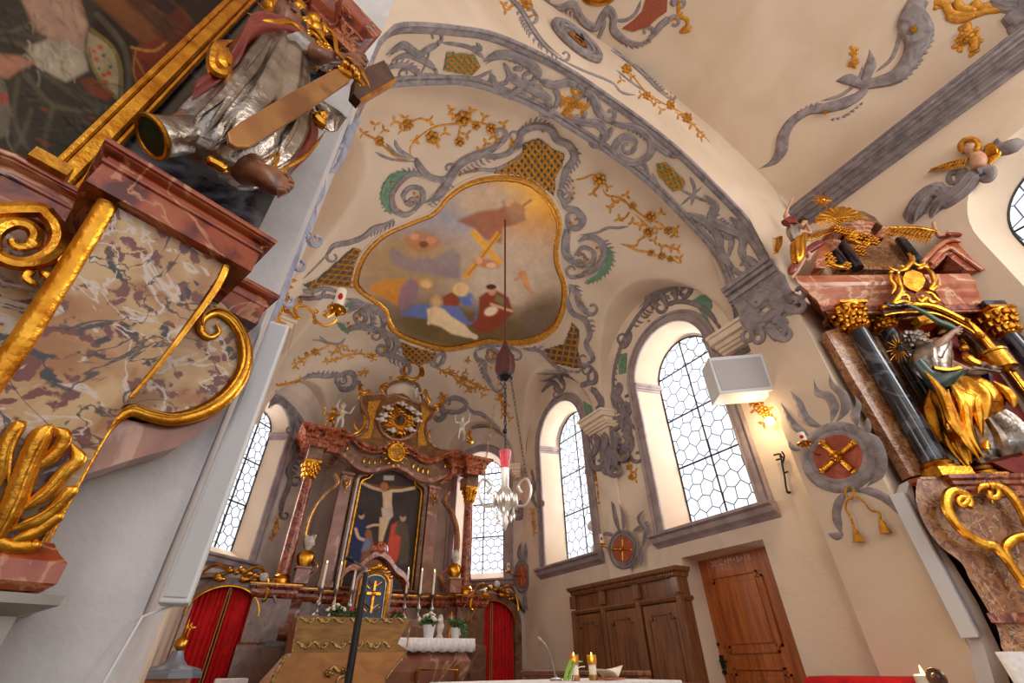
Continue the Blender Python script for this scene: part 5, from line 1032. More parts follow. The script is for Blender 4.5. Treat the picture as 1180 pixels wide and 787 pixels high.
    mb = MB(); mb.sweep(pl, [(-.1, 4.08), (0, 4.08), (0, 4.2), (.03, 4.22), (.03, 4.27), (.08, 4.33), (.13, 4.36), (.13, 4.41), (-.1, 4.43)]); build('corner_cornice', mb, REDM, alt, smooth=False)
# curving entablature over the picture
cv = crom([V3(XC-1.15, 4.46), V3(XC-.95, 4.40), V3(XC-.72, 4.25), V3(XC-.45, 4.22), V3(XC, 4.38), V3(XC+.45, 4.22), V3(XC+.72, 4.25), V3(XC+.95, 4.40), V3(XC+1.15, 4.46)], 6)
for nm, m_, prof in (('curved_cornice', REDM, [(8.35, .0), (7.98, .0), (7.98, .03), (7.93, .06), (7.93, .1), (8.35, .12)]), ('curved_frieze', BRNM, [(8.35, -.28), (8.1, -.28), (8.1, -.0), (8.35, 0)]), ('curved_architrave', PNKM, [(8.35, -.34), (8.06, -.34), (8.06, -.27), (8.35, -.27)])):
    mb = MB(); mb.rings([[V3(p[0], y, p[1]+z) for y, z in prof] for p in cv]); build(nm, mb, m_, alt, ang=30)
mb = MB()
for x in (-.62, -.52, -.42, -.32, .3, .4, .5, .6, .95, 1.03, -.95, -1.03, 1.1, -1.1):
    z = np.interp(XC+x, [p[0] for p in cv], [p[1] for p in cv]); mb.blob((XC+x, 8.08, z-.13), (.022, .02, .07), n=8, m=6)
build('gilded_flutes', mb, GOLD, alt)['kind'] = 'stuff'
# carved gable above
TG = (400, 400, 4.92); GP = AY(8.2)
gb = Z(*TG, [(10, 525), (55, 500), (100, 480), (112, 430), (110, 390), (85, 340), (78, 290), (95, 268), (150, 268), (205, 262), (228, 285), (268, 268), (312, 262), (345, 280), (372, 312), (405, 318), (425, 290), (442, 305), (470, 335), (503, 355), (480, 400), (455, 430), (448, 480), (470, 540), (520, 575), (600, 590), (650, 585), (655, 622), (560, 652), (480, 640), (400, 600), (350, 565), (280, 548), (200, 560), (120, 580), (60, 580)])
mb = MB(); q = [GP(*p)[0] for p in gb]; mb.prism(q, V3(0, .16, 0)); gable = build('gable', mb, GABM, alt, smooth=False)
mb = MB(); stroke(mb, shift(GP, .01), gb[:12]+gb[15:], 1.5, n=2, closed=True); build('gable_moulding', mb, PNKM, gable)
for pl_ in ([(118, 310), (190, 305), (160, 370), (150, 440), (130, 520), (60, 520), (115, 480), (130, 420), (115, 360)], [(420, 330), (470, 370), (440, 420), (430, 480), (450, 560), (400, 560), (400, 480), (420, 420)]):
    mb = MB(); patch(mb, GP, Z(*TG, pl_), .02); build('gable_field', mb, GOLDM, gable, smooth=False)
mb = MB(); stroke(mb, GP, Z(*TG, [(225, 282), (218, 245), (245, 210), (300, 190), (350, 190), (400, 215), (418, 262), (425, 305)]), 2.2, n=5); build('crest_arch', mb, BRNM, gable)
mb = MB(); patch(mb, Plane((0, 8.34, 0), (0, -1, 0)), Z(*TG, [(225, 280), (222, 240), (260, 205), (320, 192), (370, 200), (410, 230), (415, 300), (370, 310), (345, 280), (312, 262), (268, 268)]), .02); build('opening_backing_panel', mb, PLAST, gable)  # plaster panel stands in for the vault seen through the crest opening
mb = MB()
for pts, w_ in (([(365, 95), (330, 110), (318, 140), (335, 175), (370, 188), (405, 172), (415, 138), (400, 108), (365, 95)], 2.4), ([(330, 175), (290, 180), (275, 195)], 2.5), ([(400, 178), (430, 160), (420, 110)], 1.5), ([(150, 268), (120, 250), (95, 262), (70, 250), (75, 220), (95, 225)], 2.3), ([(205, 262), (190, 235), (215, 215), (235, 225)], 2.3), ([(425, 270), (440, 250), (450, 290), (465, 310), (455, 330)], 2.4), ([(470, 340), (520, 330), (545, 310), (520, 300)], 2), ([(495, 360), (515, 345), (530, 330)], 3), ([(5, 500), (50, 490), (90, 450), (100, 410), (80, 370)], 2), ([(60, 480), (40, 450), (45, 420)], 1.5), ([(470, 470), (460, 500), (475, 530)], 1.6), ([(60, 300), (75, 270), (100, 280)], 2)): stroke(mb, shift(GP, .04), Z(*TG, pts), w_, n=5, taper=.25)
for x, y in ((365, 190), (240, 180), (285, 190), (95, 262), (75, 250), (210, 240), (455, 300), (440, 270), (130, 262), (530, 270), (545, 285), (340, 60), (365, 92)):
    (a, b), = Z(*TG, [(x, y)]); flower(mb, shift(GP, .04), a, b, 2.8)
build('gilded_crest_ornament', mb, GOLD, gable)
gl = build('glory', MB(), GOLD, alt); gc = (290, 425); Gs = shift(GP, .05); mb = MB()
for k in range(36):
    a = 2*pi*k/36; L = 92+14*(k % 3); p = Z(*TG, [(gc[0]+30*cos(a), gc[1]+25*sin(a)), (gc[0]+L*cos(a), gc[1]+L*.85*sin(a))]); stroke(mb, Gs, p, [1.6, .7], n=2, ns=6)
build('gilded_rays', mb, GOLD, gl)['kind'] = 'stuff'
mb = MB(); stroke(mb, shift(GP, .03), [(Z(*TG, [(gc[0]+112*cos(t), gc[1]+102*sin(t))]))[0] for t in np.linspace(0, 2*pi, 30)[:-1]], 2.2, n=1, closed=True); build('ring_moulding', mb, PNKM, gl)
mb = MB(); rnd = random.Random(5)
for k in range(30):
    a = rnd.uniform(0, 2*pi); r = rnd.uniform(50, 84); (x, y), = Z(*TG, [(gc[0]+r*cos(a), gc[1]+r*.85*sin(a))]); p, n = shift(GP, .07)(x, y); q = rnd.uniform(.03, .055); mb.blob(p, (q*1.3, q*.7, q*.8), n=8)
build('gilded_clouds', mb, GOLD, gl)['kind'] = 'stuff'
for x, y in ((222, 358), (302, 335), (350, 362), (384, 388), (185, 425), (248, 485), (348, 480), (205, 400), (385, 425)):
    (a, b), = Z(*TG, [(x, y)]); p, n = shift(GP, .13)(a, b); o = build('cherub_head', MB().blob(p, (.052, .05, .058), n=12, m=8), WSTA, gl)
    mb = MB(); mb.blob(p+V3(-.075, .01, .0), (.045, .015, .028), n=8); mb.blob(p+V3(.075, .01, .0), (.045, .015, .028), n=8); mb.blob(p+V3(0, -.05, 0), (.01, .012, .012), n=6, m=4); build('wings_and_nose', mb, WSTA, o)
f_ = frame(shift(GP, .12)(*Z(*TG, [(292, 450)])[0])[0], 0); J = child_joints(f_, .26); skinfig('dark_enthroned_figure', J, BODY_E, mat('dark_robe', (84, 62, 60), .6), gl, sub=1)
(a, b), = Z(*TG, [(287, 500)]); p = shift(GP, .12)(a, b)[0]; build('gilded_globe', MB().blob(p, (.075, .07, .075), n=14, m=10), GOLD, gl)
# name cartouche in the middle of the entablature
ca_ = build('cartouche', MB(), GOLD, alt); KP = Plane((0, 7.9, 0), (0, -1, 0)); kc = (277, 600); mb = MB()
patch(mb, KP, [Z(*TG, [(kc[0]+42*cos(t), kc[1]+45*sin(t))])[0] for t in np.linspace(0, 2*pi, 24)[:-1]], .04); build('cartouche_shield', mb, GOLD, ca_)
mb = MB(); stroke(mb, shift(KP, .04), [Z(*TG, [(kc[0]+44*cos(t), kc[1]+48*sin(t))])[0] for t in np.linspace(0, 2*pi, 24)[:-1]], 1.8, n=1, closed=True)
for t in np.linspace(0, 2*pi, 15)[:-1]: (x, y), = Z(*TG, [(kc[0]+50*cos(t), kc[1]+58*sin(t))]); leaf(mb, KP, x, y, t, 5)
build('cartouche_rim', mb, GOLD, ca_)
mb = MB()
for k in range(4): stroke(mb, shift(KP, .045), Z(*TG, [(kc[0]-26+k*2, kc[1]-20+k*13), (kc[0]+26-k*2, kc[1]-17+k*13)]), .45, n=2)
build('cartouche_lines', mb, BRNM, ca_)
# picture frame and picture
fx = [(-.58, 2.06), (-.58, 3.70), (-.55, 3.78), (-.45, 3.83), (-.39, 3.93), (-.22, 4.04), (0, 4.09)]; fx = fx+[(-x, z) for x, z in fx[-2::-1]]
mb = MB(); L = [V3(XC+x, 8.24, z) for x, z in fx]; mb.strip(L, [V3(0, -1, 0)]*len(L), .026, .04, 8, True); pfr = build('picture_frame', mb, GOLD, alt)
mb = MB(); L = [V3(XC+x*1.12, 8.24, 2.06+(z-2.06)*1.035) for x, z in fx]; mb.strip(L, [V3(0, -1, 0)]*len(L), .05, .06, 8, True); build('frame_surround', mb, BRNM, pfr)
PT = (390, 520, 6.555); Pp = AY(8.27)
pic = Paint(384, 532, 492, 722, .8, (62, 50, 46)); P = pic
z_ = lambda *p: [(PT[0]+a/PT[2], PT[1]+b/PT[2]) for a, b in p]
P.noise(.25, 18); P.poly(z_((340, 185), (420, 185), (418, 222), (340, 220)), (176, 160, 146), 1.2); P.poly(z_((170, 235), (340, 262), (560, 268), (560, 285), (340, 290), (180, 250)), (112, 70, 48), 1.5)
P.line(z_((175, 238), (250, 275), (340, 300)), 1.7, (196, 160, 122)); P.line(z_((395, 300), (470, 298), (570, 278)), 1.7, (206, 172, 136))
P.poly(z_((328, 300), (405, 298), (400, 380), (405, 440), (335, 440), (335, 370)), (206, 176, 138), 1.6).ell(390+345/6.555, 520+270/6.555, 4.6, 5.5, (170, 92, 40)).ell(390+345/6.555, 520+280/6.555, 3, 4, (150, 104, 72))
P.poly(z_((322, 430), (405, 425), (412, 490), (385, 520), (330, 500)), (190, 172, 150), 1.5).poly(z_((310, 500), (350, 500), (335, 620), (320, 710), (300, 705), (305, 600)), (200, 168, 130), 1.5).poly(z_((350, 500), (392, 500), (355, 600), (330, 690), (320, 680), (335, 600)), (208, 178, 140), 1.5)
P.poly(z_((130, 530), (170, 510), (215, 540), (225, 600), (240, 700), (220, 800), (60, 900), (80, 700), (110, 600)), (44, 48, 84), 2.5).ell(390+172/6.555, 520+480/6.555, 3.4, 5, (196, 160, 132)).ell(390+168/6.555, 520+462/6.555, 4.2, 4, (50, 40, 50)).line(z_((130, 590), (150, 650), (190, 670)), 1.8, (206, 174, 142)).line(z_((215, 575), (260, 560), (300, 558)), 1.3, (204, 168, 134))
P.ell(390+225/6.555, 520+630/6.555, 4, 6, (140, 92, 50)).poly(z_((200, 660), (250, 650), (270, 740), (200, 800), (170, 760)), (120, 116, 136), 2.5).poly(z_((230, 640), (265, 700), (270, 790), (340, 800), (300, 900), (150, 900), (180, 760), (250, 740)), (134, 84, 52), 3)
P.poly(z_((400, 560), (450, 530), (430, 620), (475, 640), (470, 720), (440, 830), (340, 900), (360, 740), (385, 640)), (196, 74, 52), 2.5).poly(z_((440, 540), (480, 520), (520, 560), (535, 680), (520, 860), (450, 860), (470, 650), (420, 620)), (88, 74, 60), 3).ell(390+485/6.555, 520+500/6.555, 3.6, 5, (178, 140, 112)).ell(390+485/6.555, 520+480/6.555, 4, 3, (80, 56, 44))
P.noise(.1, 4).noise(.08, 2)
clipp = [proj_ for proj_ in []]
def projpx(p):
    v = np.array(p, float)-CAM; z = v@_fw; return CX+F*(v@_rt)/z, CY-F*(v@_up)/z
pic.build('altar_painting', Pp, clip=[projpx((XC+x, 8.27, z)) for x, z in fx], rough=.45, parent=alt)
# altar shelf, tabernacle, mensa
mb = MB(); mb.box((1.95, 7.35, .8), (2.1, .6, 1.58)); build('altar_block', mb, BRNM, label='marbled block behind the altar table carrying the candlesticks', cat='altar step', smooth=False, bevel=.01)
tb = thing('tabernacle', 'gilded tabernacle with blue arched door and cross on the altar', 'tabernacle'); tx, ty = 1.86, 7.3
hw, z0, z1 = .27, 1.6, 2.05
def archp(hw, z0, z1, n=14): return [(-hw, z0)]+[(-hw*cos(a), z1+hw*.75*sin(a)) for a in np.linspace(0, pi, n)]+[(hw, z0)]
mb = MB(); mb.prism([V3(tx+x, ty+.02, z) for x, z in archp(hw, z0, z1)], V3(0, .3, 0)); build('body', mb, PNKM, tb)
mb = MB(); L = [V3(tx+x, ty, z) for x, z in archp(.2, z0, z1-.03)]; mb.strip(L, [V3(0, -1, 0)]*len(L), .035, .04, 8); build('gilded_arch', mb, GOLD, tb)
mb = MB(); mb.prism([V3(tx+x, ty+.0, z) for x, z in archp(.165, z0, z1-.03)], V3(0, .03, 0)); dr_ = build('door', mb, mat('blue_enamel', (52, 66, 92), .4, c2=(40, 50, 74), scale=20), tb)
mb = MB(); mb.strip([V3(tx+x, ty-.01, z) for x, z in archp(.158, z0, z1-.03)], [V3(0, -1, 0)]*16, .01, .015, 6); build('silver_edge', mb, SILV, dr_)
mb = MB(); mb.box((tx, ty-.015, 1.86), (.03, .02, .4)); mb.box((tx, ty-.015, 1.9), (.2, .02, .035)); mb.blob((tx, ty-.02, 1.9), (.035, .02, .035))
for s in (-1, 1):
    for zz_ in (1.72, 2.0): mb.tube([V3(tx+s*.02, ty-.012, zz_), V3(tx+s*.09, ty-.012, zz_+.05), V3(tx+s*.12, ty-.012, zz_), V3(tx+s*.07, ty-.012, zz_-.04)], .008, 5)
build('gilded_cross', mb, GOLD, dr_)
mb = MB(); cr = crom([V3(-.5, 2.08), V3(-.4, 2.2), V3(-.28, 2.22), V3(-.15, 2.35), V3(0, 2.42), V3(.15, 2.35), V3(.28, 2.22), V3(.42, 2.14), V3(.5, 2.0)], 4); mb.rings([[V3(tx+p[0], ty-.06, p[1]-.04), V3(tx+p[0], ty-.06, p[1]+.04), V3(tx+p[0], ty+.2, p[1]+.04), V3(tx+p[0], ty+.2, p[1]-.04)] for p in cr])
mb.lathe((tx, ty+.05, 2.4), [(.10, 0), (.14, .06), (.13, .13), (.08, .19), (0, .21)], 14); build('scrolled_hood', mb, REDM, tb)
mb = MB()
for s in (-1, 1):
    for k in range(4): mb.blob((tx+s*(.04+.05*k), ty-.1, 2.2-.012*k*k+.02), (.035, .02, .03), n=8)
mb.blob((tx, ty-.11, 2.24), (.04, .03, .05)); build('gilded_crest', mb, GOLD, tb)
# altar table
me_ = thing('altar_table', 'marbled high altar table with gilded border and scrolled corner', 'altar'); mx0, mx1 = 1.1, 2.95
mb = MB(); prof = [(0, 1.2), (.02, 1.16), (.06, 1.1), (.04, 1.0), (-.06, .8), (-.1, .5), (-.06, .1), (-.05, 0)]
for_ = lambda o: [V3(mx0-o, 7.0, 0), V3(mx0-o, 6.45-o, 0), V3(mx1+o, 6.45-o, 0), V3(mx1+o, 7.0, 0)]
mb.rings([[p+V3(0, 0, z) for p in for_(o)] for o, z in prof]); build('body', mb, PNKM, me_, smooth=False)
mb = MB(); mb.tube([V3(2.3, 6.45, .3), V3(2.3, 6.4, 1.02), V3(2.84, 6.4, 1.02), V3(2.84, 6.45, .3)], .018, 6); mb.tube([V3(2.86, 6.4, .4), V3(2.78, 6.4, .7), V3(2.7, 6.4, .78)], .02, 6); build('gilded_border', mb, GOLD, me_)
cl = MB(); nx = 60; zc0 = 1.34
P0 = [V3(1.0, 7.02, zc0), V3(1.0, 6.36, zc0), V3(3.03, 6.36, zc0), V3(3.03, 7.02, zc0)]; mb = MB(); mb.box((2.015, 6.7, zc0-.01), (2.03, .66, .02)); c0 = build('altar_cloth', mb, WHTC, label='white altar cloth with scalloped lace edge on the high altar', cat='altar cloth', smooth=False)
mb = MB(); vs = []; N_ = 120
for i in range(N_+1):
    x = 1.0+2.04*i/N_; d = .015*sin(i*.9)+.006*sin(i*2.3); h = .13+.018*abs(sin(i*.42))
    vs += [V3(x, 6.355, zc0), V3(x, 6.345-abs(d), zc0-h*.5), V3(x, 6.34+d, zc0-h)]
mb.add(vs, [(3*i+k, 3*i+3+k, 3*i+4+k, 3*i+1+k) for i in range(N_) for k in (0, 1)]); o = build('lace_edge', mb, WHTC, c0, ang=180); sd = o.modifiers.new('t', 'SOLIDIFY'); sd.thickness = .005
# candlesticks
def candlestick(x, y, z, label):
    k = thing('candlestick', label, 'candlestick', 'candlesticks on the high altar')
    mb = MB(); mb.lathe((x, y, z), [(.06, 0), (.055, .02), (.02, .05), (.014, .09), (.03, .12), (.034, .145), (.02, .17), (.012, .2), (.012, .27), (.02, .29), (.05, .315), (.052, .325), (.02, .33)], 14); build('silver_stem', mb, SILV, k)
    c = build('candle', MB().lathe((x, y, z+.33), [(.017, 0), (.015, .3), (.006, .305)], 10), IVOR, k); build('flame', MB().lathe((x, y, z+.64), [(.001, 0), (.006, .008), (.004, .02), (.0005, .035)], 8), FLAM, c)
cs = ['outermost candlestick left of the tabernacle on the altar', 'middle one of the three candlesticks left of the tabernacle', 'candlestick left of and nearest to the blue tabernacle door', 'candlestick right of and nearest to the tabernacle', 'middle one of the three candlesticks right of the tabernacle', 'outermost candlestick right of the tabernacle above the flowers']
for x, l_ in zip((1.14, 1.34, 1.55, 2.33, 2.545, 2.75), cs): candlestick(x, 7.27, 1.6, l_)
def bouquet(name, label, cat, c, s, petal, pot=True, foliage=True, n=26, trail=False):
    k = thing(name, label, cat); c = V3(*c); rnd = random.Random(int(c[0]*100))
    if pot: build('pot', MB().lathe(c, [(.045*s, 0), (.065*s, .12*s), (.07*s, .125*s), (.06*s, .125*s), (.05*s, .05*s)], 16), WHTP, k)
    if foliage:
        mb = MB()
        for i in range(40):
            a = rnd.uniform(0, 6.28); r = rnd.uniform(.01, .1)*s; d = V3(cos(a)*r, sin(a)*r, (.12 if pot else 0)*s+rnd.uniform(0, .1)*s)
            mb.blob(c+d, (.03*s, .012*s, .02*s), R=np.array(Matrix.Rotation(a, 3, 'Z')), n=6, m=4)
        if trail:
            for i in range(30): mb.blob(c+V3(.1+.02*sin(i), -.05, .14-.012*i+.02*rnd.random())*s, (.03*s, .02*s, .02*s), n=6, m=4)
        build('leaves', mb, mat('leaf_green', (74, 104, 54), .6, c2=(46, 74, 34), scale=20), k)['kind'] = 'stuff'
    if petal:
        mb = MB()
        for i in range(n):
            a = rnd.uniform(0, 6.28); r = rnd.uniform(0, .11)*s; d = V3(cos(a)*r, sin(a)*r, (.13 if pot else .02)*s+(.11-r*.5)*s*rnd.uniform(.7, 1)); mb.blob(c+d, (.024*s, .024*s, .018*s), n=7, m=4)
        build('blossoms', mb, petal, k)['kind'] = 'stuff'
    return k
PETW = mat('cream_petals', (232, 222, 200), .7); PETR = mat('red_petals', (196, 30, 50), .7)
bouquet('potted_flowers', 'white chrysanthemums in a white pot on the high altar cloth', 'potted flowers', (2.49, 6.62, zc0), 1.25, PETW)
bouquet('potted_plant', 'green trailing plant in a white pot at the right altar edge', 'potted plant', (2.87, 6.62, zc0), 1.05, None, trail=True)
bouquet('flower_arrangement', 'low white flowers left of the tabernacle', 'flowers', (1.36, 7.15, 1.6), 1.1, PETW, pot=False)
bouquet('flower_arrangement', 'red flowers at the left foot of the tabernacle', 'flowers', (1.6, 7.12, 1.6), .9, PETR, pot=False, n=10)
bouquet('flower_arrangement', 'red flowers at the right foot of the tabernacle', 'flowers', (2.19, 7.12, 1.6), .9, PETR, pot=False, n=10)
k = thing('gilded_reliquary', 'small pale carved figurine beside the white flower pot', 'figurine'); mb = MB(); mb.lathe((2.66, 6.66, zc0), [(.06, 0), (.05, .02), (.03, .06), (.05, .12), (.055, .16), (.03, .2), (.035, .24), (.02, .28), (0, .285)], 12, lobes=5, la=.12); build('figure', mb, WSTA, k)
k = thing('gilded_pyramid', 'small gilded pointed ornament behind the green plant', 'ornament'); mb = MB(); mb.lathe((2.9, 6.85, zc0), [(.06, 0), (.03, .1), (.015, .2), (.02, .24), (.003, .34)], 10); build('spire', mb, GOLD, k)
# putti and busts on the retable
def putto(label, f, h, m=WSTA, hair=HAIR, cat='putto', name='putto', **pose):
    J = child_joints(f, h, **pose); o = skinfig(name, J, BODY_E, m, label=label, cat=cat); face(f, h, o, pose.get('tilt', 0), hair); return o
def at(S, x, y): return S(x, y)[0]
FA = Plane((0, 7.95, 0), (0, -1, 0))
p0 = at(FA, 389, 494); putto('white carved putto standing on the left cornice of the high altar', frame(p0, .2), .52, WSTA, WSTA, la=(-.25, -.1, .75), lh=(-.2, -.15, .98))
p0 = at(FA, 379, 495); putto('gilded bust-like putto at the left corner of the high altar cornice', frame(p0, -.2), .44, GOLD, GOLD, lk=(-.12, -.2, .32), rk=(.12, -.2, .3))
p0 = at(FA, 531, 506); putto('white carved putto on the right cornice of the high altar', frame(p0, -.2), .54, WSTA, WSTA, ra=(.25, -.1, .75), rh=(.24, -.15, .98))
p0 = at(Plane((0, 8.05, 0), (0, -1, 0)), 478, 463); putto('white putto seated on the crest of the high altar gable', frame(p0, .3), .36, WSTA, HAIR, lk=(-.15, -.22, .42), lf=(-.12, -.2, .14), rk=(.2, -.15, .35), rf=(.3, -.1, .1))
mb = MB(); stroke(mb, shift(FA, .05), Z(*TG, [(690, 480), (680, 510), (700, 540), (670, 530)]), 3, n=5); build('gilded_drapery', mb, GOLD, label='gilded drapery knot below the right cornice putto', cat='drapery')
for s, lb in ((-1, 'white bearded bust on bracket between left columns of the high altar'), (1, 'white bust on bracket between right columns of the high altar')):
    c = V3(XC+s*1.22, 7.93, 2.04); k = thing('bust', lb, 'bust')
    build('pedestal', MB().box(c+V3(0, 0, .1), (.2, .2, .2)).box(c+V3(0, 0, .21), (.24, .24, .03)), PNKM, k, bevel=.006, smooth=False)
    mb = MB(); loft(mb, [(c+V3(0, 0, z), V3(a, 0, 0), V3(0, b, 0)) for z, a, b in ((.23, .07, .06), (.3, .11, .08), (.38, .13, .08), (.43, .10, .06), (.46, .045, .04))], folds=5, amp=.06); build('gilded_torso', mb, GOLD, k)
    mb = MB(); mb.lathe(c+V3(0, 0, .44), [(.04, 0), (.04, .05), (.055, .07), (.07, .12), (.065, .17), (.04, .21), (0, .22)], 12); mb.blob(c+V3(0, -.07, .56), (.014, .02, .02), n=6)
    for i in range(22): a = i*2.4; mb.blob(c+V3(cos(a)*.06, abs(sin(a))*.05-.01, .55+.012*(i % 11)), (.025,)*3, n=6, m=4)
    build('head', mb, WSTA, k)
# curtained doorways beside the altar
def portal(xc, lab, ys=7.93):
    k = thing('doorway_frame', 'arched marbled doorway frame with gilded crest %s of the high altar' % lab, 'doorway'); w, sp_ = .43, 1.62
    def ar(w, n=20, k_=.8): return [(-w, 0)]+[(-w*cos(a), sp_+w*k_*sin(a)) for a in np.linspace(0, pi, n)]+[(w, 0)]
    A, B = ar(w), ar(w+.13); mb = MB()
    mb.rings([[V3(xc+a[0], ys-.06, a[1]), V3(xc+b[0], ys-.06, b[1]), V3(xc+b[0], ys+.06, b[1]), V3(xc+a[0], ys+.06, a[1])] for a, b in zip(A, B)]); build('arch', mb, BRNM, k, ang=30)
    mb = MB(); mb.strip([V3(xc+a[0], ys-.07, a[1]) for a in A[1:-1]], [V3(0, -1, 0)]*20, .016, .02, 6); build('inner_bead', mb, GOLD, k)
    mb = MB(); cv_ = crom([V3(-w-.17, 1.78), V3(-w+.02, 2.02), V3(-.2, 2.06), V3(0, 2.14), V3(.2, 2.06), V3(w-.02, 2.02), V3(w+.17, 1.78)], 5); mb.rings([[V3(xc+p[0], ys-.12, p[1]-.0), V3(xc+p[0], ys-.12, p[1]+.05), V3(xc+p[0], ys+.06, p[1]+.07), V3(xc+p[0], ys+.06, p[1])] for p in cv_]); build('scrolled_cornice', mb, BRNM, k)
    mb = MB(); Sp = Plane((0, ys-.13, 0), (0, -1, 0)); rnd = random.Random(3)
    for i in range(16):
        a = rnd.uniform(-.38, .38); mb.blob((xc+a, ys-.13, 2.13-abs(a)*.35+rnd.uniform(-.05, .06)), (rnd.uniform(.03, .06), .03, rnd.uniform(.02, .045)), n=8)
    for s in (-1, 1): mb.tube(crom([V3(xc+s*.1, ys-.14, 2.12), V3(xc+s*.25, ys-.15, 2.2), V3(xc+s*.4, ys-.14, 2.08), V3(xc+s*.46, ys-.13, 1.85), V3(xc+s*.42, ys-.13, 1.8)], 5), .022, 6)
    build('gilded_crest', mb, GOLD, k)
    mb = MB(); mb.blob((xc+(.36 if lab == 'left' else .02), ys-.16, 2.2-(.12 if lab == 'left' else 0)), (.06, .05, .06), n=10, m=8); build('white_cherub_head', mb, WSTA, k)
    for side, nm in ((-1, 'left'), (1, 'right')):
        mb = MB(); n = 60; rs = []
        for i in range(n+1):
            x = side*(.008+(w+.02)*i/n); zt = sp_+(w+.02)*.8*sqrt(max(0, 1-(x/(w+.02))**2)); y = ys+.02+.028*sin(i*.75)+.008*sin(i*2.1); yt = ys+.02+.012*sin(i*.9)
            rs.append([V3(xc+x, yt, zt), V3(xc+x, (y+yt)/2, zt*.75), V3(xc+x, y, zt*.4), V3(xc+x, y, .02)])
        mb.rings(rs, closed=False, caps=False); o = build('red_curtain', mb, REDC, label='%s half of the red curtain in the doorway %s of the altar' % (nm, lab), cat='curtain', ang=180); q = o.modifiers.new('t', 'SOLIDIFY'); q.thickness = .004
        mb = MB(); mb.box((xc+side*.018, ys-.005, 1.0), (.014, .006, 1.9)); build('gold_braid', mb, mat('gold_braid', (176, 124, 60), .6), o, smooth=False)
portal(4.09, 'right'); portal(.06, 'left')
# ================================================================== FURNITURE OF THE CHANCEL
LPX = lambda S, pts: [S(*p)[0] for p in pts]
# gilded ambo in front of the high altar
AP = Plane((0, 5.0, 0), (0, -1, 0)); T3 = (330, 690, 5.619)
ab = thing('ambo', 'slanted gilded panel ambo with metal scroll bands in front of the high altar', 'ambo')
AMB = mat('ochre_marbling', (176, 118, 56), .5, c2=(150, 96, 44), scale=1.6, detail=6, stretch=(3, 1, 6)); AMBT = mat('dark_ochre_panel', (138, 96, 42), .35, .35, c2=(104, 70, 30), scale=2.2, detail=3, stretch=(2, 1, 9))
AMBT.node_tree.nodes['Principled BSDF'].inputs['Metallic'].default_value = .5
low = Z(*T3, [(40, 350), (780, 345), (760, 380), (700, 450), (640, 510), (640, 560)]); b_ = AP(*low[-1])[0]; a_ = AP(*low[0])[0]
mb = MB(); q = LPX(AP, low)+[V3(b_[0]-.02, 5, .3), V3(b_[0]-.02, 5, 0), V3(.45, 5, 0), V3(.40, 5, .6), V3(.50, 5, .95)]; mb.prism(q, V3(0, .5, 0)); build('lower_body', mb, AMB, ab, smooth=False)
up_ = Z(*T3, [(75, 118), (805, 125), (770, 190), (740, 250), (720, 290), (780, 330), (780, 345), (40, 350)]); mb = MB(); mb.prism(LPX(AP, up_), V3(0, .5, 0)); build('upper_panel', mb, AMBT, ab, smooth=False)
def scband(mb, S, x0, x1, y, amp, step, w):
    n = int((x1-x0)/step)
    for i in range(n):
        xa = x0+i*step; s = 1 if i % 2 else -1
        stroke(mb, S, Z(*T3, [(xa, y-s*amp*.4), (xa+step*.3, y+s*amp), (xa+step*.7, y+s*amp*.3), (xa+step*.95, y-s*amp*.8), (xa+step*.6, y-s*amp*.2)]), w, n=4, taper=.25)
    for i in range(n*2): (a, b), = Z(*T3, [(x0+i*step/2, y)]); leaf(mb, S, a, b, -pi/2+(.5 if i % 2 else -.5), 3)
BRASS = mat('antique_brass', (190, 158, 96), .4, .8, c2=(120, 92, 50), scale=30, bump=.3, bscale=60)
mb = MB(); Sx = shift(AP, .012); scband(mb, Sx, 78, 800, 140, 16, 52, .9); build('brass_scroll_band', mb, BRASS, ab)
mb = MB(); scband(mb, Sx, 50, 720, 300, 20, 56, 1.0); build('brass_scroll_band', mb, BRASS, ab)
mb = MB(); stroke(mb, Sx, Z(*T3, [(72, 118), (60, 200), (42, 300), (38, 345)]), .8, n=3); build('brass_edge', mb, BRASS, ab); mb = MB(); stroke(mb, Sx, Z(*T3, [(796, 185), (785, 250), (778, 320)]), 1.0, n=3); build('brass_edge', mb, BRASS, ab); mb = MB()
stroke(mb, Sx, Z(*T3, [(775, 345), (740, 400), (690, 455), (645, 520)]), .9, n=3); build('brass_edge', mb, BRASS, ab)
mb = MB(); flower(mb, Sx, *Z(*T3, [(275, 480)])[0], 5.5); flower(mb, Sx, *Z(*T3, [(380, 465)])[0], 6); stroke(mb, Sx, Z(*T3, [(255, 500), (300, 440), (340, 470), (400, 430), (410, 480), (340, 510), (330, 545)]), 1.6, n=4); build('brass_shell', mb, BRASS, ab)
mb = MB()
for x, y in ((-20, 380), (-35, 420), (-60, 470), (-80, 500), (-90, 540)): (a, b), = Z(*T3, [(x, y)]); flower(mb, AP, a, b, 2.6)
stroke(mb, AP, Z(*T3, [(0, 360), (-30, 420), (-70, 480), (-100, 560)]), 1.6, n=4); build('brass_leaf_edge', mb, BRASS, ab)
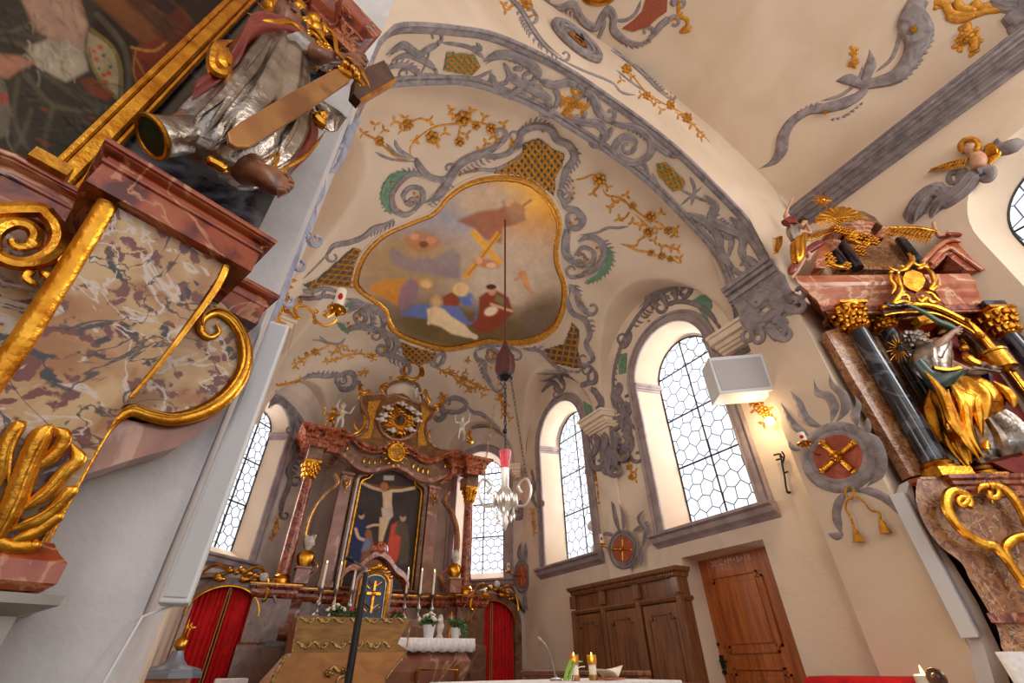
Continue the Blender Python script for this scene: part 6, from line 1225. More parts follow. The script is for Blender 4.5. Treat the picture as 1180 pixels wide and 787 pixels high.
# microphone stand
MP = Plane((0, 4.4, 0), (0, -1, 0)); T2 = (380, 620, 6.558)
ms = thing('microphone_stand', 'black microphone stand with angled boom before the ambo', 'microphone stand')
top = MP(*Z(*T2, [(275, 260)])[0])[0]; mic = MP(*Z(*T2, [(155, 160)])[0])[0]; knee = MP(*Z(*T2, [(278, 235)])[0])[0]
mb = MB(); mb.tube([V3(top[0], 4.4, .02), V3(top[0], 4.4, 1.55)], .03, 10); mb.tube([V3(top[0], 4.4, 1.5), top], .022, 10); mb.lathe((top[0], 4.4, 0), [(.14, 0), (.14, .02), (.03, .03)], 20); build('pole', mb, IRON, ms)
mb = MB(); mb.tube([top, knee, mic+(knee-mic)*.2], .009, 6); build('boom', mb, mat('steel', (120, 120, 126), .3, .8), ms)
mb = MB(); d = mic-knee; d /= np.linalg.norm(d); mb.tube([mic+(knee-mic)*.22, mic], .016, 8); mb.blob(mic+d*.02, (.028, .028, .022), n=10); build('microphone', mb, IRON, ms)
# people's altar with white cloth
pa = thing('peoples_altar', 'wooden altar table under a white cloth at the bottom edge', 'altar')
build('wooden_body', MB().box((2.2, 3.1, .45), (1.3, .7, .9)), WOODO, pa, smooth=False, bevel=.01); build('table_top', MB().box((2.25, 3.1, .915), (1.6, .9, .05)), WOODO, pa, smooth=False, bevel=.006)
mb = MB(); mb.box((2.05, 3.08, .953), (1.35, .96, .022)); mb.box((2.05, 2.6, .86), (1.35, .01, .2)); build('white_altar_cloth', mb, WHTC, label='white cloth lying over the wooden altar at the bottom edge', cat='altar cloth', smooth=False)
AM = mat('amber_glass', (214, 164, 60), .15, trans=.6, coat=.5)
for px_, pb, nm, dy in ((663, 783, 'left glass lantern candle on the white altar cloth', 0), (684, 784, 'right glass lantern candle on the white altar cloth', 0)):
    S = Plane((0, 3.0, 0), (0, -1, 0)); c = S(px_, 783)[0]; c[2] = .965; k = thing('lantern_candle', nm, 'candle')
    build('wax', MB().lathe(c, [(.026, .005), (.026, .085), (.004, .087)], 14), IVOR, k); g = build('amber_glass_band', MB().lathe(c, [(.03, 0), (.03, .03), (.0305, .03), (.0305, 0)], 18), AM, k)
    mb = MB(); mb.lathe(c, [(.03, .085), (.032, .14), (.034, .14), (.032, .085)], 18); build('glass_rim', mb, AM, k)
    build('flame', MB().lathe(c+V3(0, 0, .1), [(.001, 0), (.009, .015), (.006, .035), (.0005, .055)], 8), FLAM, k)
S = Plane((0, 2.95, 0), (0, -1, 0)); bk = thing('open_missal', 'open book with fanned white pages and ribbons on the altar', 'book'); c = S(703, 783)[0]; c[2] = .967
mb = MB()
for i in range(22):
    a = -.3+i*.075; mb.box(c+V3(-.03+.05*sin(a)+.02, 0, .03+.02*cos(a)), (.10, .12, .0018), R=np.array(Matrix.Rotation(-a*.55, 3, 'Y'))@np.array(Matrix.Rotation(.3, 3, 'Z')))
build('pages', mb, IVOR, bk, smooth=False)['kind'] = 'stuff'
mb = MB(); mb.box(c+V3(-.01, 0, .006), (.17, .14, .01)); build('cover', mb, WOODO, bk, smooth=False)
gm = thing('gooseneck_microphone', 'thin silver gooseneck microphone on the altar at left of the lantern candles', 'microphone'); S = Plane((0, 3.1, 0), (0, -1, 0)); T9 = (600, 720, 7.375)
pts = LPX(S, Z(*T9, [(300, 465), (285, 380), (255, 260), (220, 180), (175, 130)])); mb = MB(); mb.tube(crom(pts, 5), .0035, 6); build('gooseneck', mb, SILV, gm)
mb = MB(); e = pts[-1]; d = pts[-1]-pts[-2]; d /= np.linalg.norm(d); mb.tube([e, e+d*.035], .009, 8); build('capsule', mb, SILV, gm); b = pts[0]; mb = MB(); mb.lathe((b[0], b[1], .964), [(.04, 0), (.04, .012), (.01, .02), (.008, max(.03, b[2]-.95))], 16); build('base', mb, SILV, gm)
k = thing('palm_leaf', 'green and white leaf arrangement beside the left lantern candle', 'leaves'); S = Plane((0, 2.98, 0), (0, -1, 0)); mb = MB()
for a, b, c2 in (((650, 784), (653, 772), (658, 758)), ((652, 784), (656, 768), (661, 756)), ((655, 784), (662, 765), (672, 762))): stroke(mb, S, [a, b, c2], [1.3, 1.6, .3], n=4)
build('green_blades', mb, mat('fresh_green', (132, 170, 60), .5), k); mb = MB()
for a, b, c2 in (((658, 784), (660, 768), (662, 756)), ((660, 784), (666, 770), (674, 768)), ((656, 783), (658, 772), (664, 762))): stroke(mb, S, [a, b, c2], .5, n=4)
build('white_ribbons', mb, WHTC, k)
# low pew in front of the cupboard
X_ = 3.4; pw = thing('pew_front', 'low brown wooden pew front before the oak cupboard', 'pew')
y0, y1 = 3.68, 5.73; build('panel', MB().box((X_+.04, (y0+y1)/2, .48), (.05, y1-y0-.08, .96)), WOOD, pw, smooth=False); build('top_rail', MB().box((X_+.03, (y0+y1)/2, .985), (.16, y1-y0, .035)).box((X_+.03, (y0+y1)/2, .94), (.11, y1-y0-.04, .04)), WOOD, pw, smooth=False, bevel=.008)
for y in (y0+.04, y1-.04): build('end_post', MB().box((X_+.03, y, .47), (.12, .08, .94)), WOODO, pw, smooth=False, bevel=.006)
# red upholstered seat by the pier
rs_ = thing('upholstered_bench', 'red velvet upholstered bench at the wall between door and pier', 'seat')
mb = MB(); mb.box((4.35, 2.36, .84), (.4, .72, .24)); build('cushion_back', mb, REDC, rs_, bevel=.05, smooth=True); build('seat_cushion', MB().box((4.2, 2.36, .42), (.5, .72, .12)), REDC, rs_, bevel=.03)
build('wooden_base', MB().box((4.28, 2.36, .18), (.48, .74, .36)).box((4.4, 2.36, .5), (.06, .7, .5)), WOOD, rs_, smooth=False)
# candle by the right pier
S = Plane((3.7, 1.5, 0), (-.9, -.4, 0)); c = S(1068, 787)[0]; k = thing('large_candle', 'short lit candle with brown medallion in front of the right pier', 'candle')
cz_ = S(1068, 777)[0][2]
build('wax', MB().lathe((c[0], c[1], cz_-.22), [(.05, 0), (.05, .215), (.04, .22), (.03, .205)], 20), IVOR, k); build('flame', MB().lathe((c[0], c[1], cz_-.012), [(.001, 0), (.010, .015), (.006, .035), (.0005, .055)], 8), FLAM, k)
build('stand', MB().lathe((c[0], c[1], 0), [(.14, 0), (.14, .03), (.03, .06), (.025, cz_-.3), (.07, cz_-.24), (.07, cz_-.22)], 16), WOOD, k)
c2 = S(1079, 781)[0]-.06*V3(.9, .4, 0); mb = MB(); mb.lathe(c2, [(.045, -.012), (.05, 0), (.045, .012)], 20, R=np.array(Matrix.Rotation(pi/2, 3, 'Y'))); mb.blob(c2, (.03, .03, .03)); build('brown_medallion', mb, BRNM, k)
l = light('candle_light', 'POINT', (c[0]-.02, c[1]-.02, cz_+.1), 2.5, (1, .7, .35), .03)
# silver stepped finial and white box at lower left
S = Plane((0, 6.4, 0), (0, -1, 0)); T8 = (150, 680, 7.353); c = S(*Z(*T8, [(330, 740)])[0])[0]
k = thing('stepped_finial', 'grey stepped finial with gilded ornament before the left red curtain', 'finial')
c = V3(c[0], c[1], .98); mb = MB(); mb.lathe((c[0], c[1], 0), [(.22, 0), (.22, .9), (.27, .92), (.27, .985)], 4, R=np.array(Matrix.Rotation(pi/4, 3, 'Z'))); build('wooden_pedestal', mb, WOODO, k, smooth=False)
FN = mat('pewter_grey', (150, 158, 172), .4, .4); mb = MB(); mb.lathe(c, [(.26, 0), (.26, .04), (.24, .055), (.24, .07), (.19, .085), (.12, .10), (.075, .14), (.05, .2), (.045, .22), (0, .22)], 24, lobes=8, la=.06); build('fluted_dome', mb, FN, k)
mb = MB(); mb.lathe(c+V3(0, 0, .22), [(.02, 0), (.06, .04), (.06, .08), (.03, .12), (.01, .14), (.012, .2), (0, .3)], 12); mb.box(c+V3(.03, 0, .42), (.1, .015, .015)); mb.box(c+V3(.03, 0, .36), (.015, .015, .2)); build('gilded_knob', mb, GOLD, k)
S = Plane((0, 5.5, 0), (0, -1, 0)); c = S(268, 781)[0]; build('white_stone_block', MB().box((c[0], 5.6, .49), (.26, .3, .98)), WHTC, label='pale block with flat top in front of the left curtain', cat='block', smooth=False, bevel=.01)
# sanctuary lamp
ap, apn = VAULT(582, 253); LX, LY = ap[0], ap[1]; LSP = Plane((LX, LY, 0), (-LX, -LY, 0)); T7 = (540, 380, 3.027)
zpx = lambda y: LSP(582, y)[0][2]
SILB = mat('bright_silver', (236, 230, 222), .35, .7); sl = thing('sanctuary_lamp', 'hanging silver sanctuary lamp with red glass on long chains', 'hanging lamp')
build('red_cord', MB().tube([ap, V3(LX, LY, zpx(398))], .012, 6), mat('dark_red_cord', (92, 34, 34), .8), sl)
zt, zb = zpx(398), zpx(430); h = zt-zb; mb = MB(); mb.lathe((LX, LY, zb), [(.06, -.1*h), (.10, 0), (.115, .2*h), (.10, .55*h), (.05, .85*h), (.03, h), (.012, h*1.2)], 16, lobes=8, la=.14); build('dark_tassel_cap', mb, mat('dark_red_tassel', (84, 38, 36), .7), sl)
zr = zpx(434); rr = .10; mb = MB(); mb.lathe((LX, LY, zr), [(.02, .02), (rr*.8, .01), (rr, 0), (rr*.9, -.02), (.02, -.02)], 20); mb.lathe((LX, LY, zr-.02), [(.07, 0), (.04, -.03), (.015, -.035)], 12); build('chain_crown', mb, IRON, sl)
zl, zk = zpx(558), zpx(565)
def chain(mb, a, b, r=.011, link=.045):
    a, b = V3(*a), V3(*b); L = np.linalg.norm(b-a); n = int(L/link); d = (b-a)/L; u = np.cross(d, V3(0, 1, .1)); u /= np.linalg.norm(u); v = np.cross(d, u)
    for i in range(n):
        c = a+d*(i+.5)*link; w = u if i % 2 else v; mb.tube([c+d*link*.62*cos(t)+w*r*1.1*sin(t) for t in np.linspace(0, 2*pi, 9)[:-1]], r*.28, 4, loop=True)
for i, (dx, dy) in enumerate(((-.26, .0), (.13, -.22), (.13, .22))):
    mb = MB(); chain(mb, (LX+dx*.3, LY+dy*.3, zr-.02), (LX+dx, LY+dy, zl)); build('chain', mb, IRON if i else BRASS, sl)['kind'] = 'stuff'
mb = MB(); chain(mb, (LX, LY, zr-.05), (LX, LY, zpx(500)), .016, .06); mb.blob((LX, LY, zpx(497)), (.03, .03, .03)); mb.tube([V3(LX, LY, zpx(500)), V3(LX, LY, zpx(522))], .004, 5); build('middle_chain', mb, IRON, sl)['kind'] = 'stuff'
zg0, zg1 = zpx(540), zpx(520); mb = MB(); mb.lathe((LX, LY, zg0), [(.04, 0), (.055, (zg1-zg0)*.5), (.068, zg1-zg0), (.064, zg1-zg0), (.05, (zg1-zg0)*.5), (.036, .01)], 20); build('red_glass', mb, mat('ruby_glass', (222, 92, 100), .15, trans=.75, emit=.12), sl)
mb = MB(); mb.lathe((LX, LY, zpx(612)), [(.004, 0), (.02, .04), (.035, .08), (.02, .13), (.04, .19), (.10, .28), (.11, .33), (.07, .38), (.035, .43), (.045, zg0-zpx(612))], 24, lobes=9, la=.08); build('silver_bowl', mb, SILB, sl)
mb = MB()
for i in range(3):
    a = 2*pi*i/3+pi; u = V3(cos(a), sin(a), 0); o_ = V3(LX, LY, zpx(570)); mb.tube(crom([o_+u*.10+V3(0, 0, -.12), o_+u*.24+V3(0, 0, -.14), o_+u*.3+V3(0, 0, 0), o_+u*.25+V3(0, 0, .12), o_+u*.16+V3(0, 0, .06), o_+u*.2+V3(0, 0, -.02)], 5), .013, 6)
    for j in range(9): b = a+j*.23; mb.blob(V3(LX+.12*cos(b), LY+.12*sin(b), zpx(577)+.02*sin(j*2)), (.014, .014, .05), n=6, m=5)
for j in range(14): b = j*.45; mb.blob(V3(LX+.09*cos(b), LY+.09*sin(b), zpx(590)-.04*(j % 3)), (.012, .012, .04), n=6, m=5)
build('silver_scrollwork', mb, SILB, sl)
# ================================================================== LEFT SIDE ALTAR
fL = frame((-.615, 1.087, 0), radians(21)); nL = fL(0, -1, 0)-fL(0, 0, 0)
LPn = lambda y: Plane(fL(0, y, 0), nL)
WA = lambda pts: [tuple(fL(x, y, 0)[:2]) for x, y in pts]
sa = thing('side_altar', 'huge marbled side altar with gilded scrolls at the left edge', 'altar')
path = WA([(-.62, .9), (-.62, .42), (-.145, .25), (0, .25), (0, 0), (.46, 0), (.46, .25), (.60, .25), (.60, .5)])
prof = [(-.02, 2.2), (0, 2.195), (.0, 2.178), (-.008, 2.172), (-.022, 2.168), (-.022, 2.155), (-.014, 2.15), (-.016, 2.135), (-.034, 2.128), (-.045, 2.112), (-.045, 2.104), (-.036, 2.098), (-.038, 2.084), (-.06, 2.076), (-.072, 2.062), (-.072, 2.052), (-.09, 2.048), (-.2, 2.048), (-.2, 2.2)]
mb = MB(); mb.sweep(path, prof); build('projecting_cornice', mb, REDM, sa, ang=30)
mb = MB()
for zz_, rr_ in ((2.192, .011), (2.143, .009), (2.118, .013), (2.068, .010)):
    o_ = np.interp(zz_, [2.05, 2.075, 2.11, 2.14, 2.19], [-.085, -.06, -.042, -.02, 0]); c_ = [(-.62-o_, .42), (-.145-o_, .25-o_), (0-o_, .25-o_), (0-o_, 0-o_), (.46+o_, -o_), (.46+o_, .25-o_), (.60+o_, .25-o_), (.60+o_, .5)]
    mb.tube([fL(x, y, zz_) for x, y in c_], rr_, 8)
build('marble_rolls', mb, REDM, sa)
mb = MB(); q = [fL(x, y, 2.055) for x, y in ((-.6, .9), (-.6, .45), (-.14, .27), (.02, .27), (.02, .02), (.44, .02), (.44, .27), (.58, .27), (.58, .5), (.3, .6))]; mb.prism(q, V3(0, 0, .13)); build('cornice_slab', mb, REDM, sa, smooth=False)
# tapering blotched panel of the pedestal
p1_, p2_ = fL(0, .05, 2.08), fL(0, .24, 1.25); tz = p2_-p1_; ax = fL(1, 0, 0)-fL(0, 0, 0); nn = np.cross(ax, tz); nn /= np.linalg.norm(nn)
if nn@(CAM-p1_) < 0: nn = -nn
LP = Plane(p1_, nn)
poly = [(138, 222), (265, 298), (235, 342), (205, 385), (150, 455), (110, 520), (50, 628), (0, 640), (-70, 600), (-70, 480), (-20, 440), (25, 370), (80, 290)]
mb = MB(); mb.prism(LPX(LP, poly), -nn*.18); build('blotched_panel', mb, BLOT, sa, smooth=False)
mb = MB(); stroke(mb, shift(LP, .0), [(132, 222), (100, 275), (62, 335), (20, 400), (-40, 480)], [8, 8.5, 9, 9.5, 10], n=4, ns=8, hk=.35); build('gilded_edge', mb, GOLD, sa)
mb = MB(); stroke(mb, shift(LP, .0), [(264, 300), (250, 330), (225, 365), (200, 398), (175, 430), (150, 458)], [4.5, 4, 3, 2.6, 2.4, 2.2], n=4, ns=8, hk=.6); build('gilded_edge', mb, GOLD, sa)
mb = MB(); stroke(mb, shift(LP, .004), [(138, 225), (175, 246), (220, 271), (265, 300)], 4.5, n=3, hk=.4); build('grey_top_band', mb, GRYM, sa)
# scrolled wing beside the panel
RP = LPn(.26); wpoly = [(235, 330), (262, 355), (282, 385), (287, 415), (278, 440), (255, 462), (225, 476), (190, 485), (165, 480), (140, 474), (120, 490), (95, 535), (60, 600), (40, 635), (20, 630), (80, 500), (120, 430), (180, 380)]
mb = MB(); mb.prism(LPX(RP, wpoly), -nL*.07); build('blotched_wing', mb, BLOT, sa, smooth=False)
band = [(45, 630), (72, 580), (100, 528), (122, 492), (148, 474), (172, 480), (200, 484), (235, 474), (262, 455), (279, 428), (281, 400), (270, 375), (250, 362), (233, 368), (230, 382), (240, 390), (251, 384), (248, 375)]
mb = MB(); stroke(mb, shift(RP, .01), band, [5, 5.5, 6, 6.5, 7, 7, 8, 9, 9, 8.5, 8, 6.5, 5, 5, 4.5, 3.5, 2.5, 2], n=6, ns=10, hk=.7); build('gilded_volute_band', mb, GOLD, sa)
mb = MB(); stroke(mb, shift(RP, .035), [(x-(1.2 if i < 8 else 2), y-2) for i, (x, y) in enumerate(band[:-3])], 1.3, n=6, ns=6, hk=1); build('volute_fillet', mb, GOLDM, sa)
mb = MB(); q = LPX(LPn(.27), [(118, 498), (140, 482), (165, 488), (215, 485), (262, 462), (255, 480), (205, 515), (150, 530), (95, 548)]); mb.prism(q, -nL*.12); build('underside_block', mb, PNKM, sa, smooth=False)
# left gilded volute and marble behind it
VP_ = LPn(.2); mb = MB(); q = LPX(LPn(.3), [(-80, 180), (30, 230), (95, 270), (110, 300), (60, 400), (0, 480), (-90, 560)]); mb.prism(q, -nL*.1); build('blotched_panel_left', mb, BLOT, sa, smooth=False)
sp = [(22+r*cos(t), 276+r*.72*sin(t)) for t, r in ((t, 46-4.3*t) for t in np.linspace(-1.2, 9.2, 26))]
mb = MB(); stroke(mb, VP_, [(-60, 262), (-30, 246)]+sp, [8]*8+[7]*8+[6]*6+[4]*6, n=4, ns=8, hk=.9); stroke(mb, VP_, [(66, 285), (72, 305), (60, 320), (45, 310)], 5, n=4, taper=.2); stroke(mb, VP_, [(40, 310), (30, 320), (45, 330)], 4, n=4, taper=.2); build('gilded_volute', mb, GOLD, sa)
# acanthus leaf at the foot
FP = shift(LP, .03); mb = MB()
for pts, w_ in (([(-20, 640), (10, 590), (30, 540), (45, 505), (60, 490)], 9), ([(15, 590), (50, 570), (72, 545), (88, 530), (80, 512)], 6.5), ([(10, 610), (50, 595), (75, 570), (88, 560)], 6), ([(5, 625), (40, 612), (60, 598), (72, 590)], 5.5), ([(30, 545), (60, 525), (72, 505), (62, 494)], 6), ([(0, 560), (5, 520), (18, 495), (30, 488)], 6), ([(-20, 600), (-15, 540), (-5, 505)], 7), ([(-10, 618), (10, 628), (35, 628), (40, 620)], 6)): stroke(mb, FP, pts, w_, n=5, taper=.22, ns=10, hk=.55)
mb2 = MB()
for pts in ([(-10, 630), (15, 585), (35, 535), (55, 497)], [(20, 588), (55, 562), (82, 530)], [(15, 605), (50, 588), (82, 562)], [(8, 556), (12, 520), (24, 494)]): stroke(mb2, shift(LP, .055), pts, 1.3, n=5, taper=.2)
a_ = build('gilded_acanthus', mb, GOLD, sa); build('leaf_ribs', mb2, GOLD, a_)
# capital and shaft of the lower pedestal
bc = fL(.08, .33, 0)
c0 = Plane(fL(0, .2, 0), nL)(75, 655)[0]; off = ((c0-fL(0, 0, 0))@ax)
mb = MB(); pth = WA([(-.7, .2), (off, .2), (off, .7)]); zc_ = c0[2]
mb.sweep(pth, [(-.1, zc_+.055), (-.035, zc_+.05), (-.02, zc_+.03), (-.0, zc_+.01), (0, zc_-.03), (-.015, zc_-.045), (-.1, zc_-.05)]); mb.prism([fL(x, y, zc_-.05) for x, y in ((-.7, .24), (off-.04, .24), (off-.04, .7), (-.7, .7))], V3(0, 0, .1)); build('plinth_capital', mb, REDM, sa, smooth=False)
mb = MB(); mb.sweep(pth, [(-.1, zc_-.05), (.02, zc_-.052), (.02, zc_-.07), (-.03, zc_-.09), (-.04, -.0), (-.1, 0)]); build('grey_plinth', mb, GRYM, sa, smooth=False)
# dark board, frame, painting
mb = MB(); q = [fL(x, .42, z) for x, z in ((-.1, 2.18), (.60, 2.18), (.60, 4.9), (-.1, 4.9))]; mb.prism(q, -nL*.08); build('dark_back_board', mb, BLKM, sa, smooth=False)
PF = LPn(.33); e0, e1 = PF(92, 190)[0], PF(272, 10)[0]; xf = (e0-fL(0, 0, 0))@ax
for dx, w_, y_ in ((0, .022, .33), (-.035, .012, .34), (.03, .012, .35)):
    mb = MB(); mb.box(fL(xf+dx, y_, 3.6), (w_*2, .05, 2.9), R=fL.R); build('gilded_frame_rail', mb, GOLD, sa, bevel=.008, smooth=False)
mb = MB(); b_ = PF(80, 195)[0]; mb.box(fL(xf-.03, .27, 2.22), (.085, .1, .04), R=fL.R); build('gilded_foot_block', mb, GOLDM, sa, smooth=False)
pt = Paint(-60, -40, 300, 260, 1.9, (44, 30, 24)); P = pt
P.noise(.3, 22).poly([(80, -20), (150, -20), (215, 60), (200, 70)], (92, 54, 30), 8, .7).poly([(100, 0), (130, -10), (190, 50), (170, 60)], (124, 74, 40), 6, .6)
P.poly([(60, -40), (110, 10), (100, 60), (150, 110), (120, 170), (60, 220), (-60, 260), (-60, -40)], (58, 50, 38), 10, .9)
P.poly([(22, 0), (60, -30), (90, 0), (100, 35), (95, 50), (60, 45), (40, 40)], (150, 110, 86), 6).poly([(25, 5), (75, -10), (98, 30), (96, 60), (70, 55), (45, 42)], (158, 124, 104), 5)
P.poly([(28, 60), (55, 48), (95, 60), (100, 85), (75, 98), (45, 85)], (160, 144, 122), 5).noise(.12, 6).poly([(-20, 64), (20, 68), (40, 76), (20, 86), (8, 95), (-20, 88)], (158, 108, 82), 5)
P.poly([(100, 40), (118, 50), (132, 65), (136, 90), (134, 118), (118, 105), (106, 85), (98, 62)], (146, 128, 96), 3).line([(104, 38), (128, 58), (138, 85), (138, 118)], 2.2, (112, 92, 46)).line([(101, 60), (108, 86), (132, 116)], 1.6, (120, 96, 48))
for x, y in ((108, 62), (114, 58), (110, 72), (118, 90), (124, 88), (120, 98)): P.ell(x, y, 3.2, 2.6, (168, 64, 40), 20)
for x, y in ((118, 68), (126, 80), (112, 82)): P.ell(x, y, 2.2, 2, (60, 74, 78))
P.poly([(90, 95), (105, 92), (130, 112), (122, 120), (100, 110)], (110, 54, 30), 4).line([(45, 85), (80, 110), (120, 128), (145, 115), (142, 60), (110, 20)], 3.5, (74, 68, 52), 3).line([(30, 90), (60, 125), (110, 132)], 3, (84, 76, 56), 4)
for pts in ([(20, 95), (15, 140), (30, 175)], [(35, 130), (20, 170), (-10, 200)], [(60, 125), (50, 170), (60, 200)], [(-30, 20), (0, 40), (30, 35)], [(-30, 50), (5, 50), (35, 60)]): P.line(pts, 3, (90, 80, 60), 4, .7)
P.poly([(-60, 90), (0, 95), (12, 130), (8, 160), (-60, 180)], (106, 96, 80), 5).ell(4, 118, 5, 8, (156, 62, 44)).ell(-10, 100, 6, 4, (156, 62, 44))
P.poly([(150, 60), (185, 45), (215, 70), (180, 110), (155, 100)], (112, 42, 22), 6).line([(150, 58), (175, 62), (190, 52)], 1.5, (160, 110, 50)).line([(155, 70), (170, 100)], 1.2, (140, 90, 40)).line([(155, 60), (152, 85), (160, 105)], 1, (150, 100, 44))
P.poly([(190, 20), (210, 10), (225, 40), (205, 55)], (84, 34, 22), 5)
rf = random.Random(11)
def folds(x0, y0, x1, y1, n, L, ang, c1, c2, w=1.2, k=.5):
    for i in range(n):
        x, y = rf.uniform(x0, x1), rf.uniform(y0, y1); a = ang+rf.uniform(-.5, .5); l_ = L*rf.uniform(.5, 1.2); bx, by = x+cos(a)*l_/2+rf.uniform(-4, 4), y+sin(a)*l_/2+rf.uniform(-4, 4)
        P.line([(x, y), (bx, by), (x+cos(a)*l_, y+sin(a)*l_)], w*rf.uniform(.5, 1.3), c1 if i % 2 else c2, 2.0, k)
folds(25, 50, 85, 85, 26, 16, 1.0, (184, 168, 144), (112, 98, 82)); folds(30, -5, 90, 45, 18, 18, 1.2, (178, 144, 118), (104, 76, 62)); folds(-30, 95, 10, 160, 18, 26, 1.6, (92, 84, 66), (128, 116, 92))
folds(20, 95, 130, 180, 40, 34, .5, (30, 24, 20), (84, 78, 58)); folds(60, 120, 140, 180, 22, 26, 1.0, (24, 18, 16), (66, 60, 44)); folds(-20, 10, 30, 60, 16, 26, .7, (34, 30, 26), (82, 74, 58)); folds(150, 50, 200, 100, 16, 16, 1.1, (140, 66, 34), (70, 24, 14)); folds(102, 50, 132, 108, 14, 10, 1.2, (166, 148, 110), (104, 90, 60), .8)
folds(-40, 180, 60, 240, 24, 30, .8, (64, 54, 40), (26, 20, 16)); folds(100, -10, 220, 40, 16, 50, .8, (110, 66, 36), (52, 30, 20), 1.6, .35)
P.noise(.15, 9).noise(.1, 3); P.c *= .85
for x, y in ((50, 130), (45, 165), (105, 140), (52, 170)): P.ell(x, y, 6, 2.5, (118, 52, 30), 20, .6, .6)
S = LPn(.37)
def clipL(x): return x
cl_ = [projpx(fL(xf-.02, .37, 2.12)), projpx(fL(xf-.02, .37, 4.6)), (400, -200), (-200, -200), (-200, 400)]
pt.build('side_altar_painting', S, clip=[(92, 196), (300, -18), (300, -60), (-80, -60), (-80, 300), (-20, 300)], rough=.35, parent=sa)
mb = MB(); q = [fL(x, .44, z) for x, z in ((-1.0, 2.1), (xf+.05, 2.1), (xf+.05, 4.8), (-1.0, 4.8))]; mb.prism(q, -nL*.05); build('painting_backing', mb, BLKM, sa, smooth=False)
# upper entablature seen from below
zt = 4.0; mb = MB(); pt2 = WA([(.12, .6), (.12, .18), (.27, .18), (.27, .1), (.545, .1), (.545, .5)])
mb.sweep(pt2, [(-.2, zt), (-.13, zt), (-.13, zt+.06), (-.10, zt+.08), (-.10, zt+.12), (-.06, zt+.15), (-.06, zt+.19), (-.02, zt+.22), (-.02, zt+.25), (0, zt+.28), (0, zt+.33), (-.2, zt+.33)]); mb.prism([fL(x, y, zt+.01) for x, y in ((.28, .28), (.34, .2), (.48, .2), (.48, .6), (.24, .6))], V3(0, 0, .2)); build('upper_cornice', mb, REDM, sa, smooth=False)
mb = MB(); rnd = random.Random(2)
for i in range(14): mb.blob(fL(rnd.uniform(.05, .3), .26, rnd.uniform(3.85, 4.1)), (.05, .04, .06), n=8)
build('gilded_capital_ornament', mb, GOLD, sa)['kind'] = 'stuff'
# ---- statue of a saint with a long wooden blade
SD = V3(.31, -.95, 0); SP = Plane(fL(.26, .16, 0), SD); TS = (150, 0, 3.027)
zs = lambda rows: [(TS[0]+r[0]/TS[2], TS[1]+r[1]/TS[2], TS[0]+r[2]/TS[2], TS[1]+r[3]/TS[2])+tuple(r[4:]) for r in rows]
st = thing('saint_statue', 'life-size carved saint in silver robe and red cloak holding a wooden blade', 'statue')
pj = lambda x, y, d=0: shift(SP, d)(TS[0]+x/TS[2], TS[1]+y/TS[2])[0]
J = {'pelvis': (pj(380, 370), .10), 'belly': (pj(430, 300), .10), 'chest': (pj(490, 200, .02), .12), 'neck': (pj(520, 140, .04), .05), 'jaw': (pj(525, 110, .06), .055), 'head': (pj(530, 85, .06), .075), 'crown': (pj(545, 58, .04), .05),
     'rshoulder': (pj(560, 190, .05), .06), 'relbow': (pj(610, 275, .14), .045), 'rwrist': (pj(690, 292, .17), .026), 'rhand': (pj(715, 300, .18), .026),
     'lshoulder': (pj(440, 160, -.02), .06), 'lelbow': (pj(400, 230, -.02), .045), 'lwrist': (pj(440, 290, .05), .03),
     'lhip': (pj(330, 380), .09), 'lknee': (pj(240, 440, .04), .06), 'lankle': (pj(120, 510, .05), .05), 'ltoe': (pj(80, 520, .12), .04),
     'rhip': (pj(420, 420), .09), 'rknee': (pj(440, 520, .04), .06), 'rankle': (pj(370, 640, .08), .048), 'rheel': (pj(345, 668, .06), .05), 'rball': (pj(430, 715, .16), .045)}
E_ = [('pelvis', 'belly'), ('belly', 'chest'), ('chest', 'neck'), ('neck', 'jaw'), ('jaw', 'head'), ('head', 'crown'), ('chest', 'rshoulder'), ('rshoulder', 'relbow'), ('relbow', 'rwrist'), ('rwrist', 'rhand'), ('chest', 'lshoulder'), ('lshoulder', 'lelbow'), ('lelbow', 'lwrist'), ('pelvis', 'lhip'), ('lhip', 'lknee'), ('lknee', 'lankle'), ('lankle', 'ltoe'), ('pelvis', 'rhip'), ('rhip', 'rknee'), ('rknee', 'rankle'), ('rankle', 'rheel'), ('rankle', 'rball')]
for i, (x, y) in enumerate(((482, 722), (490, 735), (488, 750), (478, 760), (466, 768))):
    J['toe%d' % i] = (pj(x-14, y-4, .17), .019); J['tip%d' % i] = (pj(x+2, y+2, .19), .017-.0015*i if i else .022); E_ += [('rball', 'toe%d' % i), ('toe%d' % i, 'tip%d' % i)]
for i, (x, y) in enumerate(((752, 292), (758, 306), (752, 322), (742, 336))):
    J['kn%d' % i] = (pj(x-16, y-6, .20), .012); J['fin%d' % i] = (pj(x, y, .19), .011); J['fit%d' % i] = (pj(x-10, y+14, .16), .009); E_ += [('rhand', 'kn%d' % i), ('kn%d' % i, 'fin%d' % i), ('fin%d' % i, 'fit%d' % i)]
J['thumb'] = (pj(700, 318, .2), .012); J['thtip'] = (pj(712, 334, .2), .010); E_ += [('rhand', 'thumb'), ('thumb', 'thtip')]
skinfig('body', J, E_, SKND, st)
mb = MB(); drape(mb, SP, zs([(450, 130, 590, 200, .75), (395, 180, 605, 290, .85), (320, 255, 600, 400, .85), (240, 340, 590, 505, .8), (165, 415, 545, 605, .75), (110, 475, 480, 650, .65), (110, 520, 400, 665, .5)]), n=72, folds=11, amp=.07, tw=.5, push=.03); build('silver_robe', mb, SILV, st, ang=80)
mb = MB(); 
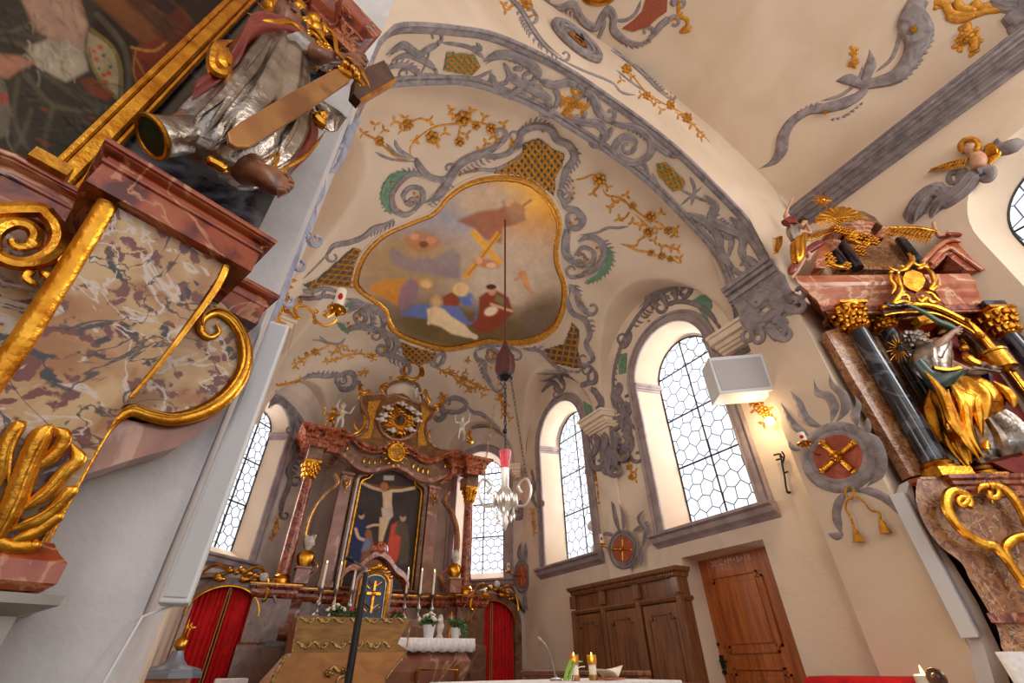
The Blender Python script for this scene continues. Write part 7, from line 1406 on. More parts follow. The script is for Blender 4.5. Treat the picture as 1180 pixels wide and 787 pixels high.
for pts, w_ in (([(440, 230), (380, 330), (300, 430), (200, 580)], 4), ([(500, 260), (440, 400), (380, 500), (230, 610)], 4), ([(470, 230), (400, 380), (270, 540)], 3.5), ([(540, 330), (500, 430), (420, 500)], 4.5), ([(360, 300), (280, 420), (180, 510)], 3.5), ([(545, 450), (500, 540), (460, 620)], 4), ([(420, 400), (330, 480), (250, 600)], 3)): stroke(mb, shift(SP, .15), Z(*TS, pts), w_*1.25, n=6, taper=.35, hk=1.0)
build('robe_folds', mb, SILV, st)
mb = MB(); drape(mb, shift(SP, .1), zs([(490, 195, 600, 200, .5), (520, 215, 615, 235, .6), (560, 245, 640, 268, .6), (600, 262, 668, 292, .5)]), n=32, folds=5, amp=.1); build('silver_sleeve', mb, SILV, st)
CLK = mat('dark_red_paint', (134, 44, 34), .35, c2=(104, 28, 22), scale=5, coat=.3)
mb = MB(); drape(mb, shift(SP, .06), zs([(602, 165, 612, 218, .5), (560, 122, 545, 200, .5), (480, 105, 455, 195, .5), (400, 108, 375, 235, .55), (350, 170, 325, 330, .55), (290, 270, 262, 372, .5), (205, 330, 180, 435, .4)]), n=40, folds=5, amp=.14, tw=.8); build('red_cloak', mb, CLK, st, ang=70)
mb = MB(); drape(mb, shift(SP, .02), zs([(560, 385, 600, 350, .4), (560, 470, 642, 470, .4), (520, 560, 620, 540, .4), (470, 600, 560, 600, .35), (430, 660, 490, 690, .3)]), n=40, folds=5, amp=.16, tw=.9); build('red_cloak_tail', mb, CLK, st, ang=70)
mb = MB()
for pts, w_ in (([(425, 140), (470, 148), (520, 145), (580, 190)], 4), ([(320, 215), (270, 240), (252, 290), (260, 325), (300, 320), (330, 250)], 6.5), ([(300, 240), (285, 300), (300, 310)], 8), ([(470, 240), (500, 270), (540, 280)], 6), ([(590, 450), (615, 480), (640, 495)], 7), ([(620, 450), (632, 470)], 8), ([(420, 665), (455, 640), (470, 610), (462, 570)], 2.5), ([(425, 680), (480, 690), (490, 650), (570, 600), (640, 510)], 2.2), ([(220, 625), (260, 640), (300, 665)], 6)): stroke(mb, shift(SP, .11), Z(*TS, pts), w_, n=6, taper=.2, hk=.9)
build('gilded_lining', mb, GOLD, st)
mb = MB(); drape(mb, shift(SP, .04), zs([(400, 590, 470, 560, .4), (395, 625, 470, 615, .4), (410, 650, 450, 660, .3)]), n=24, folds=4, amp=.1); build('green_lining', mb, mat('green_lining', (56, 72, 44), .5), st)
mb = MB(); a, b = pj(60, 520, .06), pj(200, 510, .06); d = b-a; d /= np.linalg.norm(d); r0 = .06
rs = []; u = np.cross(d, V3(0, 0, 1)); u /= np.linalg.norm(u); v = np.cross(u, d)
for t, r in ((0, .062), (.03, .064), (.06, .06), (.14, .062), (.2, .06)): rs.append([a+d*t+r*(cos(x)*u+sin(x)*v) for x in np.linspace(0, 2*pi, 25)[:-1]])
mb.rings(rs); build('boot_cuff', mb, SILV, st); mb = MB(); mb.tube([a+.063*(cos(x)*u+sin(x)*v) for x in np.linspace(0, 2*pi, 25)[:-1]], .009, 6, loop=True); build('gilded_cuff_rim', mb, GOLD, st)
mb = MB(); mb.rings([[a-d*.004+.056*k_*(cos(x)*u+sin(x)*v) for x in np.linspace(0, 2*pi, 25)[:-1]] for k_ in (1, .02)]); build('green_sole', mb, mat('green_lining', (56, 72, 44), .5), st)
# face, hair, beard
h_ = pj(535, 75, .1); mb = MB(); rnd = random.Random(4)
for i in range(60): x, y = rnd.uniform(500, 590), rnd.uniform(45, 150); mb.blob(pj(x+rnd.uniform(-6, 14), y, rnd.uniform(-.02, .02)+(.03 if y > 110 and x > 555 else 0)), (.02, .018, .026), n=6, m=4) if (x > 560 or y < 62) else None
build('hair_and_beard', mb, HAIR, st); mb = MB(); mb.blob(pj(522, 78, .14), (.012, .014, .022), n=8); mb.blob(pj(508, 72, .125), (.010, .008, .007), n=6); mb.blob(pj(536, 66, .125), (.010, .008, .007), n=6); mb.blob(pj(530, 104, .12), (.02, .01, .007), n=6); build('nose_eyes_mouth', mb, SKND, st)
mb = MB(); HP = shift(SP, -.05)
for k_ in range(26):
    a = 2*pi*k_/26; L = (100 if k_ % 2 else 80); x0, y0 = 525+52*cos(a), 62+48*sin(a); stroke(mb, HP, Z(*TS, [(x0, y0), (525+L*1.15*cos(a), 62+L*sin(a))]), [1.4, .5], n=2, ns=5)
stroke(mb, HP, Z(*TS, [(525+60*cos(t), 62+54*sin(t)) for t in np.linspace(0, 2*pi, 20)[:-1]]), 4, n=2, closed=True, ns=6); build('gilded_halo', mb, GOLD, st)
bl = Z(*TS, [(262, 590), (268, 625), (290, 638), (335, 634), (520, 510), (690, 385), (700, 365), (680, 345), (640, 345), (480, 440), (310, 550)])
mb = MB(); q = LPX(shift(SP, .2), bl); mb.prism(q, -SD*.022); build('wooden_blade', mb, mat('worn_gilded_wood', (176, 124, 68), .35, .15, c2=(128, 78, 40), scale=5, coat=.3), None, label='long flat wooden blade held diagonally by the silver robed saint', cat='blade', smooth=False, bevel=.005)
mb = MB()
for pts, w_ in (([(660, 330), (690, 350), (720, 380), (745, 400)], 4), ([(650, 345), (700, 372)], 6), ([(690, 330), (650, 290), (640, 230), (610, 205)], 2.5), ([(680, 300), (720, 330), (760, 400)], 2.5)): stroke(mb, shift(SP, .2), Z(*TS, pts), w_, n=5, taper=.2)
for x, y in ((668, 340), (690, 352), (706, 372)): mb.blob(pj(x, y, .22), (.02, .02, .02))
build('gilded_hilt', mb, GOLD, st)
bk = Z(*TS, [(745, 330), (762, 300), (845, 262), (885, 330), (760, 412), (735, 385)]); mb = MB(); mb.prism(LPX(shift(SP, .12), bk), -SD*.05); bo = build('book', mb, mat('dark_leather', (92, 66, 54), .4, c2=(70, 48, 40), scale=10), None, label='dark book with gilded page edge held up by the saint', cat='book', smooth=False)
mb = MB(); mb.prism(LPX(shift(SP, .122), Z(*TS, [(759, 413), (886, 336), (882, 325), (756, 402)])), -SD*.05); build('gilded_page_edge', mb, GOLD, bo, smooth=False)
mb = MB(); gp = shift(SP, .0)
for pts, w_ in (([(590, 120), (640, 100), (740, 235), (700, 250), (620, 215)], 2.2), ([(620, 130), (650, 190), (640, 240)], 4), ([(650, 150), (690, 190), (680, 230)], 5), ([(610, 150), (600, 200)], 3.5)): stroke(mb, gp, Z(*TS, pts), w_, n=4)
for x, y in ((610, 120), (630, 150), (655, 165), (675, 200), (640, 215), (690, 240), (735, 240), (620, 190), (660, 230), (680, 170)): flower(mb, gp, *Z(*TS, [(x, y)])[0], 6)
build('gilded_relief_ornament', mb, GOLD, label='gilded angular ornament behind the hand of the saint', cat='ornament')
mb = MB(); drape(mb, shift(SP, .02), zs([(600, 330, 690, 390, .3), (640, 400, 740, 420, .35), (650, 450, 735, 430, .3), (690, 470, 715, 465, .2)]), n=40, folds=8, amp=.12); build('silver_sleeve_end', mb, SILV, st)
build('green_ground', MB().box(fL(.3, .13, 2.205), (.26, .2, .02), R=fL.R), mat('green_lining', (56, 72, 44), .5), st, bevel=.008)
# ================================================================== RIGHT SIDE ALTAR
fR = frame((4.37, 1.43, 0), radians(-30)); nR = fR(0, -1, 0)-fR(0, 0, 0); axR = fR(1, 0, 0)-fR(0, 0, 0)
RPn = lambda y: Plane(fR(0, y, 0), nR)
WR = lambda pts: [tuple(fR(x, y, 0)[:2]) for x, y in pts]
ra = thing('side_altar', 'marbled side altar with dark columns and red canopy at the right edge', 'altar')
lx = lambda p: (p-fR(0, 0, 0))@axR
# ledge carrying statue and columns
path = WR([(.5, .5), (.02, .06), (.07, 0), (.24, 0), (.24, -.06), (1.5, -.06), (1.5, .1), (1.7, .1)])
zl = 2.2; mb = MB(); mb.sweep(path, [(-.3, zl), (0, zl), (0, zl-.03), (-.02, zl-.045), (-.02, zl-.07), (-.05, zl-.09), (-.05, zl-.11), (-.08, zl-.14), (-.08, zl-.17), (-.3, zl-.17)]); mb.prism([fR(x, y, zl-.16) for x, y in ((.56, .5), (.12, .12), (.1, .03), (.26, .03), (.28, -.02), (1.5, -.02), (1.65, .15), (1.65, .6))], V3(0, 0, .155)); build('ledge_cornice', mb, REDM, ra, smooth=False)
# bulging pedestal, traced as a profile and wrapped round the corner
B0 = RPn(.0); outl = [(1055, 552), (1053, 575), (1062, 602), (1080, 628), (1105, 648), (1115, 668), (1128, 690), (1146, 722), (1151, 745)]
pts = [B0(*p)[0] for p in outl]; rs = []
for p in crom(pts, 3)+[V3(*(pts[-1][:2]), 0)]:
    x = lx(p); z = p[2]; rs.append([fR(x+.6, .6, z), fR(x+.13, .12, z), fR(x+.015, -.0, z), fR(1.6-x*.3, -.0, z), fR(1.7, .6, z)])
mb = MB(); mb.rings(rs); build('bulging_pedestal', mb, BLOB, ra, ang=25)
mb = MB(); b_ = B0(1143, 718)[0]; t_ = B0(1136, 705)[0]; x_ = lx(b_); mb.sweep(WR([(x_+.5, .5), (x_, -.03), (1.5, -.03)]), [(-.1, t_[2]), (.02, t_[2]-.01), (.02, b_[2]), (-.1, b_[2]-.02)]); build('pedestal_band', mb, REDM, ra, smooth=False)
TR = (1000, 560, 3.467); GPl = RPn(-.08); mb = MB()
stroke(mb, GPl, Z(*TR, [(405, 85), (410, 60), (380, 45), (360, 60), (372, 78), (390, 70), (400, 40), (350, 22), (318, 40), (315, 90), (350, 150), (410, 205), (470, 235), (510, 245), (560, 300), (620, 385), (660, 430)]), [3, 3, 3, 3, 3, 3, 3.5, 4.5, 5, 5, 4.5, 4.5, 4.5, 4.5, 4, 4, 4], n=5, hk=.8)
stroke(mb, GPl, Z(*TR, [(440, 30), (450, 5), (490, 0), (520, 20), (515, 45), (490, 45), (485, 25), (500, 70)]), 3, n=5, taper=.15); stroke(mb, GPl, Z(*TR, [(480, 0), (540, 10), (590, 60), (625, 120), (640, 160)]), 4, n=5); stroke(mb, GPl, Z(*TR, [(640, 200), (580, 215), (548, 250), (560, 300)]), 4, n=5)
build('gilded_scroll_frame', mb, GOLD, ra)
mb = MB(); mb.prism(LPX(RPn(.13), [(1044, 568), (1050, 552), (1054, 575), (1066, 610), (1100, 652), (1125, 692), (1152, 748), (1168, 800), (1150, 800), (1134, 745), (1092, 655)]), -nR*.14); struct('trim_20', mb, COOLW, smooth=False)  # plaster filler added to brighten the dark wall gap beside the pedestal
# columns
def dcol(bx, tx, y, r, nm='column', rt=None, basepx=None):
    S = RPn(y); b = S(*bx)[0]; t = S(*tx)[0]; x = (lx(b)+lx(t))/2; k = build(nm+'_shaft', MB().lathe(fR(x, y, zl+.14), [(r*1.02, 0), (r*1.03, .3), (r*.85, t[2]-zl-.14)], 24), BLKM, ra)
    mb = MB(); mb.box(fR(x, y, zl+.035), (r*2.9, r*2.9, .07), R=fR.R); mb.lathe(fR(x, y, zl+.07), [(r*1.35, 0), (r*1.4, .02), (r*1.15, .04), (r*1.25, .06), (r*1.02, .08)], 24); build(nm+'_base', mb, GOLD, ra, smooth=True)
    zt = t[2]; mb = MB(); c = fR(x, y, zt); mb.lathe(c, [(r*.85, 0), (r*1.05, .015), (r*.85, .03), (r*.95, .1), (r*1.5, .24), (r*1.6, .27)], 18)
    for q in range(12):
        a = 2*pi*q/12
        for z, rr in ((.07, r*1.1), (.15, r*1.3), (.22, r*1.6)): mb.blob(c+V3(cos(a+z*11)*rr, sin(a+z*11)*rr, z), (r*.33, r*.33, r*.45), n=6, m=4)
    mb.box(c+V3(0, 0, .285), (r*3.1, r*3.1, .03), R=fR.R); build(nm+'_capital', mb, GOLD, ra); return x, zt+.3
c1 = dcol((1079, 533), (989, 382), .09, .088, 'front_column'); c2 = dcol((1110, 520), (1026, 382), .22, .08, 'second_column'); 
xs3 = lx(RPn(.09)(1166, 388)[0]); S3 = RPn(.09); c3 = dcol((1240, 480), (1166, 388), .09, .088, 'right_column')
mb = MB(); mb.prism([fR(x, .42, z) for x, z in ((.45, 2.1), (1.7, 2.1), (1.7, 4.25), (.45, 4.25))], -nR*.08); build('back_wall', mb, BLOB, ra, smooth=False)
mb = MB(); mb.prism(LPX(RPn(.16), [(951, 382), (972, 376), (1070, 545), (1050, 549)]), -nR*.1); build('side_pilaster', mb, BLOB, ra, smooth=False)
# entablature: blocks over the columns and a long cornice
zc0 = c1[1]; EA = RPn(-.02); zt_ = EA(1000, 320)[0][2]; zb_ = EA(1000, 352)[0][2]
for i, x in enumerate((c1[0], c2[0]+.02, c3[0])):
    mb = MB(); mb.box(fR(x, .16, (zc0+zb_)/2), (.22, .34, zb_-zc0), R=fR.R); build('frieze_block', mb, BLKM if i else REDM, ra, smooth=False, bevel=.008)
mb = MB(); mb.prism([fR(x, y, zc0-.02) for x, y in ((.14, .15), (1.7, .15), (1.7, .45), (.42, .45))], V3(0, 0, zb_-zc0+.04)); build('frieze', mb, GRYM, ra, smooth=False)
def cor(name, path, z0, hgt, out, m=ORGM):
    mb = MB(); k = hgt; mb.sweep(WR(path), [(-.12, z0), (-out, z0), (-out, z0+k*.15), (-out*.8, z0+k*.2), (-out*.8, z0+k*.38), (-out*.45, z0+k*.5), (-out*.45, z0+k*.6), (-out*.15, z0+k*.7), (0, z0+k*.78), (0, z0+k), (-.12, z0+k)])
    q = [fR(x+(.03 if i < 2 else -.03), y+.04, z0+.01) for i, (x, y) in enumerate(path)]; return build(name, mb, m, ra, smooth=False)
x0 = lx(EA(922, 330)[0]); x1 = lx(EA(1048, 330)[0]); x2 = lx(EA(1075, 330)[0]); H_ = zt_-zb_+.02
cor('left_cornice', [(x0+.47, .5), (x0, -.02), (x1, -.02), (x1, .3)], zb_-.02, H_+.04, .09); cor('right_cornice', [(x2, .3), (x2, -.02), (1.75, -.02)], zb_-.02, H_+.04, .09)
mb = MB(); mb.prism([fR(x, y, zb_) for x, y in ((x0+.56, .5), (x0+.16, .06), (1.7, .06), (1.7, .5))], V3(0, 0, H_-.02)); build('cornice_core', mb, REDM, ra, smooth=False)
# gilded arch and red canopy with the statue niche
T5_ = (860, 200, 2.622); AR = RPn(.02)
arc = Z(*T5_, [(405, 405), (440, 398), (500, 395), (560, 400), (620, 425), (680, 460), (730, 510), (780, 570), (840, 650), (900, 740)])
mb = MB(); stroke(mb, AR, arc, 3.2, n=5, hk=.9); stroke(mb, AR, [(x+4, y+9) for x, y in arc], 1.6, n=5, hk=.9); build('gilded_arch', mb, GOLD, ra)
mb = MB(); stroke(mb, RPn(.08), [(x-1, y+4) for x, y in arc], 6, n=5, hk=.5); build('arch_soffit', mb, BRNM, ra)
mb = MB(); q = LPX(RPn(.32), Z(*T5_, [(420, 450), (500, 410), (600, 430), (690, 500), (780, 620), (870, 780), (980, 960), (800, 900), (560, 780), (520, 640)])); mb.prism(q, -nR*.03); build('red_niche_backdrop', mb, mat('red_backdrop', (150, 46, 34), .6, c2=(112, 28, 22), scale=6), ra, smooth=False)
mb = MB()
for a, b in (((470, 425), (540, 440)), ((560, 440), (640, 480)), ((640, 490), (700, 550)), ((580, 470), (640, 470))):
    stroke(mb, RPn(.2), Z(*T5_, [a, ((a[0]+b[0])/2, (a[1]+b[1])/2-14), b]), 7, n=4, taper=.3); stroke(mb, RPn(.17), Z(*T5_, [(a[0], a[1]+15), ((a[0]+b[0])/2, (a[1]+b[1])/2), (b[0], b[1]+12)]), 4, n=4, taper=.3)
build('carved_cloud_curls', mb, mat('dark_gilded_wood', (120, 76, 34), .4, .5, c2=(84, 48, 22), scale=8), ra)
# gilded cartouche on the arch
CT = RPn(-.12); cc_ = (1053, 322); k = thing('gilded_cartouche', 'openwork gilded rococo cartouche crowning the arch of the right side altar', 'cartouche')
TT = (1020, 210, 4.632); mb = MB(); patch(mb, CT, Z(*TT, [(85, 520), (100, 490), (140, 478), (185, 495), (205, 530), (190, 570), (160, 595), (120, 580), (90, 555)]), .03); build('oval_shield', mb, GOLD, k)
mb = MB()
for pts, w_ in (([(75, 470), (60, 510), (80, 580), (60, 620), (40, 650), (90, 640), (140, 650)], 2.4), ([(120, 380), (140, 420), (120, 450), (100, 470), (70, 480)], 2.6), ([(205, 460), (240, 490), (255, 540), (235, 580), (270, 560), (280, 520)], 2.4), ([(60, 640), (75, 610), (110, 610), (125, 640)], 2), ([(150, 600), (180, 640), (220, 620), (240, 645), (300, 640)], 2.2), ([(30, 470), (20, 520), (45, 560), (30, 600)], 2), ([(170, 470), (200, 455), (230, 470)], 2.2), ([(110, 385), (130, 400), (150, 440), (180, 450), (200, 440), (190, 470)], 1.8), ([(0, 440), (30, 470), (60, 480), (65, 500)], 1.8), ([(200, 590), (240, 600), (270, 630), (300, 645)], 2)): stroke(mb, shift(CT, .015), Z(*TT, pts), w_, n=5, taper=.2)
for x, y in ((118, 385), (125, 410), (95, 460), (55, 520), (240, 500), (270, 545), (80, 600), (180, 610), (215, 600), (130, 620), (40, 480), (205, 460)): (a, b), = Z(*TT, [(x, y)]); leaf(mb, shift(CT, .02), a, b, x*.7, 6)
build('rococo_openwork', mb, GOLD, k)
# attic storey
AT = RPn(.1); zA = zt_
TQ_ = (900, 210, 4.631)
mb = MB(); vol = Z(*TQ_, [(180, 455), (185, 400), (205, 340), (240, 305), (290, 300), (325, 310), (300, 350), (265, 370), (245, 410), (240, 458)]); mb.prism(LPX(AT, vol), -nR*.16); build('attic_volute', mb, ORGM, ra, smooth=False, bevel=.01)
for bx, tx in (((340, 455), (285, 370)), ((400, 455), (330, 330))):
    b, t = RPn(.16)(*Z(*TQ_, [bx])[0])[0], RPn(.16)(*Z(*TQ_, [tx])[0])[0]; x = (lx(b)+lx(t))/2; mb = MB(); mb.lathe(fR(x, .16, b[2]), [(.06, -.02), (.06, .1), (.05, t[2]-b[2])], 14); build('attic_column', mb, BLKM, ra)
b, t = RPn(.16)(*Z(*TQ_, [(780, 470)])[0])[0], RPn(.16)(*Z(*TQ_, [(620, 300)])[0])[0]; x = (lx(b)+lx(t))/2; mb = MB(); mb.lathe(fR(x, .16, zA), [(.06, -.02), (.06, .2), (.05, t[2]-zA)], 14); build('attic_column', mb, BLKM, ra)
mb = MB(); q = LPX(RPn(.24), Z(*TQ_, [(300, 460), (270, 340), (300, 250), (540, 250), (640, 330), (740, 470)])); mb.prism(q, -nR*.1); build('attic_wall', mb, BLOB, ra, smooth=False)
u0, u1 = lx(RPn(.02)(*Z(*TQ_, [(300, 225)])[0])[0]), lx(RPn(.02)(*Z(*TQ_, [(520, 225)])[0])[0]); zq = RPn(.02)(*Z(*TQ_, [(400, 250)])[0])[0][2]; zq2 = RPn(.02)(*Z(*TQ_, [(400, 208)])[0])[0][2]
cor('attic_cornice', [(u0, .4), (u0, .02), (u1, .02), (u1, .1), (u1+.2, .1), (u1+.2, .4)], zq, zq2-zq+.02, .08)
mb = MB(); mb.prism([fR(x, y, zq) for x, y in ((u0+.08, .4), (u0+.08, .1), (u1+.12, .16), (u1+.12, .4))], V3(0, 0, zq2-zq)); build('attic_core', mb, REDM, ra, smooth=False)
mb = MB(); q = LPX(RPn(.02), Z(*TQ_, [(380, 150), (440, 155), (500, 185), (545, 235), (510, 215), (440, 205), (400, 190)])); mb.prism(q, -nR*.25); build('dark_broken_pediment', mb, BRNM, ra, smooth=False)
# right pediment block with wing moulding
q = LPX(RPn(-.03), Z(1020, 210, 4.632, [(195, 430), (320, 318), (520, 330), (700, 470), (440, 470), (330, 390), (260, 465)])); mb = MB(); mb.prism(q, -nR*.35); build('broken_pediment', mb, REDM, ra, smooth=False)
mb = MB(); stroke(mb, RPn(-.05), Z(1020, 210, 4.632, [(195, 430), (320, 316), (430, 318), (520, 328), (610, 395), (700, 472)]), 2.2, n=3); stroke(mb, RPn(-.045), Z(1020, 210, 4.632, [(240, 435), (330, 350), (420, 400), (520, 470)]), 2.5, n=3); build('pediment_moulding', mb, ORGM, ra)
branchf = MB()
for x, y in ((300, 255), (330, 265), (360, 270), (390, 285), (420, 290), (460, 300), (500, 320), (440, 340), (410, 360), (430, 380), (380, 300), (250, 395), (270, 420), (255, 440), (350, 450), (620, 260), (590, 270)): flower(branchf, RPn(-.06), *Z(*TQ_, [(x, y)])[0], 5.5)
for pts in ([(330, 270), (380, 310), (440, 330), (500, 320)], [(240, 390), (260, 430), (300, 450), (360, 455)]): stroke(branchf, RPn(-.05), Z(*TQ_, pts), 3, n=5, taper=.2)
build('gilded_foliage', branchf, GOLD, ra)['kind'] = 'stuff'
# gilded shell over attic
mb = MB(); 
for i in range(9): a = pi+.25+i*.3; stroke(mb, RPn(-.05), Z(*TQ_, [(310, 215), (310+60*cos(a), 205+40*sin(a)), (310+120*cos(a), 215+75*sin(a))]), [1.5, 3, 3.6], n=3)
wing(mb, RPn(-.08), Z(*TQ_, [(180, 215)])[0], Z(*TQ_, [(440, 175)])[0], 9, 1); build('gilded_shell', mb, GOLD, ra)
# star above
k = thing('gilded_star', 'small gilded ray star on a rod above the left angel of the side altar', 'star'); mb = MB(); c = (948, 231)
for i in range(18): a = 2*pi*i/18; L = 15 if i % 2 else 10; stroke(mb, RPn(.1), [c, (c[0]+L*cos(a), c[1]+L*.75*sin(a))], [1.1, .3], n=2, ns=5)
p = RPn(.1)(*c)[0]; mb.blob(p, (.04, .04, .04)); mb.tube([p, V3(p[0], p[1], zq2)], .006, 5); build('star_rays', mb, GOLD, k)
# statues and angels ------------------------------------------------
def tracedfig(label, S, T, J2, d=0, scale=1, name='angel_statue', cat='statue', m=SKIN):
    J = {k_: (shift(S, v[2] if len(v) > 3 else 0)(T[0]+v[0]/T[2], T[1]+v[1]/T[2])[0], v[-1]) for k_, v in J2.items()}; E2 = [e for e in BODY_E if e[0] in J and e[1] in J]
    return skinfig(name, J, E2, m, label=label, cat=cat), J
RA = RPn(-.06)
an, J = tracedfig('carved angel with raised arm at the left end of the right side altar', RA, TQ_, {'pelvis': (100, 340, .05), 'belly': (90, 310, .05), 'chest': (75, 270, .05), 'neck': (105, 235, .02), 'jaw': (118, 222, .028), 'head': (125, 212, .035), 'crown': (132, 200, .02),
    'lshoulder': (45, 235, .026), 'lelbow': (20, 180, .022), 'lwrist': (50, 110, .014), 'lhand': (65, 82, .018), 'rshoulder': (115, 265, .026), 'relbow': (160, 275, .022), 'rwrist': (130, 210, .014), 'rhand': (122, 195, .014),
    'lhip': (85, 350, .04), 'lknee': (120, 410, .03), 'lankle': (90, 470, .018), 'ltoe': (55, 515, .014), 'rhip': (110, 350, .04), 'rknee': (150, 390, .03), 'rankle': (150, 410, .02), 'rtoe': (130, 420, .014)})
mb = MB(); drape(mb, RA, [(900+a/4.631, 210+b/4.631, 900+c/4.631, 210+d/4.631) for a, b, c, d in ((30, 240, 110, 235), (30, 270, 110, 290), (50, 310, 110, 320))], n=28, folds=6); build('silver_bodice', mb, SILV, an)
mb = MB(); drape(mb, shift(RA, .02), [(900+a/4.631, 210+b/4.631, 900+c/4.631, 210+d/4.631) for a, b, c, d in ((50, 330, 130, 290), (50, 390, 120, 340), (60, 440, 115, 400), (80, 450, 105, 430))], n=28, folds=6, amp=.14); build('gilded_skirt', mb, GOLD, an)
mb = MB(); stroke(mb, shift(RA, .03), Z(*TQ_, [(15, 230), (50, 210), (60, 240)]), 5, n=4); stroke(mb, RA, Z(*TQ_, [(240, 320), (200, 330), (150, 360), (110, 390), (60, 470), (40, 490)]), 5, n=6, taper=.2); build('red_sash', mb, CLK, an)
mb = MB(); wing(mb, shift(RA, -.08), Z(*TQ_, [(20, 260)])[0], Z(*TQ_, [(0, 350)])[0], 10, 1); wing(mb, shift(RA, -.02), Z(*TQ_, [(110, 310)])[0], Z(*TQ_, [(300, 250)])[0], 9, -1); build('gilded_wings', mb, GOLD, an)
mb = MB(); hp = J['head'][0]
for i in range(30): a = i*2.4; mb.blob(hp+V3(cos(a)*.04, sin(a)*.04+.01, .012+.03*((i % 7)/7)), (.018,)*3, n=6, m=4)
build('curly_hair', mb, HAIR, an)
T1 = (1020, 210, 4.632); RB = RPn(-.02)
an2, J = tracedfig('cherub with spread gilded wings on the broken pediment at right', RB, T1, {'pelvis': (400, 300, .05), 'belly': (385, 285, .05), 'chest': (360, 268, .05), 'neck': (345, 250, .025), 'jaw': (342, 240, .04), 'head': (335, 222, .055), 'crown': (330, 205, .03),
    'lshoulder': (320, 285, .03), 'lelbow': (285, 290, .028), 'lwrist': (262, 240, .018), 'lhand': (258, 210, .022), 'rshoulder': (400, 270, .03), 'relbow': (440, 275, .026), 'rwrist': (490, 235, .018), 'rhand': (505, 215, .02), 'lhip': (390, 310, .04), 'lknee': (440, 315, .035), 'rhip': (410, 310, .04), 'rknee': (470, 300, .035)}, name='cherub_statue')
mb = MB(); hp = J['head'][0]
for i in range(40): a = i*2.4; mb.blob(hp+V3(cos(a)*.055, sin(a)*.055+.02, .015+.045*((i % 7)/7)), (.022,)*3, n=6, m=4)
build('curly_hair', mb, HAIR, an2); mb = MB(); mb.blob(hp+nR*.06, (.012, .012, .014), n=6); build('nose', mb, SKIN, an2)
mb = MB(); wing(mb, RPn(-.1), Z(*T1, [(275, 265)])[0], Z(*T1, [(20, 240)])[0], 16, -1); build('large_gilded_wing', mb, GOLD, an2)
mb = MB(); wing(mb, RPn(.05), Z(*T1, [(370, 200)])[0], Z(*T1, [(430, 235)])[0], 7, 1); build('small_gilded_wing', mb, GOLD, an2)
mb = MB(); drape(mb, shift(RB, .03), [(1020+a/4.632, 210+b/4.632, 1020+c/4.632, 210+d/4.632) for a, b, c, d in ((440, 280, 430, 310), (500, 270, 480, 310), (560, 290, 540, 330), (620, 350, 590, 370), (670, 390, 640, 410))], n=24, folds=5, amp=.2); build('gilded_drapery', mb, GOLD, an2)
mb = MB(); stroke(mb, shift(RB, .06), Z(*T1, [(300, 300), (340, 300), (400, 305)]), 2.4, n=4, taper=.2); stroke(mb, shift(RB, .06), Z(*T1, [(560, 330), (610, 370), (660, 405)]), 2.4, n=4, taper=.2); build('red_drapery', mb, CLK, an2)
# crowned female saint
TW_ = (1000, 380, 4.372); SW = RPn(-.0); pw_ = lambda x, y, d=0: shift(SW, d)(TW_[0]+x/TW_[2], TW_[1]+y/TW_[2])[0]
J = {'pelvis': (pw_(450, 350), .11), 'belly': (pw_(400, 270), .10), 'chest': (pw_(330, 170, .02), .12), 'neck': (pw_(270, 100, .03), .045), 'jaw': (pw_(250, 85, .05), .06), 'head': (pw_(235, 72, .05), .085), 'crown': (pw_(220, 52, .03), .05),
     'lshoulder': (pw_(280, 170, .02), .06), 'lelbow': (pw_(300, 120, .14), .045), 'lwrist': (pw_(350, 75, .16), .026), 'lhand': (pw_(372, 55, .16), .028), 'rshoulder': (pw_(380, 180, .03), .06), 'relbow': (pw_(470, 250, .10), .045), 'rwrist': (pw_(560, 240, .16), .028), 'rhand': (pw_(590, 235, .16), .026),
     'lhip': (pw_(430, 370), .1), 'lknee': (pw_(480, 500, .04), .06), 'lankle': (pw_(560, 640, .06), .035), 'ltoe': (pw_(570, 660, .1), .04), 'rhip': (pw_(500, 360), .1), 'rknee': (pw_(600, 470, .04), .06), 'rankle': (pw_(690, 620, .04), .035), 'rtoe': (pw_(715, 650, .1), .04)}
E3 = list(BODY_E)
for i, (x, y) in enumerate(((398, 40), (404, 52), (402, 66), (392, 78))): J['f%d' % i] = (pw_(x-12, y, .165), .011); J['g%d' % i] = (pw_(x+4, y-4, .165), .009); E3 += [('lhand', 'f%d' % i), ('f%d' % i, 'g%d' % i)]
sg = skinfig('female_saint_statue', J, E3, mat('aged_skin', (176, 140, 116), .4, c2=(140, 104, 84), scale=20), label='carved female saint in gilded dress with green and blue mantle on the right altar', cat='statue')
zr_ = lambda rows: [(TW_[0]+r[0]/TW_[2], TW_[1]+r[1]/TW_[2], TW_[0]+r[2]/TW_[2], TW_[1]+r[3]/TW_[2])+tuple(r[4:]) for r in rows]
mb = MB(); drape(mb, SW, zr_([(330, 270, 480, 230, .6), (320, 350, 600, 300, .6), (345, 430, 650, 370, .6), (380, 530, 640, 470, .5), (430, 610, 600, 560, .5), (500, 690, 540, 640, .4)]), n=64, folds=9, amp=.11, tw=.5); build('gilded_dress', mb, GOLD, sg, ang=80)
mb = MB()
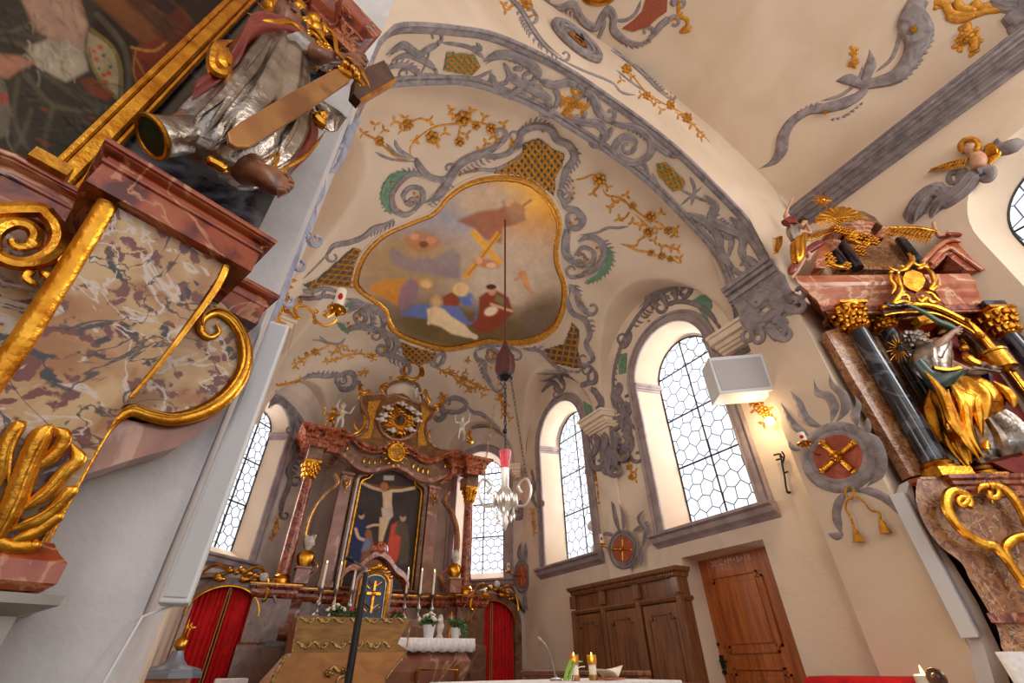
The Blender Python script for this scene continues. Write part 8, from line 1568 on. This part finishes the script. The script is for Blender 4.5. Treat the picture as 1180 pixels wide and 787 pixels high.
for pts, w_ in (([(380, 320), (420, 430), (440, 560), (510, 680)], 4), ([(340, 340), (370, 480), (430, 600), (490, 690)], 4), ([(480, 300), (480, 420), (500, 560)], 4.5), ([(560, 300), (640, 370), (660, 430)], 5), ([(400, 340), (470, 380), (600, 400)], 4), ([(230, 250), (310, 360), (360, 500), (420, 600)], 5)): stroke(mb, shift(SW, .14), Z(*TW_, pts), w_, n=6, taper=.35, hk=.9)
build('dress_folds', mb, GOLD, sg)
mb = MB(); drape(mb, shift(SW, .04), zr_([(230, 95, 330, 60, .5), (210, 150, 390, 120, .6), (230, 210, 400, 190, .6), (290, 270, 400, 240, .5)]), n=48, folds=7, amp=.07); build('silver_bodice', mb, SILV, sg)
mb = MB(); drape(mb, shift(SW, .12), zr_([(270, 170, 330, 190, .6), (270, 120, 360, 140, .6), (300, 80, 370, 100, .5)]), n=28, folds=5, amp=.1); build('silver_sleeve', mb, SILV, sg)
mb = MB(); drape(mb, shift(SW, .08), zr_([(500, 500, 620, 440, .7), (515, 570, 680, 490, .7), (530, 640, 735, 570, .7), (560, 680, 760, 640, .5)]), n=48, folds=9, amp=.13); build('silver_underskirt', mb, SILV, sg)
GRM = mat('dark_green_mantle', (44, 66, 56), .4, coat=.3); BLM = mat('deep_blue_mantle', (28, 40, 92), .4, coat=.3)
mb = MB(); drape(mb, shift(SW, .1), zr_([(195, 200, 230, 170, .5), (230, 250, 330, 270, .5), (290, 310, 440, 240, .5), (330, 330, 400, 300, .4)]), n=32, folds=5, amp=.14); build('green_mantle', mb, GRM, sg); mb = MB(); drape(mb, shift(SW, .05), zr_([(505, 560, 540, 480, .4), (510, 620, 540, 600, .4), (525, 660, 545, 640, .3)]), n=20, folds=4, amp=.1); build('mantle_hem', mb, GRM, sg)
mb = MB(); drape(mb, shift(SW, .0), zr_([(540, 150, 620, 240, .4), (590, 250, 620, 330, .4)]), n=20, folds=4); drape(mb, shift(SW, .06), zr_([(580, 390, 640, 380, .4), (610, 440, 670, 430, .4), (650, 510, 720, 520, .3)]), n=24, folds=4, amp=.14); build('blue_mantle', mb, BLM, sg)
mb = MB(); stroke(mb, shift(SW, .1), Z(*TW_, [(430, 150), (480, 190), (530, 200), (560, 170)]), 5, n=5, taper=.2); build('gilded_trim', mb, GOLD, sg); mb = MB(); stroke(mb, shift(SW, .12), Z(*TW_, [(540, 640), (545, 600), (580, 590), (620, 620), (600, 650)]), 4, n=5); build('gilded_trim', mb, GOLD, sg); mb = MB(); stroke(mb, shift(SW, .12), Z(*TW_, [(690, 650), (720, 630), (745, 650)]), 3, n=5); build('gilded_trim', mb, GOLD, sg); mb = MB(); stroke(mb, shift(SW, .14), Z(*TW_, [(270, 235), (340, 245), (400, 235)]), 2.5, n=4); build('gilded_trim', mb, GOLD, sg); mb = MB(); stroke(mb, shift(SW, .02), Z(*TW_, [(640, 580), (650, 510), (680, 490), (670, 560), (730, 610), (790, 600)]), 5, n=5, taper=.15); build('gilded_trim', mb, GOLD, sg)
mb = MB()
for i in range(20): a = 2*pi*i/20+.1; L = 80 if i % 2 else 62; stroke(mb, shift(SW, -.06), Z(*TW_, [(185+22*cos(a), 75+22*sin(a)), (185+L*.9*cos(a), 75+L*sin(a))]), [1.0, .35], n=2, ns=5)
build('gilded_ray_halo', mb, GOLD, sg)['kind'] = 'stuff'
mb = MB(); c = pw_(222, 60, .03)
for i in range(46): a = i*2.4; mb.blob(c+V3(cos(a)*.075, sin(a)*.07, -.07+.14*((i % 9)/9)), (.028,)*3, n=6, m=4)
build('silvery_veil_and_hair', mb, SILV, sg); mb = MB(); mb.blob(pw_(247, 72, .14), (.012, .012, .018), n=6); mb.blob(pw_(240, 62, .13), (.01, .008, .007), n=6); mb.blob(pw_(256, 58, .13), (.01, .008, .007), n=6); mb.blob(pw_(256, 90, .12), (.016, .008, .006), n=6); build('nose_eyes_mouth', mb, SKIN, sg)
mb = MB(); stroke(mb, shift(SW, .16), Z(*TW_, [(390, 55), (340, 30), (290, 10), (230, -30), (150, -70)]), [2, 3, 3, 2.4, 2], n=5); build('green_palm_branch', mb, mat('green_palm', (70, 104, 80), .5), label='green palm branch raised in the hand of the female saint', cat='palm branch')
k = thing('crown', 'gilded crown with small orb above the head of the female saint', 'crown'); mb = MB(); mb.lathe(pw_(300, -10, .0), [(.08, 0), (.09, .03), (.07, .05), (.08, .1), (.05, .12)], 16, lobes=6, la=.12); build('crown_ring', mb, GOLD, k); mb = MB(); mb.blob(pw_(440, 125, .1), (.035, .035, .035)); mb.box(pw_(442, 95, .1), (.05, .012, .012)); mb.box(pw_(442, 95, .1), (.012, .012, .08)); mb.tube([pw_(442, 95, .1), pw_(440, 125, .1)], .006, 5); build('orb_with_cross', mb, GOLD, k)
k = thing('gilded_tower', 'small gilded tower held out by the female saint', 'tower model'); mb = MB(); c = pw_(590, 215, .16); mb.lathe(c, [(.09, -.06), (.09, .08), (.10, .09), (.10, .11), (.05, .13)], 12); mb.lathe(c+V3(0, 0, .13), [(.02, 0), (.015, .12), (.04, .15), (.04, .18), (.012, .2), (.01, .32), (.025, .34), (0, .38)], 10); build('turret', mb, GOLD, k)
mb = MB(); mb.box(pw_(540, 240, .16), (.26, .03, .03)); mb.blob(pw_(650, 225, .14), (.05, .04, .06)); mb.tube([pw_(450, 240, .17), pw_(580, 262, .17)], .014, 6); build('sword_hilt', mb, SILV, k)
# altar cloth at the foot
q = Plane(fR(0, -.25, 0), nR); pts = [(1146, 750), (1240, 750), (1240, 800), (1158, 800)]; c_ = q(1146, 751)[0]; xL = lx(c_)
mb = MB(); mb.prism([fR(xL+a, b, c_[2]-.02) for a, b in ((0, -.25), (1.6, -.25), (1.6, -.02), (.25, -.02))], V3(0, 0, .02)); oc = build('side_altar_cloth', mb, WHTC, label='white embroidered cloth on the table of the right side altar', cat='altar cloth', smooth=False)
mb = MB(); vs = []
for i in range(41): x = xL+.04*i; vs += [fR(x, -.25-.006*sin(i), c_[2]), fR(x+.02, -.26-.02*sin(i*.8), c_[2]-.3)]
mb.add(vs, [(2*i, 2*i+2, 2*i+3, 2*i+1) for i in range(40)]); s_ = build('hanging_front', mb, WHTC, oc); sd = s_.modifiers.new('t', 'SOLIDIFY'); sd.thickness = .004
mb = MB(); mb.prism([fR(xL+a, b, 0) for a, b in ((.04, -.22), (1.55, -.22), (1.55, -.03), (.27, -.03))], V3(0, 0, c_[2]-.03)); build('side_altar_table', mb, BLOB, label='marbled table block below the cloth of the right side altar', cat='altar table', smooth=False)
# ---- stucco above the nave window
TN = (1040, 130, 5.62)
stucco('window_stucco', 'grey shell-edged stucco over the round nave window at right', 'stucco ornament', NAVER, TN, [([(60, 720), (80, 640), (130, 560), (200, 510), (280, 520)], 10), ([(180, 680), (230, 600), (300, 560), (380, 500), (430, 440), (470, 400), (520, 370)], 9), ([(280, 560), (340, 520), (390, 440), (380, 390), (340, 385)], 5), ([(600, 200), (640, 230), (700, 220), (800, 190)], [4, 7, 8, 6]), ([(600, 220), (615, 185), (630, 175)], 3)], [([(60, 700), (90, 610), (180, 510), (240, 500)], 8, -1, 4), ([(430, 470), (350, 560), (330, 580)], 5, 1, 5)], mt=STUD)
pu, J = tracedfig('painted stucco putto head and chest over the nave window', NAVER, TN, {'pelvis': (510, 370, .03, .06), 'belly': (505, 340, .03, .08), 'chest': (500, 300, .03, .085), 'neck': (475, 270, .03, .04), 'jaw': (462, 258, .04, .06), 'head': (450, 240, .04, .085), 'crown': (445, 220, .04, .05)}, name='stucco_putto', cat='putto')
mb = MB()
for a in np.linspace(pi*.75, pi*2.2, 26): p = shift(NAVER, .06)(1040+(450+56*cos(a))/5.62, 130+(232+44*sin(a))/5.62)[0]; mb.blob(p, (.035,)*3, n=6, m=4)
build('curly_hair', mb, GOLDM, pu)
mb = MB(); wing(mb, shift(NAVER, .03), Z(*TN, [(440, 310)])[0], Z(*TN, [(190, 378)])[0], 9, -1, push=.02); wing(mb, shift(NAVER, .03), Z(*TN, [(545, 240)])[0], Z(*TN, [(625, 235)])[0], 20, 1, rows=4); build('gilded_wings', mb, GOLD, pu)

# every empty that parents parts sits at the base of its thing
bpy.context.view_layer.update()
for o in [x for x in COL.objects if x.type == 'EMPTY' and x.parent is None and x.children]:
    P_ = [c.matrix_world@Vector(v) for c in o.children_recursive for v in c.bound_box]
    loc = Vector(((min(p.x for p in P_)+max(p.x for p in P_))/2, (min(p.y for p in P_)+max(p.y for p in P_))/2, min(p.z for p in P_)))
    o.location = loc
    for c in o.children: c.matrix_parent_inverse = Matrix.Translation(-loc)
